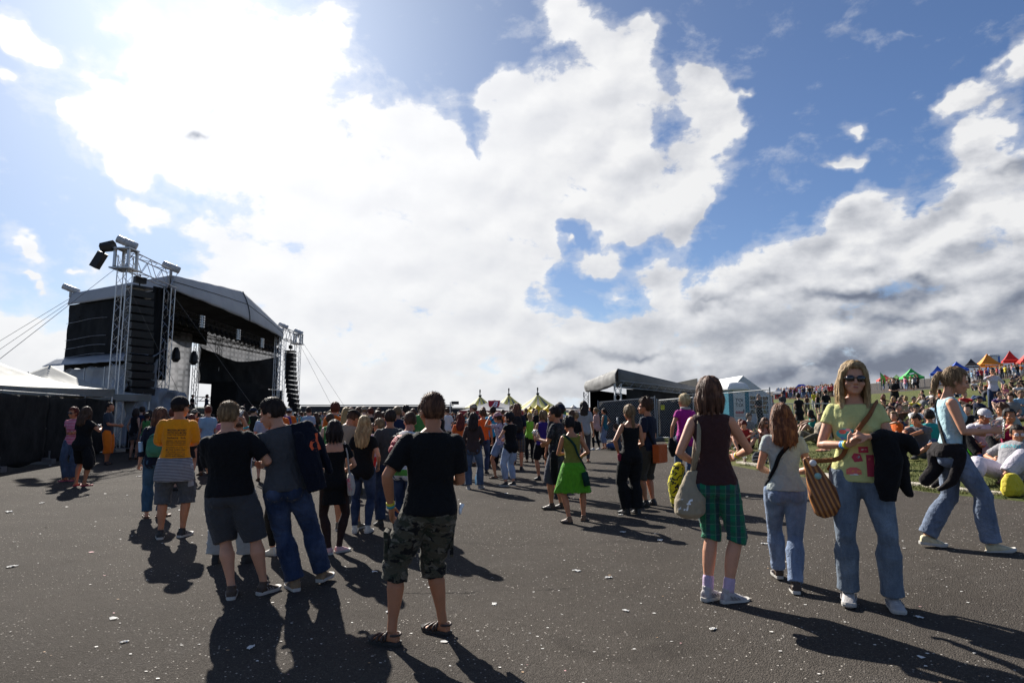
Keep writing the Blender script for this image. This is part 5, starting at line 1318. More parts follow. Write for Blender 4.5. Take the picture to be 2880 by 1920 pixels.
def make_person(F, pos, face, scale, label, skin='fair', hair=('short', 'brown'), top=None, bottom=None, shoes=None, vox=.010, glasses=None, cap=None, body_hands=(True, True), fine=True, group=None, eyes=False, tights=None, hseed=1, name='person', shrink=.004, hpx=None):
 """top / bottom: dict(name, mat, + builder arguments); returns the person and a dict of its parts"""
 if hpx:
  wc = Matrix.Rotation(R(face), 3, 'Z') @ (F.hc * scale) + Vector(pos); cur = 1440 + FPX * wc.x / (wc.y * math.cos(PITCH) + (wc.z - CAMZ) * math.sin(PITCH)); pos = Vector(pos) + Vector(((hpx - cur) * .7 * pos[1] / FPX, 0, 0)); pos.z = TZ(pos.x, pos.y)
 body = build_body(F, vox * .8 if fine else vox, fine=fine, hands=body_hands, shrink=shrink)
 o = link(name, body, SK[skin] if skin in SK else skin); o.location = pos; o.rotation_euler = (0, 0, R(face)); o.scale = (scale,) * 3
 tag(o, label, 'person', group); parts = {'person': o, 'F': F}
 if hair and hair[0] != 'none': parts['hair'] = link('hair', build_hair(F, hair[0], max(.006, vox * .7), hseed), HR[hair[1]] if hair[1] in HR else hair[1], o)
 if 'hair' in parts and vox <= .0125 and hair[0] != 'bald':
  me = parts['hair'].data; r = np.random.RandomState(hseed); ps = me.polygons; n = len(ps); mb = MB(); lng = hair[0] not in ('crop', 'short', 'tuft', 'curly'); Cn = F.hc
  for i in r.randint(0, n, 1500 if vox < .0105 else 700):
   c = ps[i].center; nr = ps[i].normal; rd = (c - Cn).normalized()
   if lng: d = Vector((r.randn() * .12, r.randn() * .12, -1)); d = (d - nr * d.dot(nr) * .9).normalized(); L = .03 + .05 * r.rand()
   else: d = (rd + Vector((r.randn(), r.randn(), r.randn())) * .6 + Vector((0, 0, -.2))).normalized(); L = .005 + .009 * r.rand()
   s_ = d.cross(nr)
   if s_.length < .01: continue
   s_ = s_.normalized() * .0011; a = c - nr * .002; m1 = c + d * L * .5 + nr * (.003 + .003 * r.rand()); e2 = c + d * L + nr * .004 * r.randn()
   k = len(mb.v); mb.v += [tuple(a - s_), tuple(a + s_), tuple(m1 + s_ * .9), tuple(m1 - s_ * .9), tuple(e2)]; mb.f += [(k, k + 1, k + 2, k + 3), (k + 3, k + 2, k + 4)]; mb.mi += [0, 0]
  mb.build('loose_strands', me.materials[0], parts['hair'])
 for slot, b in (('top', top), ('bottom', bottom)):
  if not b: continue
  b = dict(b)
  if slot == 'bottom' and top: b['hem'] = top.get('hem', -.10)
  nm = b.pop('name'); mt = b.pop('mat'); me = (build_top if slot == 'top' else build_bottom)(F, vox, **b); parts[slot] = link(nm, me, mt, o)
 if top and 'top' in parts and vox < .0125 and top.get('neck', .535) > .51 and not top.get('hood'):
  mb = MB(); c0, ax, ay = F.sec(top.get('neck', .535) - .006, top.get('off', .016) + .001); mb.tube([c0 + ax * math.cos(a) + ay * math.sin(a) for a in np.linspace(0, 6.2832, 25)], .0055, 6); mb.build('collar', top['mat'], parts['top'], True)
  if top.get('sleeve', .6) > .3 and top.get('sleeve', .6) < 1:
   for i in (0, 1):
    t1 = top.get('sleeve', .6); q0 = F.S[i].lerp(F.elb[i], t1 - .03); d = (F.elb[i] - F.S[i]).normalized(); g0 = 1.0 if F.sex == 'm' else .84; r0 = interp(t1, [0, .18, .5, .85, 1], [.056, .056, .048, .041, .039]) * g0 + top.get('off', .016) * .62 + top.get('loose', .012) * .7 + .001
    mb = MB(); mb.tube((q0 - d * .002, q0 + d * .002), r0, 16, caps=False); mb.tube((q0 + d * .016, q0 + d * .018), r0 + .0012, 16, caps=False); mb.build('sleeve_hem', top['mat'], parts['top'], True)
 if tights:
  mb = MB()
  for i in (0, 1): F.leg(mb, i, 2.0, .004)
  for i in (0, 1): F.foot(mb, i, .0)
  parts['tights'] = link('tights', remesh(mb, 'tights', vox * .8, 2), tights, o)
 if shoes:
  kind, mt, sm = shoes
  for i in (0, 1):
   if kind == 'sandal':
    m1 = build_sole(F, i).build('sandal', sm, o); Fm = F.footframe(i); A = F.ank[i]; mb = MB()
    for y in (.045, .085, .125): mb.tube([A + Fm @ Vector((.052 * math.cos(a), y + .01 * math.sin(a * 3), -.062 + (.060 - y * .22) * math.sin(a))) for a in np.linspace(0, math.pi, 9)], .0085, 5, flat=1.6)
    mb.tube([A + Fm @ Vector((.046 * math.cos(a), -.018 + .048 * -abs(math.sin(a)), -.012)) for a in np.linspace(0, math.pi, 9)], .009, 5)
    mb.tube([A + Fm @ Vector((.045 * math.cos(a), .028, -.055 + .058 * math.sin(a))) for a in np.linspace(0, math.pi, 9)], .009, 5); mb.build('strap', mt, m1, True)
   elif kind == 'flipflop':
    m1 = build_sole(F, i).build('sandal', sm, o); Fm = F.footframe(i); A = F.ank[i]; mb = MB()
    for sx in (-1, 1): mb.tube([A + Fm @ Vector((sx * .048, .04, -.06)), A + Fm @ Vector((sx * .034, .085, -.022)), A + Fm @ Vector((0, .13, -.040))], .006, 5)
    mb.build('strap', mt, m1, True)
   else:
    sh = link('shoe', build_shoe(F, i, vox * .8, kind), mt, o)
    build_sole(F, i).build('sole', sm, sh)
    if vox < .0105 and kind == 'sneaker':
     Fm = F.footframe(i); A = F.ank[i]; mb = MB()
     for y in (.045, .062, .079, .096): mb.tube([A + Fm @ Vector((.034 * math.cos(a), y, -.058 + (.050 - (y - .045) * .42) * math.sin(a))) for a in np.linspace(.5, 2.64, 7)], .0035, 4)
     mb.build('laces', simple('laces', (.50, .48, .45), .8), sh)
     mb = MB()
     for sx in (-1, 1):
      for y in (-.005, .025, .055): mb.tube([A + Fm @ Vector((sx * (.050 - .10 * abs(y - .02)), y + .022, -.052)), A + Fm @ Vector((sx * .048, y, -.022 - y * .2))], .0045, 4)
     [mb.tube([A + Fm @ Vector((sx * .049, y, -.050)) for y in (.0, .03, .075)], .003, 4) for sx in (-1, 1)]; mb.tube([A + Fm @ Vector((.05 * math.cos(a), .02, -.052 - .0 * math.sin(a))) for a in (0, 3.1416)], .002, 4); mb.build('side_stripes', simple('shoe_trim', (.22, .20, .20), .6), sh)
 if glasses:
  H, C = F.Rh, F.hc; g = 1.09 if F.sex == 'm' else 1.05; mb = MB()
  for sx in (-1, 1): loft(mb, [(C + H @ (Vector((sx * .034, .094 - .004, .000)) * g), H @ Vector((.029, -sx * .006, 0)), H @ Vector((0, 0, .025))), (C + H @ (Vector((sx * .034, .101, .000)) * g), H @ Vector((.028, -sx * .006, 0)), H @ Vector((0, 0, .024)))], 14)
  gl_ = mb.build('sunglasses', glasses, o, True); mb = MB()
  for sx in (-1, 1): mb.tube([C + H @ (Vector((sx * .062, .088, .004)) * g), C + H @ (Vector((sx * .080, .03, .004)) * g), C + H @ (Vector((sx * .082, -.015, -.002)) * g)], .0035, 5)
  mb.tube([C + H @ (Vector((-.012, .106, .004)) * g), C + H @ (Vector((.012, .106, .004)) * g)], .003, 5); mb.build('glasses_frame', M_BLACK, gl_)
 if eyes and not glasses:
  for sx in (-1, 1):
   mb = MB(); ell(mb, F.hc + F.Rh @ (Vector((sx * .032, .083, .000)) * 1.07), (.011, .008, .0055), F.Rh, 10, 8); mb.build('eye', M_EYE, o, True)
  mb = MB()
  for sx in (-1, 1): mb = MB(); mb.tube([F.hc + F.Rh @ (Vector((sx * x, .093 - x * .2, .022 - abs(x - .034) * .25)) * 1.08) for x in (.015, .034, .052)], .0035, 5); mb.build('eyebrow', HR['brown'], o)
  mb = MB(); ell(mb, F.hc + F.Rh @ Vector((0, .1035, -.066)), (.019, .006, .006), F.Rh, 12, 8); mb.build('lips', simple('lips', (.30, .10, .08), .5), o, True)
 if cap:
  kind, mt = cap; H, C = F.Rh * 1.13, F.hc; mb = MB(); k = 0
  nu, nv = 28, 10
  for j in range(nv + 1):
   th = math.pi * .53 * j / nv
   for i in range(nu):
    ph = 2 * math.pi * i / nu; rr = (.088, .108, .094)
    if kind == 'flat': rr = (.092, .112, .078)
    p = Vector((rr[0] * math.sin(th) * math.cos(ph), rr[1] * math.sin(th) * math.sin(ph) - .012, rr[2] * math.cos(th) + .034)); mb.v.append(tuple(C + H @ p))
  for j in range(nv):
   for i in range(nu): mb.f.append((j * nu + i, (j + 1) * nu + i, (j + 1) * nu + (i + 1) % nu, j * nu + (i + 1) % nu)); mb.mi.append(0)
  co = mb.build('cap' if kind != 'hat' else 'hat', mt, o, True); mb = MB()
  if kind in ('cap', 'flat'):
   L = .072 if kind == 'cap' else .045
   mb.grid(lambda u, v: C + H @ Vector(((u - .5) * .15 * (1 - .25 * v), .074 + L * v * (1 - (2 * u - 1) ** 2 * .55), .042 - .018 * v - .05 * (u - .5) ** 2 * 4 * .35)), 12, 5, .006, H @ Vector((0, 0, -1))); mb.build('peak', mt, co, True)
  else:
   k = 0
   for j, (r0, z0) in enumerate(((.086, .035), (.11, .028), (.145, .022))):
    for i in range(24): a = 2 * math.pi * i / 24; mb.v.append(tuple(C + H @ Vector((math.cos(a) * r0, math.sin(a) * (r0 + .018) - .012, z0 + .012 * math.cos(2 * a)))))
   for j in range(2):
    for i in range(24): mb.f.append((j * 24 + i, (j + 1) * 24 + i, (j + 1) * 24 + (i + 1) % 24, j * 24 + (i + 1) % 24)); mb.mi.append(0)
   mb.build('brim', mt, co, True)
 return o, parts
def stand(fx, fy, hy, ref=1.75, px=None):
 """ground point below the feet pixel and the scale that puts the head top at pixel row hy"""
 g = ground_at(fx, fy); topz = P3(px or fx, hy, g.y).z; return g, (topz - g.z) / ref
def attach(o, person):
 o.location = person.location; o.rotation_euler = person.rotation_euler; o.scale = person.scale; return o
def cup(loc, scale=1.0, label='clear plastic beer cup', full=.5, tilt=(0, 0, 0), grp=None):
 e = empty('beer_cup', loc, 0, label, 'cup', grp); e.rotation_euler = tilt; e.scale = (scale,) * 3; mb = MB(); n = 18; k = 0
 ring = [(.030, -.065), (.031, -.063), (.0445, .065), (.0470, .066), (.0455, .063), (.0435, .060), (.0300, -.058)]
 for r, z in ring:
  for i in range(n): a = 2 * math.pi * i / n; mb.v.append((math.cos(a) * r, math.sin(a) * r, z))
 for j in range(len(ring) - 1):
  for i in range(n): mb.f.append((j * n + i, j * n + (i + 1) % n, (j + 1) * n + (i + 1) % n, (j + 1) * n + i)); mb.mi.append(0)
 mb.f.append(tuple(range(n))[::-1]); mb.mi.append(0); L = (len(ring) - 1) * n; mb.f.append(tuple(L + i for i in range(n))); mb.mi.append(0)
 mb.build('cup_shell', M_CUP, e, True)
 if full:
  mb = MB(); z1 = -.058 + .118 * full; r1_ = .0296 + (.0432 - .0300) * full
  mb.tube(((0, 0, -.057), (0, 0, z1)), [.0290, r1_], 16); mb.build('beer', M_BEER, e, True); mb = MB(); mb.tube(((0, 0, z1), (0, 0, z1 + .012)), [r1_, r1_], 16); mb.build('foam', M_WHITE, e, True)
 return e
m_, t_, b_, o_ = newmat('clear_plastic');
_tr = t_.node('ShaderNodeBsdfTransparent'); _tr.inputs[0].default_value = (.93, .94, .95, 1); _gl = t_.node('ShaderNodeBsdfGlossy'); _gl.inputs['Roughness'].default_value = .12
_fr = t_.node('ShaderNodeLayerWeight'); _fr.inputs[0].default_value = .35; _mx = t_.node('ShaderNodeMixShader'); t_.l.new(t_.math('ADD', t_.math('MULTIPLY', _fr.outputs['Facing'], .75), .20), _mx.inputs[0])
t_.l.new(_tr.outputs[0], _mx.inputs[1]); t_.l.new(_gl.outputs[0], _mx.inputs[2]); t_.l.new(_mx.outputs[0], o_.inputs[0]); M_CUP = m_
def objcol_mats():
 a = cloth_mat('objcol', (1, 1, 1), 'objcol'); h = hair_mat('objcol', (1, 1, 1))
 m, t, b, o = newmat('skin_objcol'); c = t.node('ShaderNodeObjectInfo').outputs['Color']; g = t.node('ShaderNodeTexCoord').outputs['Object']
 t.put(b.inputs['Base Color'], t.mix(t.mapr(t.noise(g, 12, 3, .6), .3, .7, 0, .25), c, (.25, .10, .06))); b.inputs['Roughness'].default_value = .55; return a, h, m
M_BEER = simple('beer', (.75, .30, .03), .2, var=.05, trans=.5)
# ---------------------------------------------------------------- the people near the camera
SHC = {}
def shoe_mat(n, c): return simple('shoe_' + n, c, .55, var=.2, vscale=20, bump=.3, bscale=80)
BLK = cloth_mat('black', (.010, .010, .011)); NAVY = cloth_mat('navy', (.014, .018, .034)); GREYT = cloth_mat('slate', (.060, .062, .068))
JEAN = cloth_mat('jeans_mid', (.048, .075, .125), 'denim'); JEANL = cloth_mat('jeans_light', (.15, .20, .30), 'denim'); JEAND = cloth_mat('jeans_dark', (.016, .030, .070), 'denim', (.03, .05, .1))
HERO = []
def band(F, i, mat, parent, t=.93, r=.031, h=.010, name='wristband', lab=None):
 p = F.elb[i].lerp(F.wr[i], t); d = (F.wr[i] - F.elb[i]).normalized(); g = 1 if F.sex == 'm' else .88
 mb = MB(); mb.tube((p - d * h, p + d * h), r * g, 14); o = mb.build(name, mat, parent, True); return o
HP = [None]
def stand_(fx, fy, hy, ref=1.75, px=None):
 HP[0] = px; return stand(fx, fy, hy, ref, px)
_mk = make_person
def make_person(F, pos, face, scale, *a, **k):
 k.setdefault('hpx', HP[0]); HP[0] = None; return _mk(F, pos, face, scale, *a, **k)
g, k = stand_(1160, 1800, 1108, px=1225)
F = Fig('m', lean=-1, side=2, cyaw=4, hyaw=22, hpitch=2, lf=(-.20, -.06), rf=(.15, .12), lfy=62, rfy=55, lh=(-.235, .02, .93), rh=(.17, .27, 1.10), re=(.45, -.9, -.3), le=(-.6, -.6, 0), girth=1.04, legg=1.02, lcurl=.25, rcurl=.6, hz=.935, shoulders=1.06, px=.05)
p1, q1 = make_person(F, g, 5, k, 'man from behind in a black T-shirt and camouflage shorts, nearest the camera', 'tan', ('crop', 'chestnut'),
 dict(name='t_shirt', mat=BLK, sleeve=.78, hem=-.055, off=.020, loose=.018, amp=.0035, seed=4), dict(name='camouflage_shorts', mat=cloth_mat('camouflage', (.05, .05, .04), 'camo'), t1=1.22, loose=.024, off=.016, top=.07, amp=.009, seed=3),
 ('sandal', simple('sandal_strap', (.05, .030, .022), .6), M_RUBD), .0095, glasses=M_LENSD, body_hands=(True, True))
for t, m, c in ((.90, 'wristband_yellow', (.65, .55, .03)), (.97, 'wristband_turquoise', (.02, .35, .42))): band(F, 0, simple(m, c, .5), p1, t)
for i in (0, 1):
 a = F.hip[i].lerp(F.knee[i], .62); mb = MB(); sx = (-1, 1)[i]; mb.box(a + Vector((sx * .118, 0, 0)), (.028, .15, .19)); mb.box(a + Vector((sx * .130, 0, .08)), (.014, .16, .055))
 link('cargo_pocket', remesh(mb, 'pocket', .008, 2), cloth_mat('camouflage', (.05, .05, .04), 'camo'), q1['bottom'])
mb = MB(); ell(mb, F.surf(-.03, -100, .055), (.012, .035, .028)); mb.tube((F.surf(-.03, -100, .055), F.surf(.02, -98, .07)), [.012, .018], 8); o = mb.build('crumpled_tissue', M_WHITE, None, True); attach(o, p1); tag(o, 'crumpled white tissue and bottle neck sticking out of a shorts pocket', 'tissue')
g, k = stand_(708, 1678, 1130, px=627)
F = Fig('m', lean=3, side=-9, hyaw=-14, hpitch=6, lf=(-.05, -.02), rf=(.22, .02), lfy=2, rfy=-48, px=-.11, lh=(-.12, .26, 1.25), le=(-.6, -.4, -.5), rh=(.16, .22, 1.16), re=(.5, -.6, -.4), girth=1.12, legg=1.08, hz=.935, shoulders=1.05)
p2, q2 = make_person(F, g, 20, k, 'blond man from behind in a black T-shirt, grey shorts and brown shoes', 'fair', ('crop', 'sandy'),
 dict(name='t_shirt', mat=BLK, sleeve=.80, hem=-.03, off=.020, loose=.020, amp=.004, seed=7), dict(name='shorts', mat=cloth_mat('grey_shorts', (.055, .057, .064)), t1=1.05, loose=.032, off=.018, top=.06, amp=.006, seed=9),
 ('sneaker', shoe_mat('brown', (.055, .035, .024)), M_RUB), .0095)
for i in (0, 1): mb = MB(); F.leg(mb, i, 2.0, .005, 0, 1.86); link('sock', remesh(mb, 'sock', .008, 2), cloth_mat('sock_grey', (.30, .28, .27)), p2)
g, k = stand_(648, 1585, 1160); _w = Matrix.Rotation(R(8), 3, 'Z') @ (P3(690, 1196, g.y - .30) - g) / k
F = Fig('m', lean=2, hyaw=10, hpitch=4, lf=(-.20, .02), rf=(.14, .10), lfy=25, rfy=-15, lh=(-.235, -.03, .86), le=(-.5, -.3, 0), rh=tuple(_w), re=(.5, -.2, -.9), rcurl=.7, girth=1.1)
p3, q3 = make_person(F, g, -8, k, 'man in a white polo shirt and pale linen trousers, half hidden by the blond man', 'tan', ('short', 'brown'),
 dict(name='polo_shirt', mat=cloth_mat('white_polo', (.62, .62, .66)), sleeve=.72, off=.022, loose=.02, hem=-.08, seed=2), dict(name='trousers', mat=cloth_mat('pale_linen', (.42, .40, .37)), t1=1.95, loose=.045, off=.02, flare=.02, amp=.008, seed=5),
 ('sneaker', shoe_mat('black', (.02, .02, .02)), M_RUBD), .012)
band(F, 0, M_BLACK, p3, .95, .033, .012, 'watch'); P3F = (p3, F)
g, k = stand_(868, 1655, 1118, px=755)
F = Fig('m', lean=8, side=-15, cyaw=16, hyaw=66, hpitch=22, lf=(-.05, -.02), rf=(.20, .12), lfy=20, rfy=-30, px=-.17, pyy=.0, lh=(-.08, .24, 1.12), le=(-.7, -.5, -.4), rh=(.12, .30, 1.18), re=(.8, -.3, -.7), hz=.94, girth=1.02)
p4F = F
p4, q4_ = make_person(F, g, 18, k, 'tall man in a grey T-shirt and blue jeans bending his head, jacket over one shoulder', 'fair', ('short', 'dark'),
 dict(name='t_shirt', mat=GREYT, sleeve=.80, hem=-.05, off=.019, loose=.018, seed=11), dict(name='jeans', mat=JEAND, t1=1.97, loose=.012, off=.016, flare=.028, amp=.006, seed=6),
 ('sneaker', shoe_mat('tan', (.20, .13, .07)), M_RUB), .0095, eyes=True)
mb = MB()
sh = F.S[1]; fb = F.Rc
J = lambda v: sh + fb @ Vector(v)
loft(mb, [(J((-.09, .02, .075)), fb @ Vector((.045, 0, 0)), fb @ Vector((0, .09, 0))), (J((0, -.02, .070)), fb @ Vector((.07, 0, .01)), fb @ Vector((0, .09, 0))), (J((.015, -.10, .0)), fb @ Vector((.095, 0, 0)), fb @ Vector((0, .05, .02))), (J((.02, -.15, -.15)), fb @ Vector((.105, .03, 0)), fb @ Vector((0, .06, 0))), (J((.02, -.17, -.36)), fb @ Vector((.10, .03, 0)), fb @ Vector((0, .065, 0))), (J((.03, -.165, -.58)), fb @ Vector((.095, .03, 0)), fb @ Vector((0, .05, 0)))], 16)
rtube(mb, [J((.07, -.06, .03)), J((.13, -.08, -.12)), J((.17, -.07, -.30)), J((.20, -.05, -.44))], [.055, .055, .045, .035])
rtube(mb, [J((-.04, -.17, -.05)), J((-.06, -.20, -.25)), J((-.05, -.20, -.48))], [.04, .04, .03])
loft(mb, [(J((.03, .09, .06)), fb @ Vector((.06, 0, 0)), fb @ Vector((0, .03, 0))), (J((.02, .13, -.15)), fb @ Vector((.07, 0, 0)), fb @ Vector((0, .03, 0))), (J((.02, .14, -.35)), fb @ Vector((.07, 0, 0)), fb @ Vector((0, .03, 0)))])
me = remesh(mb, 'jacket', .010, 3); JNV = cloth_mat('ink_navy', (.0075, .0095, .018)); displace(me, lambda c, n: folds(c, .016, 34, 10, 3)); jk = link('draped_jacket', me, JNV); attach(jk, p4); tag(jk, 'dark navy jacket with an orange letter hanging over the shoulder of the tall man', 'jacket')
tm = text_mesh('d', .22, font_bold=True); project(tm, bvh_of(me), J((.055, -.3, -.16)), fb @ Vector((1, 0, 0)), fb @ Vector((0, 0, 1)), Vector((0, 1, 0))); tm.materials.clear(); link('lettering', tm, simple('orange_print', (.75, .10, .02), .6), jk)
g, k = stand_(800, 1560, 1200, px=795)
F = Fig('f', lf=(-.10, .0), rf=(.08, -.03), lfy=70, rfy=60, hyaw=60, lh=(-.1, .2, 1.1), rh=(.1, .22, 1.15))
p5, _ = make_person(F, g, 10, k, 'woman in black leggings and white shoes hidden behind the tall man', 'fair', ('lowpony', 'dark'),
 dict(name='top', mat=cloth_mat('grey_top', (.16, .16, .17)), sleeve=.7, hem=-.09, seed=3), dict(name='leggings', mat=BLK, t1=1.9, off=.006, amp=.001), ('sneaker', shoe_mat('white', (.55, .53, .48)), M_RUB), .012)
g, k = stand_(505, 1512, 1120, px=497)
F = Fig('m', lean=-1, side=2, hyaw=-38, hpitch=0, lf=(-.11, -.01), rf=(.13, .02), lfy=4, rfy=-35, lh=(.02, .24, 1.20), le=(-.9, -.2, -.5), rh=(.0, .27, 1.16), re=(.9, -.2, -.5), girth=.95, legg=.95)
p6, q6 = make_person(F, g, 26, k, 'man in an orange-yellow T-shirt with black print and a dark cap, arms folded', 'tan', ('crop', 'dark'),
 dict(name='t_shirt', mat=cloth_mat('orange_yellow', (.72, .27, .012)), sleeve=.85, hem=-.03, off=.022, loose=.022, seed=12, amp=.004), dict(name='shorts', mat=cloth_mat('grey_shorts2', (.085, .090, .10)), t1=1.22, loose=.028, off=.016, seed=4, amp=.006),
 ('sneaker', shoe_mat('black', (.02, .02, .02)), M_RUB), .010, cap=('cap', cloth_mat('cap_black', (.014, .013, .015))))
bv = bvh_of(q6['top'].data)
LINES = [('MAGGERS/MORBRT', .050, .395), ('WITH NO MORE', .052, .362), ('AND THE UNIVERSE', .030, .335), ('Sahara  Ink', .050, .300), ('BEHIND THE SKYLINES', .030, .262), ('RECORDS NEVER DIE', .034, .238), ('ROUGH ORCHESTRA', .030, .212), ('mountains of echo  7', .030, .180), ('MC TWO  NORTH HALF', .038, .150), ('THE LOUD SOCIETY', .028, .124), ('SATURDAY SUNDAY LIVE', .030, .100), ('FIELDS AND AIRFIELD', .034, .074)]
M_PRN = simple('black_print', (.02, .016, .012), .7)
for tx, sz, h in LINES:
 tm = text_mesh(tx, sz * .72, 0, font_bold=True); xs = [v.co.x for v in tm.vertices]; ww = max(xs) - min(xs); f_ = .215 / ww
 for v in tm.vertices: v.co.x *= f_
 project(tm, bv, F.at(h)[0] + Vector((0, -.3, 0)), F.Rc @ Vector((1, 0, 0)), Vector((0, 0, 1)), Vector((0, 1, 0))); tm.materials.clear(); link('lettering', tm, M_PRN, q6['top'])
mb = MB(); c0, ax, ay = F.sec(.05, .042); secs = [(c0, ax, ay)]
for dz, s_ in ((-.08, 1.10), (-.16, 1.16), (-.24, 1.20), (-.29, 1.20)): secs.append((c0 + Vector((.0, -.012, dz)), ax * s_, ay * s_))
loft(mb, secs, 28); me = remesh(mb, 'sweater', .010, 3); displace(me, lambda c, n: folds(c, .006, 30, 8, 8)); sw = link('tied_sweater', me, cloth_mat('striped_grey', (.33, .33, .36), 'stripes', (.05, .05, .06, .018, .25)), p6)
mb = MB(); mb.tube([F.surf(-.03, -120, .05), F.surf(-.16, -100, .075), F.surf(-.115, -95, .08) + Vector((.02, 0, -.2))], [.035, .04, .045], 8); me = remesh(mb, 'sleeve', .010, 2); link('sleeve', me, cloth_mat('plain_grey', (.33, .33, .36)), sw)
g, k = stand_(432, 1455, 1152, px=452)
F = Fig('m', hyaw=-20, lf=(-.10, 0), rf=(.10, .0), lfy=20, rfy=-40, rh=(.15, .2, 1.1), girth=.95)
p7, q7 = make_person(F, g, 14, k, 'brown-haired person in a navy top and jeans with a green backpack', 'fair', ('bob', 'chestnut'),
 dict(name='top', mat=NAVY, sleeve=1.6, hem=-.09, seed=5), dict(name='jeans', mat=cloth_mat('jeans_teal', (.03, .075, .12), 'denim'), t1=1.96, flare=.02, loose=.012), ('flipflop', M_BLACK, simple('sandal_brown', (.10, .05, .03), .7)), .012)
def backpack(F, person, col, label, grp=None, s_=1.0, x=0.0, h=.30, trim=None):
 mb = MB(); c = F.at(h)[0] + F.Rc @ Vector((x, -.185, -.02)); A_ = F.Rc
 loft(mb, [(c + A_ @ Vector((0, 0, -.20 * s_)), A_ @ Vector((.13 * s_, 0, 0)), A_ @ Vector((0, .06, 0))), (c + A_ @ Vector((0, -.01, -.10 * s_)), A_ @ Vector((.155 * s_, 0, 0)), A_ @ Vector((0, .09, 0))), (c + A_ @ Vector((0, -.01, .06 * s_)), A_ @ Vector((.145 * s_, 0, 0)), A_ @ Vector((0, .08, 0))), (c + A_ @ Vector((0, .01, .16 * s_)), A_ @ Vector((.11 * s_, 0, 0)), A_ @ Vector((0, .06, 0))), (c + A_ @ Vector((0, .02, .20 * s_)), A_ @ Vector((.06, 0, 0)), A_ @ Vector((0, .03, 0)))], 20)
 ell(mb, c + A_ @ Vector((0, -.08, -.08 * s_)), (.11 * s_, .05, .09 * s_), A_)
 me = remesh(mb, 'pack', .011, 3); displace(me, lambda cc, n: folds(cc, .004, 16, 16, 5)); e = link('backpack', me, cloth_mat('pack_%d' % int(col[0] * 999 + col[1] * 99), col, rough=.6)); attach(e, person); tag(e, label, 'backpack', grp)
 for sx in (-1, 1): strap_mesh(F, [(.10, sx * 125, .02), (.20, sx * 70), (.36, sx * 38), (.47, sx * 48, .004), (.508, sx * 80, .004), (.46, sx * 135, .01)], .04, .008, .026).build('strap', trim or M_BLACK, e, True)
 mb = MB(); mb.tube([c + A_ @ Vector((.14 * s_ * math.cos(a), -.07 - .012, .03 + .13 * s_ * math.sin(a))) for a in np.linspace(.1, 3.04, 12)], .006, 5); mb.build('zip', M_BLACK, e); return e
backpack(F, p7, (.05, .20, .12), 'green backpack on the navy top of the brown-haired person', None, .95, .03, .25)
mb = MB(); mb.tube((F.surf(.12, 120, .10), F.surf(.28, 120, .11)), .035, 10); o = mb.build('water_bottle', simple('pale_blue_plastic', (.30, .45, .60), .2)); attach(o, p7); tag(o, 'small pale blue bottle in the side pocket of the green backpack', 'bottle')
g, k = stand_(962, 1555, 1187, px=930)
F = Fig('f', lean=1, side=-3, hyaw=10, hpitch=8, lf=(-.06, -.04), rf=(.07, .04), lfy=45, rfy=-60, px=-.02, lh=(-.10, .2, 1.05), rh=(.13, .23, 1.08), le=(-.5, -.4, -.2), re=(.5, -.4, -.3), legg=1.0)
p8, q8 = make_person(F, g, 14, k, 'woman from behind in a short black low-backed dress, dark tights and pink shoes', 'fair', ('bob', 'dark'),
 dict(name='dress', mat=BLK, sleeve=.62, hem=-.30, off=.010, loose=.006, neck=.40, amp=.003, seed=3, flare=.012), None,
 ('low', shoe_mat('pink', (.60, .36, .36)), M_RUB), .010, tights=cloth_mat('tights', (.035, .020, .018), rough=.6))
mb = MB()
loft(mb, [(F.P + Vector((.225, -.03, -.18)), Vector((.045, 0, 0)), Vector((0, .14, 0))), (F.P + Vector((.225, -.03, -.05)), Vector((.06, 0, 0)), Vector((0, .155, 0))), (F.P + Vector((.21, -.03, .09)), Vector((.04, 0, 0)), Vector((0, .13, 0))), (F.P + Vector((.20, -.03, .12)), Vector((.012, 0, 0)), Vector((0, .11, 0)))], 20)
me = remesh(mb, 'tote', .009, 3); displace(me, lambda c, n: folds(c, .008, 20, 20, 2)); tb = link('tote_bag', me, cloth_mat('canvas', (.48, .43, .38))); attach(tb, p8); tag(tb, 'off-white canvas tote bag on the shoulder of the woman in the black dress', 'bag')
for yy in (-.10, .06): mb = MB(); mb.tube([F.P + Vector((.20, -.03 + yy, .10)), F.S[1] + Vector((.035, yy * .5 - .01, -.10)), F.S[1] + Vector((-.01, yy * .25, .066)), F.S[1] + Vector((.03, .05 + yy * .3, -.1)), F.P + Vector((.19, yy * .6, .10))], .010, 6, flat=1.6); mb.build('handle', cloth_mat('canvas', (.48, .43, .38)), tb, True)
tm = text_mesh('MUSIC', .06, 0, font_bold=True); tm.materials.clear(); M_PNK = simple('pink_print', (.55, .12, .16), .6); o = link('lettering', tm, M_PNK, tb); o.location = F.P + Vector((.20, -.19, -.03)); o.rotation_euler = (R(90), R(75), R(15))
g, k = stand_(992, 1490, 1147, px=985)
F = Fig('m', lean=14, side=6, hyaw=-32, hpitch=42, lf=(-.10, 0), rf=(.16, .10), lfy=10, rfy=-20, lh=(-.08, .34, 1.0), rh=(.10, .33, .95), girth=1.15, px=-.05)
p9, q9 = make_person(F, g, 2, k, 'man in a beige T-shirt and dark flat cap bending his head forward', 'tan', ('crop', 'brown'),
 dict(name='t_shirt', mat=cloth_mat('beige', (.32, .26, .19)), sleeve=.85, off=.024, loose=.022, hem=-.06, seed=6), dict(name='shorts', mat=cloth_mat('olive_shorts', (.06, .055, .04)), t1=1.1, loose=.03), ('sneaker', shoe_mat('khaki', (.10, .085, .06)), M_RUB), .011, cap=('flat', cloth_mat('cap_brown', (.020, .014, .012))))
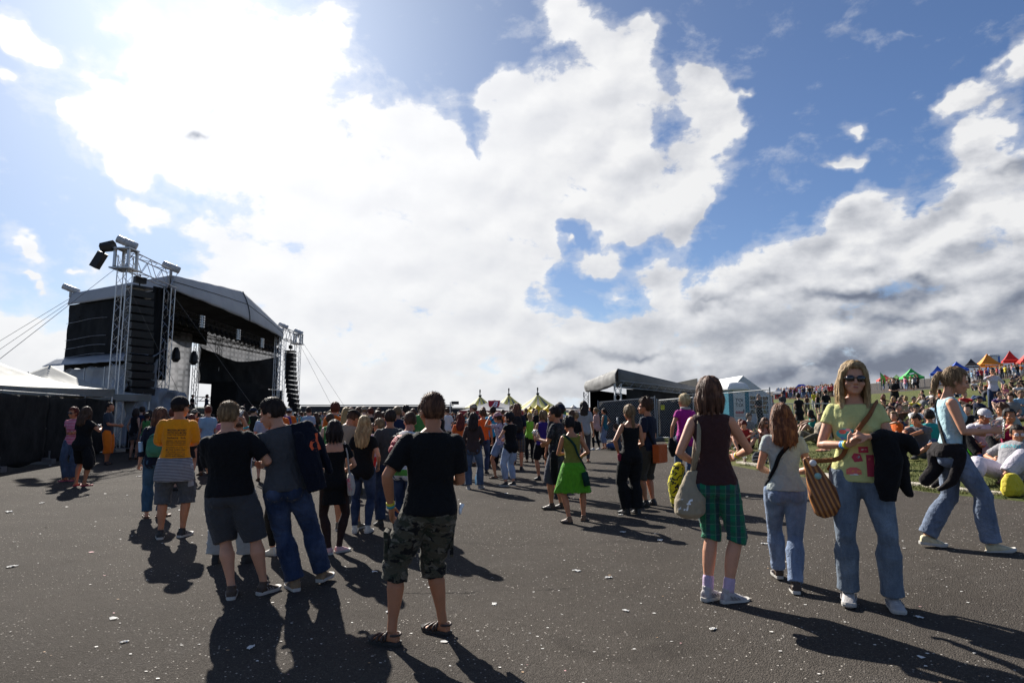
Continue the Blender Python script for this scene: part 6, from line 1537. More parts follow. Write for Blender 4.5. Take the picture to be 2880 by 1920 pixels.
g, k = stand_(1092, 1478, 1155, px=1097)
F = Fig('m', lf=(-.11, -.05), rf=(.12, .03), lfy=25, rfy=-15, lh=(-.27, .05, .92), rh=(.27, .08, .98), hyaw=4, girth=1.0)
p10F = F
p10, q10 = make_person(F, g, 10, k, 'man from behind in slate grey T-shirt and jeans, argyle pullover at his hip', 'tan', ('crop', 'dark'),
 dict(name='t_shirt', mat=GREYT, sleeve=.78, hem=-.04, seed=14), dict(name='jeans', mat=JEAND, t1=1.96, loose=.016, flare=.02), ('sneaker', shoe_mat('black', (.02, .02, .02)), M_RUBD), .011)
mb = MB(); loft(mb, [(F.surf(.0, -150, .03), Vector((.10, 0, 0)), Vector((0, .03, 0))), (F.surf(-.10, -150, .05) + Vector((0, 0, -.02)), Vector((.115, 0, 0)), Vector((0, .03, 0))), (F.surf(-.10, -150, .05) + Vector((.01, 0, -.18)), Vector((.115, 0, 0)), Vector((0, .02, 0)))], 16)
me = remesh(mb, 'pull', .010, 2); displace(me, lambda c, n: folds(c, .005, 20, 10, 2)); o = link('argyle_pullover', me, cloth_mat('argyle', (.24, .22, .27), 'argyle')); attach(o, p10); tag(o, 'black, white and grey argyle pullover hanging at the hip of the slate shirt man', 'pullover')
g = at_depth(1025, 8.6); k = 1.0
F = Fig('f', hyaw=20, lh=(-.24, .06, .92), rh=(.22, .1, 1.0)); topz = P3(1025, 1174, g.y).z; k = (topz - g.z) / 1.75
p11, _ = make_person(F, g, 0, k, 'blonde woman in a black T-shirt standing right of the beige shirt man', 'fair', ('long', 'blond'), dict(name='t_shirt', mat=BLK, sleeve=.55, seed=1), dict(name='trousers', mat=JEAND, t1=1.95), ('sneaker', shoe_mat('white', (.55, .53, .48)), M_RUB), .013, fine=False, hseed=1)
g, k = stand_(1052, 1432, 1180, px=1070)
F = Fig('f', hyaw=60, lean=3, lh=(-.02, .22, 1.1), le=(-.5, -.1, -.4), rh=(.1, .2, 1.1), lf=(-.08, .03), rf=(.08, -.03), lfy=60, rfy=50)
p12, _ = make_person(F, g, 15, k, 'woman in a pink T-shirt with a red jacket tied round her waist', 'tan', ('lowpony', 'sandy'), dict(name='t_shirt', mat=cloth_mat('pink_tee', (.60, .36, .38)), sleeve=.5, seed=1), dict(name='skirt', mat=NAVY, skirt=(.42, .02)), ('sneaker', shoe_mat('white', (.55, .53, .48)), M_RUB), .012, glasses=M_LENSD)
mb = MB(); c0, ax, ay = F.sec(.03, .035); loft(mb, [(c0 + Vector((0, 0, .05)), ax * 1.0, ay * 1.0), (c0 + Vector((-.02, -.03, -.10)), ax * 1.15, ay * 1.3), (c0 + Vector((-.05, -.05, -.27)), ax * .9, ay * 1.3)], 20)
rtube(mb, [F.surf(.02, 100, .05), F.surf(-.10, 105, .12), F.surf(-.115, 110, .11) + Vector((0, 0, -.16))], [.05, .06, .04])
me = remesh(mb, 'rj', .012, 3); displace(me, lambda c, n: folds(c, .012, 16, 10, 5)); link('tied_jacket', me, cloth_mat('red_jacket', (.55, .025, .02)), p12)
g = at_depth(1142, 8.2); F = Fig('m', lean=12, hyaw=42, hpitch=12, cyaw=-30, lh=(-.1, .3, 1.05)); k = (P3(1140, 1166, g.y).z - g.z) / 1.72
p13, _ = make_person(F, g, -20, k, 'crop-haired man in a green and white striped shirt behind the slate shirt man', 'red', ('crop', 'brown'), dict(name='t_shirt', mat=cloth_mat('green_white', (.10, .30, .05), 'stripes', (.6, .6, .6, .16, .1)), sleeve=.8), dict(name='trousers', mat=JEAND, t1=1.95), ('sneaker', M_BLACK, M_RUBD), .013, fine=False)
backpack(F, p13, (.45, .05, .06), 'red and pink backpack on the back of the man in the green striped shirt', None, .8, .05, .32)
g, k = stand_(196, 1352, 1147, px=206)
F = Fig('f', hyaw=-30, hpitch=8, lf=(-.07, 0), rf=(.08, .02), lfy=-20, rfy=-40, lh=(-.05, .2, 1.15), rh=(-.02, .22, 1.15), le=(-.9, -.3, -.4), side=3)
make_person(F, g, 200, k, 'woman in a pink striped top and jeans by the screened fence, wearing sunglasses', 'tan', ('bun', 'red'), dict(name='striped_top', mat=cloth_mat('pink_stripes', (.60, .06, .16), 'stripes', (.62, .45, .50, .035, .3)), sleeve=.35, hem=-.08), dict(name='jeans', mat=JEAN, t1=1.96, flare=.03, loose=.01), ('flipflop', M_BLACK, simple('sandal_pink', (.45, .10, .16), .6)), .012, glasses=M_LENSD)
g, k = stand_(250, 1366, 1147, px=233)
F = Fig('f', side=2, hyaw=15, lf=(-.10, 0), rf=(.12, .0), lfy=5, rfy=-50, rh=(.22, .24, 1.28), re=(.9, -.3, -.6), lh=(-.12, .22, 1.0), girth=1.08, rcurl=.7)
pA, qA = make_person(F, g, -10, k, 'woman in black top and long black shorts holding up a beer cup near the fence', 'tan', ('long', 'brown'), dict(name='top', mat=BLK, sleeve=.55, hem=-.16, off=.026, loose=.02), dict(name='long_shorts', mat=BLK, t1=1.08, loose=.035), ('flipflop', M_BLACK, simple('sandal_red', (.40, .03, .05), .6)), .012, hseed=2)
d_, n_, w_ = F.handframe(1); cu_ = F.wr[1] + d_ * .07 + n_ * .045
def held(person, F, i, label, full=.4, tilt=(0, 0, 0), sc=1.0, dz=.02):
 d_, n_, w_ = F.handframe(i); p = F.wr[i] + d_ * .085 + n_ * .05 + Vector((0, 0, dz)); M = Matrix.Translation(person.location) @ person.rotation_euler.to_matrix().to_4x4() @ Matrix.Diagonal((*person.scale, 1)); return cup(M @ p, person.scale[0] * sc, label, full, tilt)
band(P3F[1], 1, simple('wristband_turquoise', (.02, .35, .42), .5), p3, .9)
held(p3, P3F[1], 1, 'half full beer cup held up between the blond man and the tall man', .45, sc=1.15, dz=.03)
held(pA, F, 1, 'plastic cup in the raised hand of the woman in black by the fence', .4)
mb = MB(); rtube(mb, [F.P + Vector((.16, -.05, -.12)), F.P + Vector((.22, -.06, -.30)), F.P + Vector((.24, -.05, -.48))], [.07, .10, .11]); me = remesh(mb, 'cl', .014, 2); displace(me, lambda c, n: folds(c, .015, 18, 10, 5)); o = link('black_jacket', me, BLK); attach(o, pA); tag(o, 'black jacket bundle hanging beside the knees of the woman in black', 'jacket')
g, k = stand_(306, 1306, 1134, px=306)
F = Fig('m', hyaw=-20, lf=(-.09, 0), rf=(.09, .03), lfy=-30, rfy=-50, lh=(.0, .28, 1.1), rh=(.12, .30, 1.12), lean=-3)
pB, _ = make_person(F, g, -75, k, 'bespectacled man in a dark T-shirt and orange three-quarter trousers by the fence end', 'tan', ('crop', 'dark'), dict(name='t_shirt', mat=cloth_mat('blue_grey', (.035, .045, .060)), sleeve=.8), dict(name='orange_trousers', mat=cloth_mat('orange', (.75, .18, .015)), t1=1.45, loose=.03), ('sandal', M_BLACK, M_RUBD), .012)
g, k = stand_(1345, 1374, 1163, px=1325)
F = Fig('f', lean=0, hyaw=8, lf=(-.10, -.03), rf=(.17, .04), lfy=5, rfy=-25, lh=(-.10, .2, 1.0), rh=(.10, .2, 1.0), le=(-.5, -.3, -.3), re=(.5, -.3, -.3))
p8bF = F
p8b, q8b = make_person(F, g, 0, k, 'dark-haired woman in a brown hooded top and washed jeans standing from behind', 'tan', ('long', 'dark'), dict(name='hooded_top', mat=cloth_mat('brown_hoodie', (.055, .035, .032)), sleeve=1.9, hem=-.09, hood=True, amp=.006), dict(name='jeans', mat=JEAN, t1=1.98, flare=.035, loose=.008), ('sneaker', shoe_mat('grey', (.2, .2, .2)), M_RUB), .011, hseed=2)
g, k = stand_(1364, 1332, 1152, px=1355)
F = Fig('m', hyaw=20, lf=(-.1, .02), rf=(.1, 0), rfy=-20, lh=(-.1, .22, 1.1)); make_person(F, g, 10, k, 'man in a plain orange T-shirt and jeans left of the blue shirt man', 'tan', ('short', 'brown'), dict(name='t_shirt', mat=cloth_mat('orange_tee', (.75, .12, .02)), sleeve=.7, hem=-.03), dict(name='jeans', mat=JEAND, t1=1.96, flare=.02), ('sneaker', shoe_mat('black', (.02, .02, .02)), M_RUBD), .012)
g, k = stand_(1288, 1345, 1164, px=1296)
F = Fig('f', hyaw=30, lh=(-.1, .2, 1.1)); make_person(F, g, 5, k, 'red-haired woman in an orange T-shirt left of the hooded woman', 'tan', ('long', 'red'), dict(name='t_shirt', mat=cloth_mat('orange_tee2', (.72, .14, .03)), sleeve=.6), dict(name='trousers', mat=JEAND, t1=1.95), ('sneaker', M_BLACK, M_RUBD), .013, fine=False)
g, k = stand_(1384, 1315, 1145, px=1388)
F = Fig('m', hyaw=-10, lh=(-.26, .05, .95)); pC, _ = make_person(F, g, -10, k, 'man in a turquoise T-shirt with a dark shoulder strap', 'tan', ('crop', 'dark'), dict(name='t_shirt', mat=cloth_mat('turquoise', (.03, .32, .52)), sleeve=.7, hem=-.07), dict(name='trousers', mat=BLK, t1=1.96, loose=.012), ('sneaker', M_BLACK, M_RUBD), .012)
o = strap_mesh(F, [(.05, 60), (.2, 110), (.33, 150), (.44, 190), (.505, 245), (.46, 300), (.3, 330), (.05, 350)], .03).build('shoulder_strap', NAVY, None, True); attach(o, pC); tag(o, 'dark shoulder strap across the back of the turquoise T-shirt', 'strap')
g, k = stand_(1400, 1345, 1158, px=1403)
F = Fig('f', lean=4, side=-10, hyaw=25, hpitch=12, lf=(-.16, .05), rf=(.14, -.05), lfy=40, rfy=-10, lh=(-.30, .16, 1.58), le=(-1, .1, -.6), rh=(.10, .24, 1.56), re=(.9, .3, -.8), lcurl=.05, rcurl=.1, lk=(-.6, 1, .2), hz=.92)
make_person(F, g, 40, k, 'dancing woman in a pink cap and denim shorts raising both hands', 'tan', ('lowpony', 'brown'), dict(name='top', mat=cloth_mat('lilac_print', (.50, .42, .47), 'floral', (.12, .08, .14)), sleeve=.5, hem=-.04), dict(name='denim_shorts', mat=JEANL, t1=.75, loose=.02), ('sandal', M_BLACK, M_RUBD), .010, cap=('cap', cloth_mat('cap_pink', (.55, .28, .30))))
g, k = stand_(1438, 1366, 1162, px=1430)
F = Fig('f', hyaw=40, hpitch=8, lf=(-.11, .04), rf=(.10, .0), lfy=50, rfy=20, lh=(-.12, .28, 1.16), le=(-.8, -.3, -.7), rh=(.1, .3, 1.1), girth=1.02, lcurl=.6)
make_person(F, g, 40, k, 'curly dark-haired woman in a black vest, pale jeans and black ankle boots', 'fair', ('curly', 'black'), dict(name='vest', mat=BLK, sleeve=.28, hem=-.12, off=.024, loose=.012), dict(name='pale_jeans', mat=cloth_mat('jeans_pale', (.26, .32, .42), 'denim'), t1=1.80, loose=.012), ('sneaker', shoe_mat('black', (.02, .02, .02)), M_RUB), .011)
g, k = stand_(1462, 1322, 1137, px=1450)
F = Fig('m', hyaw=5, lf=(-.10, 0), rf=(.12, .0), lh=(-.1, .2, 1.1), rh=(.1, .2, 1.1)); pD, _ = make_person(F, g, 0, k, 'long-haired man in a dark shirt and brown shorts with a black backpack', 'tan', ('long', 'chestnut'), dict(name='shirt', mat=NAVY, sleeve=.9), dict(name='shorts', mat=cloth_mat('brown_check', (.10, .07, .05), 'plaid'), t1=1.08, loose=.03), ('sneaker', M_BLACK, M_RUBD), .012, hseed=2)
backpack(F, pD, (.014, .014, .016), 'black backpack worn by the long-haired man in brown shorts', None, 1.05)
g, k = stand_(1522, 1350, 1158, px=1530)
F = Fig('f', lean=0, side=3, hyaw=-30, lf=(-.10, .02), rf=(.13, .0), lfy=35, rfy=-10, lh=(-.15, .14, .96), le=(-.5, -.4, 0), rh=(.12, .22, 1.15))
make_person(F, g, 15, k, 'curly blonde woman in a violet sleeveless top and black shorts', 'tan', ('curly', 'sandy'), dict(name='violet_top', mat=cloth_mat('violet', (.045, .022, .16)), sleeve=0, hem=-.06), dict(name='shorts', mat=BLK, t1=.95, loose=.03), ('sneaker', M_BLACK, M_RUBD), .011)
g, k = stand_(1562, 1432, 1146, px=1560)
F = Fig('m', lean=-1, hyaw=8, hpitch=6, lf=(-.04, .08), rf=(.08, -.06), lfy=0, rfy=0, lh=(-.10, .30, 1.20), rh=(.10, .2, 1.1), le=(-.5, -.6, -.6), lcurl=.7)
pE, qE = make_person(F, g, 68, k, 'smiling man in a dark printed T-shirt holding a plastic cup', 'tan', ('short', 'dark'), dict(name='t_shirt', mat=cloth_mat('dark_print', (.020, .020, .026), 'floral', (.075, .075, .085)), sleeve=.75, hem=-.06, off=.02), dict(name='long_shorts', mat=cloth_mat('slate_shorts', (.06, .065, .085)), t1=1.15, loose=.025), ('sneaker', shoe_mat('brown', (.055, .035, .024)), M_RUBD), .010, eyes=True)
held(pE, F, 0, 'tilted empty plastic cup in the hand of the smiling man', 0, (R(18), R(-28), 0), 1.25, .05)
mb = MB(); rtube(mb, [F.surf(.02, 95, .05), F.surf(-.08, 95, .09), F.surf(-.115, 95, .10) + Vector((0, 0, -.22)), F.surf(-.115, 95, .09) + Vector((0, 0, -.36))], [.05, .07, .07, .04]); me = remesh(mb, 'cl', .012, 2); displace(me, lambda c, n: folds(c, .012, 18, 10, 5)); link('tied_jacket', me, BLK, pE)
g, k = stand_(1628, 1468, 1172, px=1596)
F = Fig('f', lean=6, side=-3, hyaw=12, hpitch=22, lf=(-.10, -.06), rf=(.17, .06), lfy=45, rfy=-35, px=-.02, lh=(-.09, .26, 1.12), le=(-.5, -.3, -.5), rh=(.14, .22, 1.05), re=(.5, -.2, -.5), girth=.98, hz=.94, legg=.95)
pF, qF = make_person(F, g, 5, k, 'woman from behind in an olive tank top and bright green skirt', 'tan', ('tuft', 'black'), dict(name='tank_top', mat=cloth_mat('olive', (.20, .19, .035)), sleeve=0, hem=-.02, off=.009, neck=.47, amp=.0025, straps=.020), dict(name='green_skirt', mat=cloth_mat('lime', (.10, .34, .02)), skirt=(.50, .048), amp=.008, amp_f=(10, 8), seed=5), ('sneaker', shoe_mat('suede', (.16, .09, .05)), M_RUBD), .0095)
st_ = strap_mesh(F, [(-.06, -112, .05), (.08, -128, .01), (.2, -150), (.33, -170), (.44, -200), (.500, -235), (.47, -290), (.35, -320)], .04, .006, .020, bvh=bvh_of(qF['top'].data))
st_.box(F.surf(-.115, -115, .10) + Vector((0, 0, -.10)), (.10, .19, .22), Matrix.Rotation(R(-12), 3, 'Y')); o = link('shoulder_bag', st_.mesh('sb', cloth_mat('bottle_green', (.012, .045, .035)), True)); attach(o, pF); tag(o, 'dark green shoulder bag with a long strap across the olive tank top', 'bag')
def simple_person(px, fy, hy, face, sex, hair, topd, botd, shoes, label, skin='tan', depth=None, fx=None, vox=.013, fig={}, **kw):
 if depth: g = at_depth(px, depth); k = (P3(px, hy, g.y).z - g.z) / 1.75
 else: g, k = stand_(fx or px, fy, hy, px=px)
 F = Fig(sex, **fig); o, q = make_person(F, g, face, k, label, skin, hair, topd, botd, shoes, vox, **kw); q['F'] = F; return o, q
SHB = ('sneaker', shoe_mat('black', (.02, .02, .02)), M_RUBD); SHW = ('sneaker', shoe_mat('white', (.55, .53, .48)), M_RUB)
simple_person(1608, 1345, 1154, 10, 'm', ('bald', 'brown'), dict(name='shirt', mat=BLK, sleeve=.8), dict(name='trousers', mat=BLK, t1=1.95), SHB, 'bald man in black behind the woman in the green skirt', 'red', fine=False, fig=dict(hyaw=20))
simple_person(1575, 1385, 1138, 8, 'm', ('crop', 'dark'), dict(name='t_shirt', mat=cloth_mat('dark_grey', (.03, .03, .035)), sleeve=.8), dict(name='trousers', mat=JEAND, t1=1.95), SHB, 'tall man in a dark cap behind the smiling man', depth=11.5, fine=False, cap=('cap', NAVY), fig=dict(hyaw=30))
simple_person(1642, 1300, 1131, -5, 'm', ('long', 'dark'), dict(name='t_shirt', mat=cloth_mat('light_grey', (.30, .31, .33)), sleeve=.8, off=.026), dict(name='trousers', mat=GREYT, t1=1.95), ('flipflop', M_BLACK, M_RUBD), 'long-haired man in a light grey T-shirt left of the small stage', fine=False, fig=dict(hyaw=40), hseed=2)
simple_person(1620, 1318, 1160, 10, 'f', ('bun', 'sandy'), dict(name='dress', mat=cloth_mat('mint_floral', (.30, .42, .30), 'floral', (.5, .45, .3)), sleeve=0, hem=-.35), None, ('flipflop', M_BLACK, M_RUBD), 'woman in a pale green patterned dress beside the bald man', fine=False)
simple_person(1676, 1265, 1148, 60, 'f', ('bun', 'sandy'), dict(name='blouse', mat=cloth_mat('pink_blouse', (.50, .30, .27)), sleeve=1.6, hem=-.14, off=.03), dict(name='leggings', mat=BLK, t1=1.9, off=.006), SHW, 'woman in a salmon pink blouse and black leggings', fine=False, fig=dict(lh=(0, .25, 1.15), lf=(-.12, .1), rf=(.1, -.08)))
simple_person(1699, 1262, 1150, 55, 'f', ('pony', 'dark'), dict(name='tank_top', mat=cloth_mat('teal_tank', (.02, .12, .16)), sleeve=0), dict(name='jeans', mat=JEANL, t1=1.6), ('flipflop', M_BLACK, M_RUBD), 'woman in a teal tank top with one hand on her hip', fine=False, fig=dict(rh=(.20, .02, 1.0), re=(.5, -.5, 0)))
simple_person(1752, 1238, 1150, 150, 'f', ('short', 'sandy'), dict(name='top', mat=BLK, sleeve=.3), dict(name='trousers', mat=BLK, t1=1.9), SHB, 'person in a black sleeveless top beside the lattice post of the small stage', fine=False)
g, k = stand_(1778, 1445, 1142, px=1770)
F = Fig('f', lean=0, side=1, hyaw=8, lf=(-.08, .03), rf=(.09, -.02), lfy=40, rfy=10, lh=(-.20, .02, .98), le=(-.5, -.4, 0), rh=(.1, .2, 1.05), girth=.98)
pG, qG = make_person(F, g, 8, k, 'fair ponytailed woman in a black tank top and wide black trousers', 'tan', ('lowpony', 'sandy'), dict(name='tank_top', mat=BLK, sleeve=0, hem=-.05, off=.010, neck=.45, straps=.012), dict(name='trousers', mat=BLK, t1=1.98, loose=.025, flare=.03), SHB, .010)
mb = MB(); rtube(mb, [F.surf(.0, 100, .05), F.surf(-.07, 100, .06)], [.035, .03]); o = link('red_pouch', remesh(mb, 'p', .01, 1), cloth_mat('maroon', (.22, .02, .04))); attach(o, pG); tag(o, 'dark red pouch on the hip of the ponytailed woman in black', 'pouch')
g, k = stand_(1832, 1422, 1125, px=1812)
F = Fig('m', hyaw=15, lf=(-.09, .02), rf=(.10, -.02), lfy=10, rfy=-10, lh=(-.16, .10, .95), rh=(.1, .2, 1.05), le=(-.5, -.6, 0))
pH, qH = make_person(F, g, 52, k, 'young man with tousled hair in a navy T-shirt and cargo shorts', 'tan', ('tuft', 'brown'), dict(name='t_shirt', mat=NAVY, sleeve=.75, hem=-.06), dict(name='cargo_shorts', mat=cloth_mat('khaki_dark', (.055, .050, .038)), t1=1.15, loose=.035), SHB, .010, eyes=True)
st_ = strap_mesh(F, [(-.08, 178, .06), (.05, 165, .01), (.2, 140), (.35, 110), (.47, 75), (.500, 40), (.44, 10)], .035, .006, .022); o = link('strap', st_.mesh('strap', BLK, True))
mb = MB(); mb.box(F.P + Vector((0, -.22, -.08)), (.36, .11, .30)); me = remesh(mb, 'bag', .012, 3); displace(me, lambda c, n: folds(c, .006, 16, 16, 3)); bg_ = link('messenger_bag', me, cloth_mat('burnt_orange', (.50, .10, .02))); attach(bg_, pH); o.parent = bg_; tag(bg_, 'burnt orange messenger bag carried by the young man in navy', 'bag')
g, k = stand_(1912, 1378, 1112, px=1932)
F = Fig('f', hyaw=25, hpitch=0, side=3, lf=(-.07, 0), rf=(.09, .02), lfy=20, rfy=-10, lh=(-.26, .03, .93), le=(-.5, -.5, 0), rh=(.1, .2, 1.0), lcurl=.6)
pI, qI = make_person(F, g, 8, k, 'blonde woman in a magenta T-shirt and grey scarf, left of the brown top woman', 'tan', ('bun', 'light'), dict(name='t_shirt', mat=cloth_mat('magenta', (.36, .015, .22)), sleeve=.4, hem=-.10), dict(name='jeans', mat=JEAN, t1=1.96, loose=.006), SHW, .010, glasses=M_LENSD)
mb = MB(); c0, ax, ay = F.sec(.53, .02); mb.tube([c0 + ax.normalized() * .075 * math.cos(a) + ay.normalized() * .07 * math.sin(a) + Vector((0, 0, .02)) for a in np.linspace(0, 6.283, 16)], .026, 8); me = remesh(mb, 'scarf', .009, 2); displace(me, lambda c, n: folds(c, .006, 60, 60, 3)); link('scarf', me, cloth_mat('grey_scarf', (.34, .33, .33)), pI)
held(pI, F, 0, 'cup of beer in the lowered hand of the magenta shirt woman', .7, sc=1.1)
mb = MB(); rtube(mb, [F.wr[0] + Vector((-.02, -.03, -.02)), F.wr[0] + Vector((-.01, -.04, -.16)), F.wr[0] + Vector((0, -.05, -.28))], [.05, .08, .05]); me = remesh(mb, 'cl', .012, 2); displace(me, lambda c, n: folds(c, .012, 20, 12, 4)); o = link('black_jacket', me, BLK); attach(o, pI); tag(o, 'dark jacket bunched under the hand of the magenta shirt woman', 'jacket')
g, k = stand_(2012, 1690, 1070, px=2000)
F = Fig('f', lean=0, side=-1, hyaw=-12, hpitch=3, lf=(-.075, .01), rf=(.075, -.03), lfy=-45, rfy=-68, lh=(-.13, .12, 1.06), le=(-.5, -.55, -.1), rh=(.22, .30, 1.12), re=(.5, -.35, -.4), girth=.97, legg=.90, px=.0)
pJ, qJ = make_person(F, g, -13, k, 'woman from behind in a brown sleeveless top and green plaid shorts', 'fair', ('bob', 'chestnut'), dict(name='brown_top', mat=cloth_mat('plum_brown', (.055, .024, .023)), sleeve=0, hem=-.035, off=.013, neck=.52, amp=.0045, amp_f=(18, 34), seed=9), dict(name='plaid_shorts', mat=cloth_mat('green_plaid', (.012, .17, .085), 'plaid'), t1=1.12, loose=.012, off=.013, top=.03, amp=.006, seed=8), ('sneaker', shoe_mat('silver', (.36, .33, .33)), M_RUB), .009, hseed=3)
for i in (0, 1): mb = MB(); F.leg(mb, i, 2.0, .007, 0, 1.80); F.foot(mb, i, .001); link('sock', remesh(mb, 'sock', .007, 2), cloth_mat('lilac_sock', (.50, .38, .52)), pJ)
mb = MB(); mb.tube([F.nb + F.Rc @ Vector((.062 * math.cos(a), .058 * math.sin(a) - .004, .028 + .012 * math.sin(a))) for a in np.linspace(0, 6.283, 20)], .0035, 5); mb.build('cord_necklace', M_BLACK, pJ)
for t, c in ((.88, (.65, .55, .05)), (.93, (.75, .30, .05)), (.98, (.05, .30, .50))): band(F, 1, simple('bracelet_%d' % int(c[0] * 100), c, .5), pJ, t, .032, .008)
cvm = cloth_mat('khaki_canvas', (.34, .28, .19))
mb = MB(); bc = F.P + Vector((-.20, -.10, -.13))
loft(mb, [(bc + Vector((0, 0, -.17)), Vector((.06, 0, 0)), Vector((0, .07, 0))), (bc + Vector((0, 0, -.13)), Vector((.115, .03, 0)), Vector((-.02, .10, 0))), (bc + Vector((.005, 0, -.03)), Vector((.120, .03, 0)), Vector((-.02, .09, 0))), (bc + Vector((.02, .02, .09)), Vector((.085, .02, 0)), Vector((0, .05, 0))), (bc + Vector((.035, .04, .20)), Vector((.04, 0, 0)), Vector((0, .03, 0)))], 22)
me = remesh(mb, 'hobo', .009, 3); displace(me, lambda c, n: folds(c, .007, 26, 7, 4)); hb = link('canvas_shoulder_bag', me, cvm); attach(hb, pJ); tag(hb, 'khaki canvas slouch bag hanging on the left of the woman in plaid shorts', 'bag')
top_ = F.S[0] + Vector((.055, -.01, .070))
for yy, o2 in ((-.085, .018), (.06, .0)):
 mb = MB(); mb.tube([bc + Vector((.035, .04, .17)), F.S[0] + Vector((.01 + o2, yy - .04, -.22)), F.S[0] + Vector((.045, yy * .8, -.02)), top_], .021, 8, flat=.35); mb.build('strap', cvm, hb, True)
tm = text_mesh('Lf', .12, 0, font_bold=True, shear=.3); bvb = bvh_of(me); project(tm, bvb, bc + Vector((-.055, -.3, -.06)), Vector((1, 0, 0)), Vector((0, 0, 1)), Vector((0, 1, 0)), .003); tm.materials.clear(); link('white_print', tm, M_WHITE, hb)
mb = MB(); rtube(mb, [F.P + Vector((-.27, .06, .08)), F.P + Vector((-.31, .06, -.05)), F.P + Vector((-.30, .05, -.22))], [.05, .06, .04]); me = remesh(mb, 'jk', .011, 2); displace(me, lambda c, n: folds(c, .010, 25, 10, 2)); o = link('rain_jacket', me, cloth_mat('yellow_black', (.55, .48, .02), 'floral', (.02, .02, .02))); attach(o, pJ); tag(o, 'yellow and black jacket bundled behind the khaki canvas bag', 'jacket')
g, k = stand_(2196, 1655, 1150, px=2208, ref=1.70)
F = Fig('f', lean=5, side=2, hyaw=0, hpitch=14, lf=(-.05, .30), rf=(.02, -.16), lfz=.02, lfy=5, rfy=-5, foot_pitch=(0, -6), lh=(-.07, .23, 1.05), rh=(.09, .23, 1.05), le=(-.5, -.5, -.2), re=(.5, -.5, -.2), hz=.925, girth=.98)
pKF = F
pK, qK = make_person(F, g, -14, k, 'auburn long-haired woman in a pale mint T-shirt and blue jeans walking away', 'fair', ('long', 'auburn'), dict(name='t_shirt', mat=cloth_mat('pale_mint', (.42, .47, .46)), sleeve=.42, hem=-.012, off=.014, loose=.010, amp=.0045, amp_f=(18, 30), seed=2), dict(name='jeans', mat=JEANL, t1=1.98, loose=.004, off=.012, flare=.022, amp=.0045), ('sneaker', shoe_mat('brown', (.055, .035, .024)), M_RUB), .0095, hseed=2)
st_ = strap_mesh(F, [(.0, 75), (.08, 110), (.20, 140), (.32, 162), (.43, 195), (.505, 238), (.47, 290), (.33, 325), (.15, 350), (.05, 20)], .038, .005, .022, bvh=bvh_of(qK['top'].data)); o = link('cross_body_strap', st_.mesh('s', BLK, True)); attach(o, pK); tag(o, 'black cross-body strap over the back of the pale mint T-shirt', 'strap')
g, k = stand_(2405, 1700, 1035, px=2415, ref=1.73)
F = Fig('f', lean=0, side=1, hyaw=3, hpitch=-2, hroll=-3, lf=(-.155, .05), rf=(.12, .0), lfy=8, rfy=-5, lh=(-.055, .235, 1.215), le=(-.6, -.1, -1), rh=(.075, .215, 1.155), re=(.5, -.25, -.55), girth=1.08, legg=1.06, lcurl=.28, rcurl=.42,
  lhd=(.70, .10, .05, 0, -.6, -1), rhd=(-.72, .25, .58, .3, -.9, .2), hz=.945)
pL, qL = make_person(F, g, 156, k, 'woman in sunglasses and a printed lemon T-shirt facing the camera', 'fair', ('long', 'blond'), dict(name='lemon_t_shirt', mat=cloth_mat('lemon', (.56, .56, .23)), sleeve=.42, hem=-.065, off=.014, loose=.012, amp=.0035, amp_f=(18, 26), seed=7, neck=.505), dict(name='jeans', mat=cloth_mat('jeans_worn', (.115, .145, .185), 'denim', (.14, .18, .22)), t1=1.985, loose=.0, off=.013, flare=.034, amp=.0035, seed=2), ('sneaker', shoe_mat('grey_runner', (.34, .32, .31)), M_RUB), .0085, glasses=M_LENSD, hseed=1)
mb = MB(); ell(mb, F.hc + F.Rh @ Vector((0, .1040, -.066)), (.018, .006, .0065), F.Rh, 12, 8); mb.build('lips', simple('lips', (.30, .10, .08), .5), pL, True)
bv = bvh_of(qL['top'].data)
def patch(pts, mat, name, parent, h, x, bv=bv, F=F, dirn=(0, -1, 0)):
 """small flat print: a filled outline laid on the cloth, split fine enough to follow it"""
 bm = bmesh.new(); vs = [bm.verts.new((a, b, 0)) for a, b in pts]; bm.faces.new(vs); bmesh.ops.triangulate(bm, faces=bm.faces[:]); bmesh.ops.subdivide_edges(bm, edges=bm.edges[:], cuts=3, use_grid_fill=True)
 me = bpy.data.meshes.new(name); bm.to_mesh(me); bm.free(); d = Vector(dirn); rt_ = Vector((-d.y * -1, 0, 0)) if False else Vector((1, 0, 0))
 project(me, bv, F.at(h)[0] + Vector((x, 0, 0)), rt_, Vector((0, 0, 1)), d, .004); return link(name, me, mat, parent)
def circ(r, n=14, sx=1, sy=1, cx=0, cy=0): return [(cx + r * sx * math.cos(2 * math.pi * i / n), cy + r * sy * math.sin(2 * math.pi * i / n)) for i in range(n)]
PRN = {n: simple('print_' + n, c, .7) for n, c in (('turquoise', (.06, .42, .45)), ('coral', (.62, .12, .10)), ('pink', (.70, .30, .35)), ('crimson', (.40, .03, .06)), ('white', (.62, .6, .55)), ('blue', (.10, .20, .45)), ('orange', (.70, .25, .06)))}
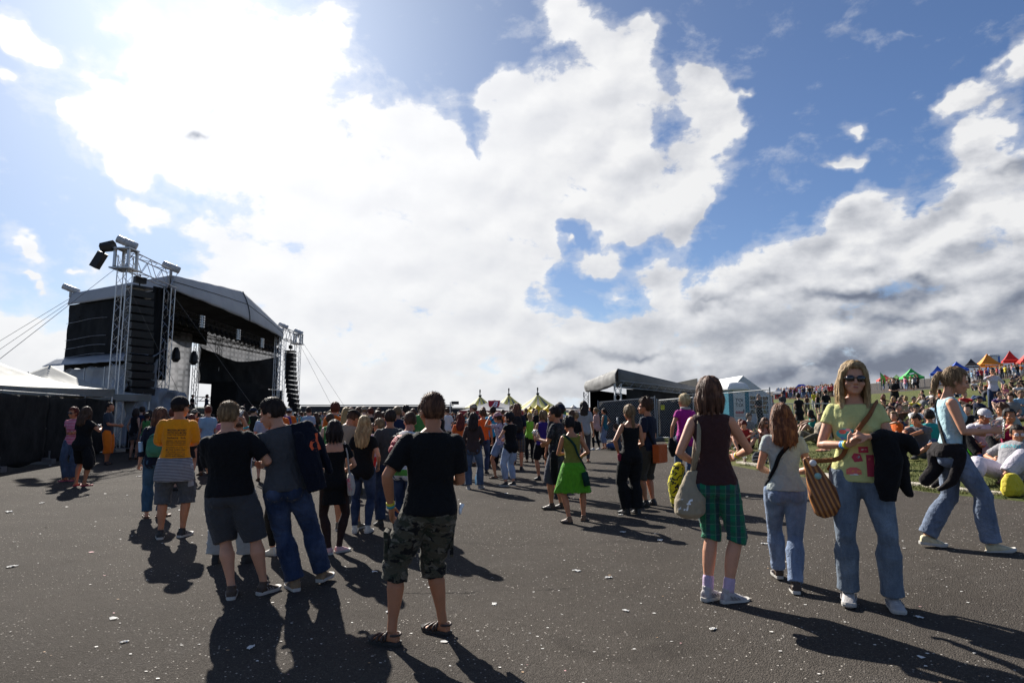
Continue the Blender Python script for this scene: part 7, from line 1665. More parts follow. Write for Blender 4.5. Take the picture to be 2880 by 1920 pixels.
for pts, m, h, x in ((circ(.052, sx=1.25, sy=.8), 'turquoise', .285, -.075), (circ(.024, sy=.7), 'coral', .30, -.10), (circ(.020, sy=.7), 'white', .275, -.055), (circ(.018, sy=.6), 'pink', .315, -.065), (circ(.014), 'blue', .255, -.10),
                     ([(-.03, -.02), (.035, -.022), (.035, .022), (-.028, .024)], 'crimson', .17, .03), ([(-.02, -.006), (.02, -.006), (.02, .006), (-.02, .006)], 'white', .17, .03),
                     ([(-.035, -.026), (.02, -.035), (.038, .0), (.02, .03), (-.02, .026)], 'crimson', .115, -.015), (circ(.010), 'turquoise', .12, -.01),
                     ([(-.024, -.085), (.026, -.085), (.024, .07), (-.026, .07)], 'crimson', .065, .065), (circ(.014), 'coral', .10, .065),
                     ([(-.05, -.02), (.05, -.024), (.048, .012), (.02, .028), (-.02, .028), (-.048, .010)], 'coral', .015, -.045), ([(-.048, -.002), (.048, -.004), (.046, .008), (-.046, .010)], 'orange', .012, -.045), ([(-.03, -.006), (.03, -.006), (.02, .006), (-.02, .006)], 'white', -.008, -.045)):
 patch(pts, PRN[m], 'shirt_print', qL['top'], h, -x, dirn=(0, -1, 0))
for t, m, c in ((.80, 'band_blue', (.03, .16, .50)), (.86, 'band_sky', (.10, .40, .55)), (.92, 'band_yellow', (.65, .52, .03))): band(F, 0 if False else 1, simple(m, c, .5), pL, t, .034, .009)
bgm = cloth_mat('tan_stripe', (.36, .135, .030), rough=.55)
m_, t_, b_, o_ = newmat('striped_bag'); gg = t_.node('ShaderNodeTexCoord').outputs['Object']; xx, yy_, zz = t_.sep(gg)[:3]
sx_ = t_.math('SINE', t_.math('MULTIPLY', t_.math('SUBTRACT', t_.math('MULTIPLY', xx, .927), t_.math('MULTIPLY', zz, .375)), 190)); t_.put(b_.inputs['Base Color'], t_.mix(t_.mapr(sx_, -.3, .5), (.14, .045, .014), (.42, .17, .045))); b_.inputs['Roughness'].default_value = .55; t_.put(b_.inputs['Normal'], t_.bump(sx_, .5, .01)); M_BAG = m_
mb = MB(); bc = F.P + Vector((.27, .10, -.13)); A2_ = Matrix.Rotation(R(22), 3, 'Y')
loft(mb, [(bc + A2_ @ Vector((.02, 0, -.20)), A2_ @ Vector((.05, 0, 0)), Vector((0, .03, 0))), (bc + A2_ @ Vector((.01, 0, -.15)), A2_ @ Vector((.105, 0, 0)), Vector((0, .055, 0))), (bc + A2_ @ Vector((0, 0, -.02)), A2_ @ Vector((.10, 0, 0)), Vector((0, .06, 0))), (bc + A2_ @ Vector((-.01, 0, .12)), A2_ @ Vector((.065, 0, 0)), Vector((0, .035, 0))), (bc + A2_ @ Vector((-.01, .01, .25)), A2_ @ Vector((.028, 0, 0)), Vector((0, .02, 0)))], 22)
me = remesh(mb, 'sling', .0085, 3); displace(me, lambda c, n: folds(c, .005, 40, 8, 4)); sb_ = link('striped_sling_bag', me, M_BAG); attach(sb_, pL); tag(sb_, 'tan and brown striped sling bag of the sunglasses woman', 'bag')
st_ = strap_mesh(F, [bc + A2_ @ Vector((-.01, .01, .22)), (.10, -48, .012), (.20, -25, .012), (.32, 0, .030), (.42, 24, .012), (.505, 62, .010), (.50, 100, .010), (.42, 150, .01), (.2, 200, .01), (.0, 245, .02)], .034, .007, .020, bvh=bv); st_.build('strap', cloth_mat('tan_strap', (.25, .09, .025), rough=.55), sb_, True)
for i, (u, c) in enumerate(((.30, (.65, .62, .60)), (.20, (.25, .42, .38)))):
 mb = MB(); q = bc + A2_ @ Vector((-.035 + .01 * i, .058 - .02 * i, u - .10)); mb.tube((q, q + Vector((0, .012, 0))), .024, 14); mb.build('badge', simple('badge_%d' % i, c, .35), sb_, True)
mb = MB(); e_, w2 = F.elb[0], F.wr[0]
d = (e_ - w2).normalized(); mid = w2.lerp(e_, .45)
rtube(mb, [w2 + d * .05 + Vector((0, .02, .01)), mid + Vector((-.01, .03, .03)), e_ + Vector((-.03, .06, .04)), e_ + Vector((-.08, .07, .04)), e_ + Vector((-.12, .06, -.03))], [.03, .055, .06, .05, .035])
loft(mb, [(mid + Vector((-.02, .03, 0)), Vector((.085, 0, 0)), Vector((0, .05, 0))), (mid + Vector((-.04, .04, -.14)), Vector((.085, 0, 0)), Vector((0, .055, 0))), (mid + Vector((-.02, .04, -.30)), Vector((.08, 0, 0)), Vector((0, .05, 0))), (mid + Vector((-.02, .03, -.42)), Vector((.05, 0, 0)), Vector((0, .035, 0)))], 18)
rtube(mb, [e_ + Vector((-.01, .04, -.0)), e_ + Vector((-.03, .05, -.14)), e_ + Vector((-.04, .05, -.26)), e_ + Vector((-.07, .04, -.33))], [.06, .055, .045, .03])
me = remesh(mb, 'jk', .009, 3); displace(me, lambda c, n: folds(c, .014, 24, 12, 6)); o = link('draped_jacket', me, BLK); attach(o, pL); tag(o, 'black jacket hanging over the forearm of the sunglasses woman', 'jacket')
g, k = stand_(2688, 1545, 1038, px=2692, ref=1.72)
F = Fig('f', lean=2, hyaw=0, hpitch=16, lf=(-.07, -.25), rf=(.07, .23), lfy=0, rfy=0, foot_pitch=(-4, 10), rfz=.0, lfz=.01, lh=(-.07, .20, 1.10), rh=(.10, .30, 1.12), re=(.5, -.9, -.5), hz=.92, girth=.96, rcurl=.62, rhd=(-.25, .95, .1, -1, -.2, 0), legg=.90)
pM, qM = make_person(F, g, -114, k, 'ponytailed woman in a light blue tank top and jeans walking to the right', 'fair', ('pony', 'sandy'), dict(name='tank_top', mat=cloth_mat('sky_tank', (.38, .55, .60)), sleeve=0, hem=-.06, off=.010, neck=.50, amp=.0025, amp_f=(14, 30)), dict(name='jeans', mat=cloth_mat('jeans_blue', (.11, .14, .20), 'denim'), t1=1.97, loose=.010, off=.013, flare=.032, amp=.005, seed=5), ('low', shoe_mat('beige', (.50, .43, .28)), M_RUB), .009, eyes=True)
mb = MB(); mb.tube([F.hc + F.Rh @ Vector((.022 * math.cos(a), -.118, .043 + .022 * math.sin(a))) for a in np.linspace(0, 6.283, 12)], .008, 6); mb.build('hair_tie', NAVY, qM['hair'])
st_ = strap_mesh(F, [(.0, -60, .02), (.12, -42), (.25, -22), (.36, 4), (.45, 38), (.505, 75), (.50, 105), (.40, 160), (.2, 200), (.03, 240)], .032, .006, .016, bvh=bvh_of(qM['top'].data)); o = link('cross_body_strap', st_.mesh('s', BLK, True)); attach(o, pM); tag(o, 'black cross-body strap over the light blue tank top', 'strap')
held(pM, F, 1, 'clear plastic cup held in front by the walking woman', .0, sc=1.35, dz=.01)
mb = MB(); c0, ax, ay = F.sec(.01, .025)
loft(mb, [(c0 + Vector((0, 0, .07)), ax * 1.0, ay * 1.0), (c0 + Vector((0, -.02, 0)), ax * 1.12, ay * 1.15), (c0 + Vector((0, -.03, -.06)), ax * 1.1, ay * 1.1)], 24)
for sx in (-1, 1):
 rtube(mb, [F.surf(.0, -sx * 70, .03), F.surf(-.10, -sx * 80, .06), F.surf(-.115, -sx * 90, .05) + Vector((0, -.04, -.16)), F.surf(-.115, -sx * 100, .04) + Vector((0, -.12, -.24))], [.045, .05, .045, .02])
rtube(mb, [F.surf(.0, 30, .03), F.surf(-.10, 20, .05), F.surf(-.115, 15, .06) + Vector((0, .06, -.22)), F.surf(-.115, 15, .06) + Vector((0, .10, -.30))], [.04, .05, .055, .03])
rtube(mb, [F.surf(-.03, 180, .03), F.surf(-.115, 180, .05) + Vector((0, 0, -.05)), F.surf(-.115, 180, .12) + Vector((0, -.02, -.17))], [.05, .07, .06])
me = remesh(mb, 'jk', .009, 3); displace(me, lambda c, n: folds(c, .009, 26, 12, 7)); link('tied_jacket', me, cloth_mat('black_brown', (.016, .013, .014)), pM)
# ---------------------------------------------------------------- sitting close to the tarmac edge
def seated(px, py, face, sex, hair, topd, botd, shoes, label, scale=1.0, skin='tan', vox=.013, fig={}, **kw):
 g = ground_at(px, py); F = Fig(sex, **fig); o, q = _mk(F, g, face, scale, label, skin, hair, topd, botd, shoes, vox, **kw); return o, q, F
KU = dict(hz=.13, lean=16, ppitch=-6, lf=(-.14, .50), rf=(.14, .46), lfy=8, rfy=-8, lh=(-.12, .42, .42), rh=(.12, .40, .42), le=(-.5, -.1, .2), re=(.5, -.1, .2))
seated(2622, 1278, -28, 'm', ('short', 'dark'), dict(name='t_shirt', mat=cloth_mat('teal_tee', (.02, .26, .26)), sleeve=.7, hem=-.03), dict(name='jeans', mat=JEAN, t1=1.9), SHB, 'dark-haired man in a teal T-shirt seen from behind, sitting on the grass', 1.04, fig=dict(KU, lean=4, lh=(-.34, .25, .38), rh=(.30, .1, .1)))
seated(2598, 1288, 118, 'm', ('crop', 'dark'), dict(name='t_shirt', mat=cloth_mat('grey_tee2', (.10, .10, .115)), sleeve=.8), dict(name='denim_shorts', mat=JEAN, t1=1.15, loose=.03), SHB, 'man in a grey T-shirt and rolled denim shorts sitting with one knee up', 1.03, fig=dict(KU, lean=26, hpitch=25, rf=(.20, .52), lf=(-.08, .42), lh=(.0, .52, .46), rh=(.02, .5, .44)))
o, q, F = seated(2772, 1290, 150, 'm', ('crop', 'dark'), dict(name='white_t_shirt', mat=cloth_mat('white_tee', (.60, .58, .62)), sleeve=.8, off=.028, loose=.03), dict(name='trousers', mat=BLK, t1=1.9, loose=.02), ('sneaker', shoe_mat('blue', (.03, .10, .30)), M_RUB), 'man in a white T-shirt and white cap sitting behind the plastic cup', 1.06, fig=dict(KU, lean=20, hyaw=35, hpitch=18, lh=(-.1, .40, .36), rh=(.15, .36, .30)), cap=('cap', cloth_mat('white_cap', (.62, .60, .62))))
o, q, F = seated(2850, 1300, 140, 'f', ('lowpony', 'black'), dict(name='crimson_shirt', mat=cloth_mat('crimson_shirt', (.32, .010, .060)), sleeve=.8, off=.02), dict(name='trousers', mat=BLK, t1=1.9), SHB, 'woman in a crimson shirt with sunglasses pushed up, sitting behind the lying man', 1.05, fig=dict(KU, lean=12, hyaw=25, rh=(.03, .26, .60), re=(.5, -.2, -.5)))
H, C = F.Rh, F.hc; mb = MB(); mb.tube([C + H @ Vector((.085 * math.cos(a), .045 + .04 * math.sin(a), .085)) for a in np.linspace(.2, 2.94, 10)], .014, 6, flat=.5); mb.build('raised_sunglasses', M_LENSD, o, True)
seated(2862, 1255, 60, 'm', ('tuft', 'chestnut'), dict(name='t_shirt', mat=cloth_mat('pale_grey_tee', (.32, .33, .34)), sleeve=.8, off=.028), dict(name='jeans', mat=JEAN, t1=1.9), SHB, 'tousle-haired man in a pale grey T-shirt hunched forward behind the crimson shirt woman', 1.05, fig=dict(KU, lean=38, hpitch=10))
o, q, F = seated(2838, 1352, 118, 'm', ('crop', 'dark'), dict(name='grey_t_shirt', mat=cloth_mat('print_tee', (.30, .29, .30)), sleeve=.8, off=.022, hem=-.04), dict(name='white_trousers', mat=cloth_mat('white_trousers', (.56, .52, .58)), t1=1.78, loose=.045, off=.018, amp=.010), ('flipflop', M_BLACK, simple('dark_sandal', (.05, .02, .02), .6)), 'man lying back in a grey T-shirt and white trousers with white sunglasses', 1.03, vox=.011,
 fig=dict(hz=.14, lean=-46, ppitch=-34, px=.0, lf=(-.14, .50), rf=(.10, .78), lfy=10, rfy=-5, lh=(-.34, -.42, .08), rh=(.22, -.10, .30), le=(-.4, -1, -.2), re=(.8, -.6, 0), hpitch=8, hyaw=38), glasses=simple('white_frame', (.55, .50, .52), .4))
tm = text_mesh('EDINSI', .085, 0, font_bold=True); bvq = bvh_of(q['top'].data); A_ = F.Rc; project(tm, bvq, F.at(.36)[0] + A_ @ Vector((0, .3, 0)), A_ @ Vector((-1, 0, 0)), A_ @ Vector((0, 0, 1)), A_ @ Vector((0, -1, 0)), .004); tm.materials.clear(); link('lettering', tm, PRN['turquoise'], q['top'])
simple_person(2793, 1163, 1037, 150, 'f', ('short', 'black'), dict(name='white_top', mat=cloth_mat('white_top', (.60, .55, .62)), sleeve=1.3, hem=-.09, off=.022), dict(name='jeans', mat=JEAND, t1=1.80, loose=.01), SHB, 'woman standing on the slope in a white top and rolled dark jeans, drinking', 'fair', fx=2795, glasses=M_LENSD, fig=dict(lf=(-.16, 0), rf=(.16, .05), rh=(.06, .26, 1.46), re=(1, 0, -.6), lh=(-.26, .0, .98), le=(-.5, -.4, 0)))
o, q, F = seated(2152, 1268, 195, 'f', ('long', 'chestnut'), dict(name='bikini_top', mat=cloth_mat('patterned_bikini', (.10, .05, .04), 'floral', (.3, .1, .1)), sleeve=0, hem=.22, neck=.40, off=.006, straps=.008), dict(name='shorts', mat=BLK, t1=.4), None, 'sunbathing woman in a bikini top and sunglasses sitting by the grey backpack', 1.0, 'red', glasses=M_LENSD, fig=dict(KU, lean=8, hpitch=12, lh=(-.06, .40, .50)), hseed=1)
o, q, F = seated(2098, 1270, 150, 'f', ('short', 'red'), dict(name='red_top', mat=cloth_mat('faded_red', (.30, .03, .03)), sleeve=.2), dict(name='shorts', mat=BLK, t1=.5), None, 'red-haired woman resting with bent bare knees in front of the toilet', 1.0, 'fair', fig=dict(KU, lean=30, hpitch=30))
def blob_bag(px, py, size, mat, name, label, cat, seed=1, rz=0.0, tilt=0.0, voxel=.018, amp=.02):
 g = ground_at(px, py); mb = MB(); sx, sy, sz = size
 loft(mb, [(Vector((0, 0, .01)), Vector((sx * .42, 0, 0)), Vector((0, sy * .42, 0))), (Vector((0, 0, sz * .25)), Vector((sx * .5, 0, 0)), Vector((0, sy * .5, 0))), (Vector((0, 0, sz * .7)), Vector((sx * .44, 0, 0)), Vector((0, sy * .4, 0))), (Vector((0, 0, sz)), Vector((sx * .25, 0, 0)), Vector((0, sy * .2, 0)))], 20)
 me = remesh(mb, name, voxel, 3); displace(me, lambda c, n: folds(c, amp, 18, 12, seed)); o = link(name, me, mat); o.location = g; o.rotation_euler = (0, tilt, R(rz)); tag(o, label, cat); return o
blob_bag(2850, 1395, (.34, .22, .30), cloth_mat('yellow_bag', (.60, .48, .03), rough=.5), 'yellow_backpack', 'crumpled yellow backpack lying on the grass by the kerb', 'backpack', 3, 20)
b_ = blob_bag(2535, 1322, (.32, .24, .34), BLK, 'black_backpack', 'black backpack on the grass right of the sunglasses woman', 'backpack', 5, 10)
b_ = blob_bag(2137, 1302, (.38, .22, .26), cloth_mat('grey_black', (.05, .05, .052)), 'grey_backpack', 'grey and black backpack lying at the grass edge beside the auburn-haired woman', 'backpack', 6, -10)
mb = MB()
for z in (.08, .16): mb.tube([(-.18 + .36 * t, -.115 - .01 * math.sin(t * 3), z + .02 * math.sin(t * 6)) for t in np.linspace(0, 1, 8)], .010, 5)
mb.build('piping', simple('grey_trim', (.35, .34, .33), .6), b_)
blob_bag(2665, 1272, (.75, .5, .07), cloth_mat('red_blanket', (.50, .03, .03)), 'red_blanket', 'red blanket spread on the grass behind the walking woman', 'blanket', 7, 10, amp=.03)
blob_bag(2315, 1268, (.5, .3, .05), cloth_mat('salmon_towel', (.45, .20, .12)), 'salmon_towel', 'crumpled salmon towel on the grass left of the sunglasses woman', 'towel', 8, 30, amp=.03)
blob_bag(2062, 1255, (.45, .3, .30), cloth_mat('white_cloth', (.55, .52, .50)), 'white_cloth', 'white sheet propped up beside the elbow of the plaid shorts woman', 'cloth', 9, 0, .2, amp=.03)
blob_bag(1885, 1258, (.8, .4, .06), cloth_mat('pale_green_cloth', (.30, .38, .28), 'floral', (.5, .5, .45)), 'picnic_blanket', 'pale green patterned blanket at the foot of the mesh fence', 'blanket', 10, 0, amp=.03)
for px, py, full, lab in ((2074, 1290, .8, 'full beer cup standing at the grass edge, left of its pair'), (2095, 1302, .85, 'full beer cup standing at the grass edge, right of its pair'), (2771, 1308, 0, 'empty paper cup standing on the grass by the lying man')):
 g = ground_at(px, py); cup(g + Vector((0, 0, .075)), 1.1, lab, full)
g = ground_at(1340, 1362); mb = MB(); mb.tube((g, g + Vector((0, 0, .16)), g + Vector((0, 0, .20)), g + Vector((0, 0, .24))), [.036, .036, .016, .014], 12); o = mb.build('water_bottle', simple('clear_blue', (.35, .55, .70), .1, trans=.5), None, True); tag(o, 'plastic water bottle standing between the feet of the hooded woman', 'bottle')
mb = MB(); ell(mb, (0, 0, 0), (.10, .10, .10)); o = mb.build('green_balloon', simple('balloon_green', (.10, .55, .03), .35), None, True); o.location = P3(2730, 1247, 6.6); o.location = ground_at(2730, 1285) + Vector((0, 0, .14)); tag(o, 'bright green ball on the grass beyond the walking woman', 'ball')
def litter():
 r = np.random.RandomState(8); mb = MB()
 for i in range(900):
  y = 2.6 + 26 * r.rand() ** 1.6; x = (r.rand() * 2 - 1) * .95 * y * .84
  if x > xe(y) - .1: continue
  big = r.rand() < .07; s_ = (.004 + .010 * r.rand()) * (2.6 if big else 1) * (1 + y * .02); a = r.rand() * 6.28; asp = .3 + .7 * r.rand()
  n = 5; pts = [(math.cos(a + k * 1.257) * s_ * (.7 + .5 * r.rand()), math.sin(a + k * 1.257) * s_ * asp * (.7 + .5 * r.rand())) for k in range(n)]
  z = TZ(x, y) + .005; up = [(.012 if big else .003) * r.rand() for _ in range(n)]
  k = len(mb.v); mb.cur = 0 if r.rand() < .8 else (1 if r.rand() < .6 else 2)
  mb.v += [(x + p[0], y + p[1], z + u) for p, u in zip(pts, up)]; mb.f.append(tuple(range(k, k + n))); mb.mi.append(mb.cur)
 o = mb.build('litter', [simple('litter_white', (.62, .60, .56), .8), simple('litter_tan', (.35, .22, .12), .8), simple('litter_pink', (.55, .30, .30), .8)]); tag(o, 'small scraps of paper, cigarette ends and gravel scattered over the tarmac', 'litter', kind='stuff')
litter()
LIT = [(34, 1594), (118, 1415), (25, 1440), (1752, 1497), (1745, 1448), (1857, 1520), (705, 1822), (350, 1806), (1760, 1718), (2585, 1737), (1622, 1606), (1712, 1625), (2005, 1770), (470, 1430), (393, 1340), (1100, 1722), (2150, 1530), (1390, 1700)]
for i, (px, py) in enumerate(LIT):
 g = ground_at(px, py); r = random.Random(i); mb = MB(); s_ = .0085 * g.y ** .8 * r.uniform(.7, 1.2)
 mb.grid(lambda u, v: Vector(((u - .5) * 2 * s_ + .2 * s_ * math.sin(v * 5 + i), (v - .5) * 1.2 * s_ + .15 * s_ * math.sin(u * 6), .006 + .25 * s_ * abs(math.sin(u * 4 + v * 5 + i)))), 5, 4, .0012)
 o = mb.build('paper_scrap', simple('litter_white', (.62, .60, .56), .8)); o.location = g; o.rotation_euler = (0, 0, r.uniform(0, 6)); near = min([q for q in bpy.data.objects if q.get('category') == 'person'], key=lambda q: (q.location - g).length)
 tag(o, 'crumpled white paper scrap on the tarmac', 'litter', 'paper scraps on the tarmac')
def pockets(q, F, mat, back=True):
 bv = bvh_of(q['bottom'].data); sy = -1 if back else 1
 for sx in (-1, 1):
  w_, hh = .062, .070; pts = [(-w_, hh), (w_, hh), (w_, -hh * .6), (0, -hh), (-w_, -hh * .6)]
  bm = bmesh.new(); vs = [bm.verts.new((a, b, 0)) for a, b in pts]; bm.faces.new(vs); bmesh.ops.triangulate(bm, faces=bm.faces[:]); bmesh.ops.subdivide_edges(bm, edges=bm.edges[:], cuts=4, use_grid_fill=True)
  me = bpy.data.meshes.new('pocket'); bm.to_mesh(me); bm.free()
  project(me, bv, F.P + F.Rp @ Vector((sx * .085, 0, -.065)), F.Rp @ Vector((1, 0, 0)), Vector((0, 0, 1)), F.Rp @ Vector((0, -sy, 0)), .0045); o = link('back_pocket', me, mat, q['bottom'])
  mb = MB(); k = [tuple(v.co) for v in me.vertices][:5]; mb.tube([k[0], k[4], k[3], k[2], k[1], k[0]], .0022, 4); mb.build('stitching', simple('thread', (.30, .24, .16), .8), o)
pockets(qK, pKF, JEANL); pockets(q4_, p4F, JEAND); pockets(q10, p10F, JEAND); pockets(q8b, p8bF, JEAN)
# ---------------------------------------------------------------- the crowd: copies of a few figures with their own colours
OC, OH, OS = objcol_mats()
M_SHOED = simple('crowd_shoe', (.05, .045, .045), .7)
CR = random.Random(11)
def pose(fig): return fig
TPL = {}
def template(key, sex, hair, topd, botd, fig, shoes=True, cap=None, vox=.021, tight=None):
 F = Fig(sex, **fig); t = dict(topd, mat=OC); b = dict(botd, mat=OC) if botd else None
 o, q = _mk(F, Vector((0, -500, 0)), 0, 1.0, 'source figure to be copied', OS, (hair, OH) if hair else None, t, b, None, vox, fine=False, cap=(cap, OC) if cap else None)
 if shoes:
  for i in (0, 1): link('shoe', build_shoe(F, i, .02, 'low'), OC, o)
 TPL[key] = o; o['sex'] = sex; return o
def kids(o): return [c for c in bpy.data.objects if c.parent == o]
KID = {}
def spawn(key, pos, face, scale, label, cols, group, extra=0.0):
 src = TPL[key]; ch = KID.setdefault(key, [(c, kids(c)) for c in kids(src)])
 o = src.copy(); COL.objects.link(o); o.location = pos; o.rotation_euler = (0, 0, R(face)); o.scale = (scale * CR.uniform(.95, 1.05), scale, scale)
 if 'sex' in o: del o['sex']
 tag(o, label, 'person', group); o.color = (*cols['skin'], 1)
 for c, gs in ch:
  n = c.copy(); COL.objects.link(n); n.parent = o; base = c.name.split('.')[0]
  n.color = (*cols['hair' if base == 'hair' else ('shoe' if base == 'shoe' else ('top' if base in ('t_shirt', 'tank_top', 'hooded_top', 'dress') else ('cap' if base in ('cap', 'hat') else 'bottom')))], 1)
  for gk in gs: m2 = gk.copy(); COL.objects.link(m2); m2.parent = n; m2.color = n.color
 return o
TS = dict(name='t_shirt', sleeve=.75, loose=.014); TK = dict(name='tank_top', sleeve=0, off=.012); HD = dict(name='hooded_top', sleeve=1.9, hood=True, off=.022)
JN = dict(name='jeans', t1=1.95, loose=.012); SHT = dict(name='shorts', t1=1.08, loose=.03); MINI = dict(name='shorts', t1=.55, loose=.015)
ST = dict(lf=(-.10, .0), rf=(.11, .02), lfy=12, rfy=-15)
template('mA', 'm', 'crop', TS, JN, dict(ST, lh=(-.1, .22, 1.1), rh=(.1, .22, 1.12), hyaw=-12)); template('mB', 'm', 'short', TS, SHT, dict(ST, hyaw=15, rh=(.2, .1, .95)))
template('mC', 'm', 'short', TS, JN, dict(ST, lh=(-.27, .05, .92), rh=(.12, .24, 1.22), hyaw=-25), cap='cap'); template('mD', 'm', 'tuft', HD, JN, dict(ST, lh=(-.1, .2, 1.05), rh=(.1, .2, 1.05)))
template('mR', 'm', 'crop', TS, JN, dict(ST, lh=(-.22, .12, 1.98), rh=(.2, .15, 1.95), le=(-1, .2, 0), re=(1, .2, 0)))
template('fA', 'f', 'long', TS, JN, dict(ST, lh=(-.1, .2, 1.1), rh=(.1, .2, 1.12), hyaw=10)); template('fB', 'f', 'lowpony', TK, JN, dict(ST, rh=(.1, .22, 1.2), hyaw=-20))
template('fC', 'f', 'bob', TK, MINI, dict(ST, lh=(-.24, .04, .92), rh=(.24, .05, .92), hyaw=20)); template('fD', 'f', 'bun', dict(name='dress', sleeve=.4, hem=-.35, flare=.015), None, dict(ST, lh=(-.1, .2, 1.08)))
SIT = dict(hz=.13, lean=16, ppitch=-6, lf=(-.16, .50), rf=(.16, .46), lfy=8, rfy=-8, lh=(-.12, .42, .40), rh=(.12, .40, .42), le=(-1, -.1, .2), re=(1, -.1, .2))
template('sA', 'm', 'short', TS, SHT, dict(SIT, hyaw=12), cap=None); template('sB', 'm', 'crop', TS, JN, dict(SIT, lean=22, lh=(-.05, .45, .30), rh=(.08, .45, .30)), cap='cap')
template('sC', 'f', 'long', TK, MINI, dict(SIT, hyaw=-15, lean=10)); template('sD', 'f', 'lowpony', TS, JN, dict(hz=.13, lean=-22, ppitch=-18, lf=(-.12, .72), rf=(.12, .60), lh=(-.30, -.26, .06), rh=(.30, -.26, .06), le=(-.5, -1, .2), re=(.5, -1, .2), hpitch=6))
template('sE', 'm', 'tuft', TS, SHT, dict(hz=.13, lean=8, lf=(-.05, .32), rf=(.05, .30), lfy=70, rfy=-70, lk=(-1, .5, .1), rk=(1, .5, .1), lh=(-.16, .3, .22), rh=(.16, .3, .22)))
template('sF', 'f', 'bun', TS, MINI, dict(SIT, lean=18, lh=(-.02, .28, .62), rh=(.12, .42, .4), hyaw=30))
PAL = {'black': (.012, .012, .013), 'dark grey': (.05, .05, .055), 'navy': (.015, .022, .055), 'white': (.60, .60, .60), 'red': (.45, .03, .03), 'orange': (.62, .13, .02), 'brown': (.09, .05, .035), 'grey': (.20, .20, .21), 'turquoise': (.03, .28, .36),
       'green': (.06, .22, .06), 'purple': (.09, .04, .18), 'pink': (.50, .16, .22), 'beige': (.36, .30, .22), 'yellow': (.62, .50, .04), 'blue': (.04, .12, .38), 'light blue': (.22, .36, .48), 'maroon': (.22, .015, .05), 'teal': (.02, .24, .22), 'lime': (.22, .50, .04)}
BOT = {'blue jeans': (.05, .09, .19), 'black trousers': (.012, .012, .013), 'khaki': (.13, .11, .07), 'grey': (.09, .09, .10), 'pale denim': (.22, .28, .38), 'white': (.52, .50, .50)}
HC = {'dark': (.02, .012, .01), 'brown': (.07, .036, .02), 'blond': (.36, .24, .11), 'red': (.12, .025, .012), 'black': (.008, .006, .006), 'sandy': (.2, .125, .065)}
SKC = [(.42, .23, .15), (.50, .30, .21), (.34, .175, .105), (.46, .24, .17)]
USED = {}
def person_label(base, px):
 """collect, so that look-alikes can be told apart by their order"""
 USED.setdefault(base, []).append(px)
PEND = []
def queue(key, pos, face, scale, topc, botc, hairc, place, group, capc=None, px=0, sitting=False, head=None):
 sex = TPL[key]['sex']; who = 'man' if sex == 'm' else 'woman'
 g_ = {'mD': 'hooded top', 'fB': 'tank top', 'fC': 'tank top', 'fD': 'dress', 'sC': 'tank top'}.get(key, 'T-shirt')
 b_ = {'mB': 'shorts', 'fC': 'shorts', 'sA': 'shorts', 'sC': 'shorts', 'sE': 'shorts', 'sF': 'shorts'}.get(key, 'trousers')
 desc = '%s-haired %s in %s %s' % (hairc, who, topc, g_)
 if key not in ('fD',) and (abs(hash_(botc)) % 3 == 0 or sitting): desc = '%s in %s %s' % (who, topc, g_)
 if key in ('mC', 'sB'): desc = 'capped %s in %s %s' % (who, topc, g_)
 if key == 'mR': desc = 'man in %s T-shirt with raised arms' % topc
 if sitting: desc += ' sitting'
 PEND.append(dict(key=key, pos=pos, face=face, scale=scale, desc=desc, place=place, group=group, px=px,
                     cols=dict(skin=CR.choice(SKC), hair=HC[hairc], top=PAL[topc], bottom=BOT[botc], shoe=CR.choice([(.03, .03, .03), (.4, .38, .36), (.08, .05, .03)]), cap=capc or PAL[CR.choice(['black', 'white', 'navy', 'beige'])])))
def hash_(s): return sum(ord(c) * (i + 3) for i, c in enumerate(s))
ORD = ['first', 'second', 'third', 'fourth', 'fifth', 'sixth', 'seventh', 'eighth', 'ninth', 'tenth', 'eleventh', 'twelfth']
def flush():
 by = {}
 for p in PEND: by.setdefault((p['desc'], p['place']), []).append(p)
 for (d, pl), L in by.items():
  L.sort(key=lambda q: q['px'])
  for i, p in enumerate(L):
   lab = '%s %s' % (d, pl)
   if len(L) > 1: lab = '%s such %s %s' % (('leftmost',) [0] if i == 0 else (ORD[min(i, 11)]), d, pl)
   if len(L) > 1: lab = '%s %s%s' % (d, pl, ', %s from left' % ORD[min(i, 11)])
   spawn(p['key'], p['pos'], p['face'], p['scale'], lab, p['cols'], p['group'])
LAND = [(430, 'by the stage front barrier'), (520, 'behind the yellow shirt man'), (600, 'left of the blond man'), (720, 'right of the blond man'), (830, 'behind the tall grey shirt man'), (930, 'left of the dress woman'), (1000, 'behind the beige shirt man'), (1075, 'beyond the blonde in black'),
  (1130, 'beyond the slate shirt man'), (1200, 'left of the camouflage shorts man'), (1290, 'right of the camouflage shorts man'), (1380, 'below the beer tent'), (1460, 'below the striped tent'), (1540, 'below the yellow parasol'), (1640, 'left of the small stage'), (1760, 'at the small stage'), (9999, 'by the mesh fence')]
def land(px):
 for a, b in LAND:
  if px < a: return b
GRP = 'festival crowd standing on the tarmac before the stages'
pts = []
def ok(x, y, dmin): return all((x - a) ** 2 + (y - b) ** 2 > dmin * dmin for a, b in pts)
for o in list(bpy.data.objects):
 if o.get('category') == 'person' and o.location.y > 0: pts.append((o.location.x, o.location.y))
n = 0; tries = 0
tops_ = ['black'] * 7 + ['dark grey', 'navy', 'white', 'white', 'red', 'orange', 'brown', 'grey', 'turquoise', 'green', 'purple', 'pink', 'beige', 'yellow', 'blue', 'maroon', 'light blue']
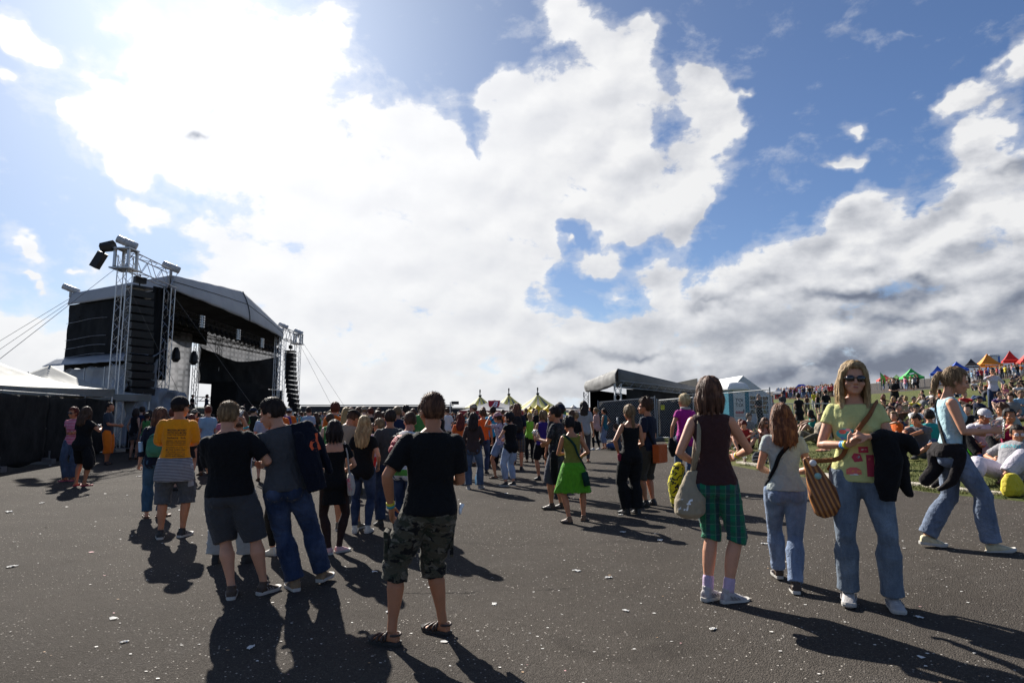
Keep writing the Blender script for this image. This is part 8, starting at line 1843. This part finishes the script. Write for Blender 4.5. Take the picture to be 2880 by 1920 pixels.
while n < 128 and tries < 9000:
 tries += 1; px = CR.uniform(395, 1700); yv = 12.5 + 34 * CR.random() ** 1.15
 x = (px - 1440) / FPX * yv
 if x < -14.6: continue
 if px < 470 and yv < 20: continue
 if 1195 < px < 1290 and yv < 14: continue
 if px > 1150 and yv < 14.5 and CR.random() < .9: continue
 if x > 2.2 and yv > 24: continue
 if 1215 < px < 1700 and yv < 24 and CR.random() < .45: continue
 if not ok(x, yv, .62): continue
 pts.append((x, yv)); fa = math.degrees(math.atan2(-(-21 - x), 40 - yv)) + CR.uniform(-30, 30)
 if px > 1300 and CR.random() < .4: fa = CR.uniform(-160, 180)
 key = CR.choice(['mA', 'mB', 'mC', 'mD', 'mA', 'fA', 'fB', 'fC', 'fD', 'fA', 'mB'] + (['mR'] if CR.random() < .10 else []))
 m = TPL[key]['sex'] == 'm'
 queue(key, Vector((x, yv, TZ(x, yv))), fa, CR.uniform(.97, 1.08) if m else CR.uniform(.90, .99), CR.choice(tops_), CR.choice(list(BOT)), CR.choice(['dark', 'brown', 'blond', 'black', 'brown', 'dark', 'red', 'sandy']), land(px), GRP, px=px)
 n += 1
for key, px, fy, hy, fa, tc, bc_, hc_, pl in (('mA', 1235, 1262, 1160, 20, 'navy', 'blue jeans', 'brown', 'just right of the camouflage shorts man'), ('fB', 1490, 1300, 1163, 10, 'lime', 'black trousers', 'blond', 'near the yellow parasol'),
  ('fC', 372, 1292, 1150, -10, 'black', 'grey', 'dark', 'between the orange trousers man and the barrier'), ('mB', 390, 1285, 1145, 0, 'navy', 'grey', 'dark', 'at the barrier left of the navy top person'), ('fA', 412, 1275, 1155, -30, 'black', 'black trousers', 'dark', 'at the barrier left of the yellow shirt man'),
  ('mC', 660, 1300, 1152, 10, 'black', 'black trousers', 'dark', 'in a tank by the steps'), ('fA', 672, 1290, 1162, 5, 'red', 'blue jeans', 'red', 'behind the raised beer cup'), ('mC', 705, 1292, 1147, 0, 'black', 'grey', 'black', 'between the blond man and the tall man'),
  ('fB', 575, 1310, 1160, 0, 'beige', 'blue jeans', 'sandy', 'just left of the blond man')):
 g, k = stand(px, fy, hy); queue(key, g, fa, k, tc, bc_, hc_, pl, GRP, px=px)
GH = 'festival goers sitting on the grass slope'; GS = 'people standing on the grass slope'
SEATS = [(1738, 1262, 'sE', 60, 'dark grey', 'blue jeans', 'brown', 'under the lattice post of the small stage'), (1765, 1255, 'sA', 100, 'grey', 'grey', 'dark', 'right of the small stage post'), (1757, 1243, 'sF', -60, 'beige', 'khaki', 'blond', 'at the foot of the mesh fence'),
 (2106, 1232, 'sE', 200, 'grey', 'khaki', 'brown', 'reading in front of the toilet'), (2090, 1260, 'sF', 120, 'yellow', 'khaki', 'red', 'behind the woman in plaid shorts'), (2152, 1262, 'sC', 190, 'maroon', 'black trousers', 'brown', 'in front of the white marquee'),
 (2286, 1226, 'sC', 80, 'teal', 'khaki', 'dark', 'beside the crowd barrier'), (2337, 1230, 'sB', 100, 'blue', 'khaki', 'dark', 'left of the sunglasses woman'), (2300, 1246, 'sD', 110, 'beige', 'khaki', 'blond', 'just left of the sunglasses woman'),
 (2486, 1152, 'sC', 190, 'brown', 'khaki', 'red', 'behind the shoulder of the sunglasses woman'), (2515, 1168, 'sC', 170, 'navy', 'black trousers', 'blond', 'below the standing man in black'), (2533, 1180, 'sF', 175, 'khaki' if False else 'beige', 'khaki', 'brown', 'right of the sunglasses woman'), (2540, 1165, 'sA', 160, 'pink', 'grey', 'dark', 'right of the standing man in black'),
 (2553, 1168, 'sE', 10, 'beige', 'khaki', 'blond', 'beside the dark curly man in yellow'), (2572, 1172, 'sA', 170, 'yellow', 'grey', 'black', 'up the slope from the white hat'), (2577, 1218, 'sB', 175, 'white', 'khaki', 'dark', 'behind the teal shirt man'),
 (2530, 1212, 'sF', 160, 'brown', 'blue jeans', 'dark', 'left of the white hatted man'), (2506, 1230, 'sA', 150, 'black', 'black trousers', 'dark', 'close to the jacket of the sunglasses woman'), (2528, 1262, 'sF', 100, 'orange', 'khaki', 'sandy', 'close behind the black jacket'),
 (2600, 1136, 'sF', 60, 'beige', 'khaki', 'black', 'left in the trio up the slope'), (2624, 1140, 'sA', 95, 'white', 'blue jeans', 'brown', 'middle of the trio up the slope'), (2646, 1136, 'sC', 80, 'orange', 'blue jeans', 'red', 'right in the trio up the slope'),
 (2632, 1190, 'sC', 30, 'dark grey', 'blue jeans', 'brown', 'behind the back of the teal shirt man'), (2650, 1205, 'sF', -30, 'light blue', 'grey', 'dark', 'between the teal shirt and the walking woman'),
 (2740, 1098, 'sA', 165, 'white', 'grey', 'brown', 'just right of the walking woman\'s face'), (2762, 1108, 'sC', 160, 'beige', 'grey', 'blond', 'left of the standing woman in white'), (2765, 1128, 'sD', 80, 'dark grey', 'blue jeans', 'brown', 'stretching the legs by the standing woman'),
 (2782, 1105, 'sF', 120, 'orange', 'khaki', 'sandy', 'behind the standing woman in white'), (2715, 1160, 'sA', 170, 'red', 'black trousers', 'blond', 'right of the walking woman\'s neck'), (2832, 1122, 'sC', 150, 'pink', 'white', 'blond', 'right of the standing woman in white'),
 (2846, 1095, 'sF', 170, 'black', 'khaki', 'dark', 'up the slope below the red gazebo'), (2866, 1120, 'sA', 160, 'white', 'grey', 'dark', 'at the right edge of the photo'), (2872, 1090, 'sA', 175, 'black', 'khaki', 'brown', 'high at the right edge of the photo'), (2858, 1072, 'sB', 160, 'navy', 'grey', 'dark', 'highest below the red gazebo'),
 (2850, 1185, 'sE', 130, 'grey', 'grey', 'brown', 'curled forward near the right edge'), (2876, 1170, 'sA', 150, 'light blue', 'blue jeans', 'sandy', 'cut by the right edge beside the curly man'), (2730, 1240, 'sA', 130, 'black', 'blue jeans', 'dark', 'between the walking woman and the white cap'),
 (2815, 1165, 'sF', 150, 'purple', 'grey', 'brown', 'behind the white cap man'), (2752, 1180, 'sB', 200, 'navy', 'black trousers', 'dark', 'above the white cap')]
for px, py, key, fa, tc, bc_, hc_, pl in SEATS:
 g = ground_at(px, py)
 if g is None: continue
 pts.append((g.x, g.y)); queue(key, g, fa, CR.uniform(.95, 1.02), tc, bc_, hc_, pl, GH, px=px, sitting=True)
m_ = 0; tries = 0
while m_ < 5 and tries < 3000:
 tries += 1; px = CR.choice([CR.uniform(2480, 2870), CR.uniform(2560, 2870), CR.uniform(2700, 2875)]); lo = 1120 - (px - 2480) * .115; py = CR.uniform(lo, lo + 75)
 g = ground_at(px, py)
 if g is None or g.y < 14 or not ok(g.x, g.y, .95): continue
 pts.append((g.x, g.y)); key = CR.choice(['sA', 'sB', 'sC', 'sD', 'sE', 'sF'])
 pl = 'on the slope below the green gazebo' if px < 2610 else ('up the slope behind the walking woman' if px < 2740 else ('around the standing woman in white' if px < 2825 else 'on the slope near the right edge'))
 queue(key, g, CR.uniform(60, 230), CR.uniform(.93, 1.02), CR.choice(['white', 'black', 'red', 'grey', 'beige', 'navy', 'yellow', 'pink', 'light blue', 'white', 'orange', 'maroon']), CR.choice(list(BOT)), CR.choice(['dark', 'brown', 'blond', 'black', 'sandy']), pl, GH, px=px, sitting=True); m_ += 1
for key, px, fy, hy, fa, tc, bc_, hc_, pl in (('mA', 2520, 1160, 1063, 130, 'black', 'black trousers', 'dark', 'standing on the slope right of the sunglasses woman'), ('mB', 2326, 1186, 1097, 5, 'black', 'khaki', 'dark', 'standing left of the sunglasses woman'), ('fC', 2303, 1172, 1106, 10, 'black', 'black trousers', 'blond', 'standing by the barrier'),
  ('mA', 2291, 1150, 1101, 0, 'yellow', 'white', 'brown', 'standing near the white gazebos'), ('fB', 2272, 1168, 1110, -5, 'brown', 'khaki', 'red', 'standing behind the dark dress woman'), ('fD', 2251, 1222, 1106, 0, 'black', 'grey', 'dark', 'standing above the auburn-haired woman'),
  ('mD', 2203, 1172, 1104, 150, 'dark grey', 'grey', 'dark', 'leaning on the crowd barrier'), ('fB', 2174, 1160, 1112, 60, 'red', 'black trousers', 'sandy', 'standing right of the mesh fence'), ('mA', 2137, 1206, 1109, -150, 'black', 'black trousers', 'brown', 'standing guard in front of the marquee window'),
  ('mA', 2366, 1120, 1074, 60, 'purple', 'blue jeans', 'red', 'standing left of the sunglasses woman\'s hair'), ('mB', 2575, 1094, 1055, 0, 'grey', 'black trousers', 'dark', 'standing on the hilltop road'), ('mD', 2583, 1093, 1054, 20, 'brown', 'black trousers', 'brown', 'standing on the hilltop road'),
  ('fA', 1958, 1232, 1143, 80, 'black', 'black trousers', 'brown', 'standing behind the mesh fence left of the scarf woman')):
 g, k = stand(px, fy, hy); queue(key, g, fa, k, tc, bc_, hc_, pl, GS, px=px)
for key, px, zz, yv, fa, tc, bc_ in (('mA', 545, 1.25, 46, -90, 'black', 'black trousers'), ('mD', 585, 1.25, 47, -60, 'navy', 'black trousers'), ('fA', 605, 1.25, 49, -100, 'brown', 'khaki'), ('mB', 655, 1.25, 50, -80, 'black', 'black trousers'), ('mC', 690, 1.25, 52, -90, 'dark grey', 'black trousers')):
 x = (px - 1440) / FPX * yv; queue(key, Vector((x, yv, zz)), fa, 1.02, tc, bc_, 'dark', 'up on the stage deck', 'people on the stage', px=px)
flush()
def small_person(cols, sex):
 F = Fig(sex, lh=(-.1, .2, 1.08), rh=(.12, .2, 1.05)); mb = MB(); parts = []
 F.torso(mb, -.115, .53, .02); [F.arm(mb, i, .8, .015) for i in (0, 1)]; a = remesh(mb, 'a', .035, 1)
 mb = MB(); F.torso(mb, -.115, .0, .015); [F.leg(mb, i, 1.9, .02) for i in (0, 1)]; b = remesh(mb, 'b', .035, 1)
 mb = MB(); [F.arm(mb, i, 2, .004) for i in (0, 1)]; [F.leg(mb, i, 2.0, .004) for i in (0, 1)]; [F.foot(mb, i) for i in (0, 1)]; F.head(mb, False); c = remesh(mb, 'c', .03, 1)
 mb = MB(); ell(mb, F.hc + Vector((0, -.03, .03)), (.092, .098, .10)); d = remesh(mb, 'd', .03, 1)
 return F, (a, b, c, d)
_sm = {s: small_person(None, s) for s in 'mf'}
def flatm(n, c): return simple(n, c, .8, var=.1, vscale=8)
VARS = []
for i in range(18):
 s = 'mf'[i % 2]; tc = ['black', 'white', 'red', 'dark grey', 'blue', 'orange', 'brown', 'beige', 'green', 'black', 'pink', 'grey', 'navy', 'white', 'yellow', 'purple', 'maroon', 'light blue'][i]; bc_ = list(BOT)[i % 6]; hc_ = ['dark', 'brown', 'blond', 'black', 'sandy'][i % 5]
 bm = bmesh.new(); mats = [flatm('crowd_top_%s' % tc, PAL[tc]), flatm('crowd_bottom_%s' % bc_, BOT[bc_]), SK['tan'], flatm('crowd_hair_%s' % hc_, HC[hc_])]
 for k, me in enumerate(_sm[s][1]):
  n0 = len(bm.faces); bm.from_mesh(me); bm.faces.ensure_lookup_table()
  for f in bm.faces[n0:]: f.material_index = k; f.smooth = True
 me = bpy.data.meshes.new('small_person'); bm.to_mesh(me); bm.free()
 for m in mats: me.materials.append(m)
 VARS.append((me, tc, s, hc_))
cnt = {}; rows = []
def gaz_name(px):
 best = min(GAZ, key=lambda q: abs(q[0] - px)); i = GAZ.index(best)
 return ['first white gazebo', 'second white gazebo', 'flat blue gazebo', 'small red gazebo', 'red and white gazebo', 'little white gazebo', 'left orange gazebo', 'salmon gazebo', 'pale green gazebo', 'bright green gazebo', 'banner gazebo', 'blue gazebo by her head', 'charcoal gazebo', 'big orange gazebo', 'bright red gazebo', 'edge red gazebo'][i]
T_ = 0; row = []
while T_ < 80:
 px = CR.choice([CR.uniform(2195, 2395), CR.uniform(2480, 2880), CR.uniform(2480, 2880), CR.uniform(2760, 2880), CR.uniform(2220, 2345)])
 fy = interp(px, [2185, 2250, 2340, 2491, 2566, 2641, 2695, 2782, 2846, 2890], [1122, 1120, 1116, 1099, 1095, 1089, 1081, 1068, 1060, 1055]) + CR.uniform(-2, 3.5)
 g = ground_at(px, fy)
 if g is None or g.y > 190 or 2604 < px < 2662 or not ok(g.x, g.y, .6): T_ += 1; continue
 pts.append((g.x, g.y)); me, tc, s, hc_ = VARS[CR.randrange(18)]
 o = bpy.data.objects.new('person', me); COL.objects.link(o); o.location = g; o.rotation_euler = (0, 0, CR.uniform(-3, 3)); sc_ = 1.0 * (1.03 if s == 'm' else .95) * interp(g.y, [80, 110, 180], [1.0, 1.05, 1.15]); o.scale = (sc_,) * 3
 row.append((px, o, 'distant %s in %s standing at the %s' % ('man' if s == 'm' else 'woman', tc, gaz_name(px)))); T_ += 1
by = {}
for r_ in row: by.setdefault(r_[2], []).append(r_)
for d, L in by.items():
 L.sort(key=lambda q: q[0])
 for i, (px, o, _) in enumerate(L): tag(o, d if len(L) == 1 else d + ', %s from left' % ORD[i], 'person', 'distant crowd along the row of gazebos')
def mass(name, spots, label):
 V = []; Fc = []; MI = []; mats = []; src = []
 for me, tc, s, hc_ in VARS:
  v = np.empty(len(me.vertices) * 3); me.vertices.foreach_get('co', v); idx = []
  for m in me.materials:
   if m not in mats: mats.append(m)
   idx.append(mats.index(m))
  src.append((v.reshape(-1, 3), [tuple(p.vertices) for p in me.polygons], [idx[p.material_index] for p in me.polygons]))
 n0 = 0
 for (x, y, z, a, sc) in spots:
  v, f, mi = src[CR.randrange(len(src))]; ca, sa = math.cos(a), math.sin(a); q = v * sc; w_ = np.stack([q[:, 0] * ca - q[:, 1] * sa + x, q[:, 0] * sa + q[:, 1] * ca + y, q[:, 2] + z], 1)
  V.append(w_); Fc += [tuple(i + n0 for i in p) for p in f]; MI += mi; n0 += len(w_)
 me = bpy.data.meshes.new(name); me.from_pydata(np.concatenate(V).tolist(), [], Fc)
 for m in mats: me.materials.append(m)
 me.polygons.foreach_set('material_index', MI); me.polygons.foreach_set('use_smooth', [True] * len(Fc)); me.update(); o = link(name, me); tag(o, label, 'crowd', kind='stuff')
sp_ = []
for _ in range(190):
 px = CR.choice([CR.uniform(2185, 2400), CR.uniform(2480, 2890), CR.uniform(2220, 2345)]); fy = interp(px, [2185, 2250, 2340, 2491, 2566, 2641, 2695, 2782, 2846, 2890], [1122, 1120, 1116, 1099, 1095, 1089, 1081, 1068, 1060, 1055]) - CR.uniform(.5, 4)
 g = ground_at(px, fy)
 if g is None or g.y > 230 or 2600 < px < 2666 or not ok(g.x, g.y, .6): continue
 pts.append((g.x, g.y)); sp_.append((g.x, g.y, g.z, CR.uniform(-3, 3), CR.uniform(.97, 1.12)))
mass('hilltop_crowd', sp_, 'dense far crowd standing under and behind the row of gazebos')
sp_ = []
for _ in range(260):
 yv = CR.uniform(47, 100); px = CR.uniform(770, 1690); x = (px - 1440) / FPX * yv
 if not ok(x, yv, .7): continue
 pts.append((x, yv)); sp_.append((x, yv, TZ(x, yv), CR.uniform(-3, 3), CR.uniform(.95, 1.04)))
mass('far_crowd', sp_, 'dense far crowd filling the tarmac beyond the nearer festival goers')
for o in list(TPL.values()):
 for c in kids(o):
  for g_ in kids(c): bpy.data.objects.remove(g_)
  bpy.data.objects.remove(c)
 bpy.data.objects.remove(o)
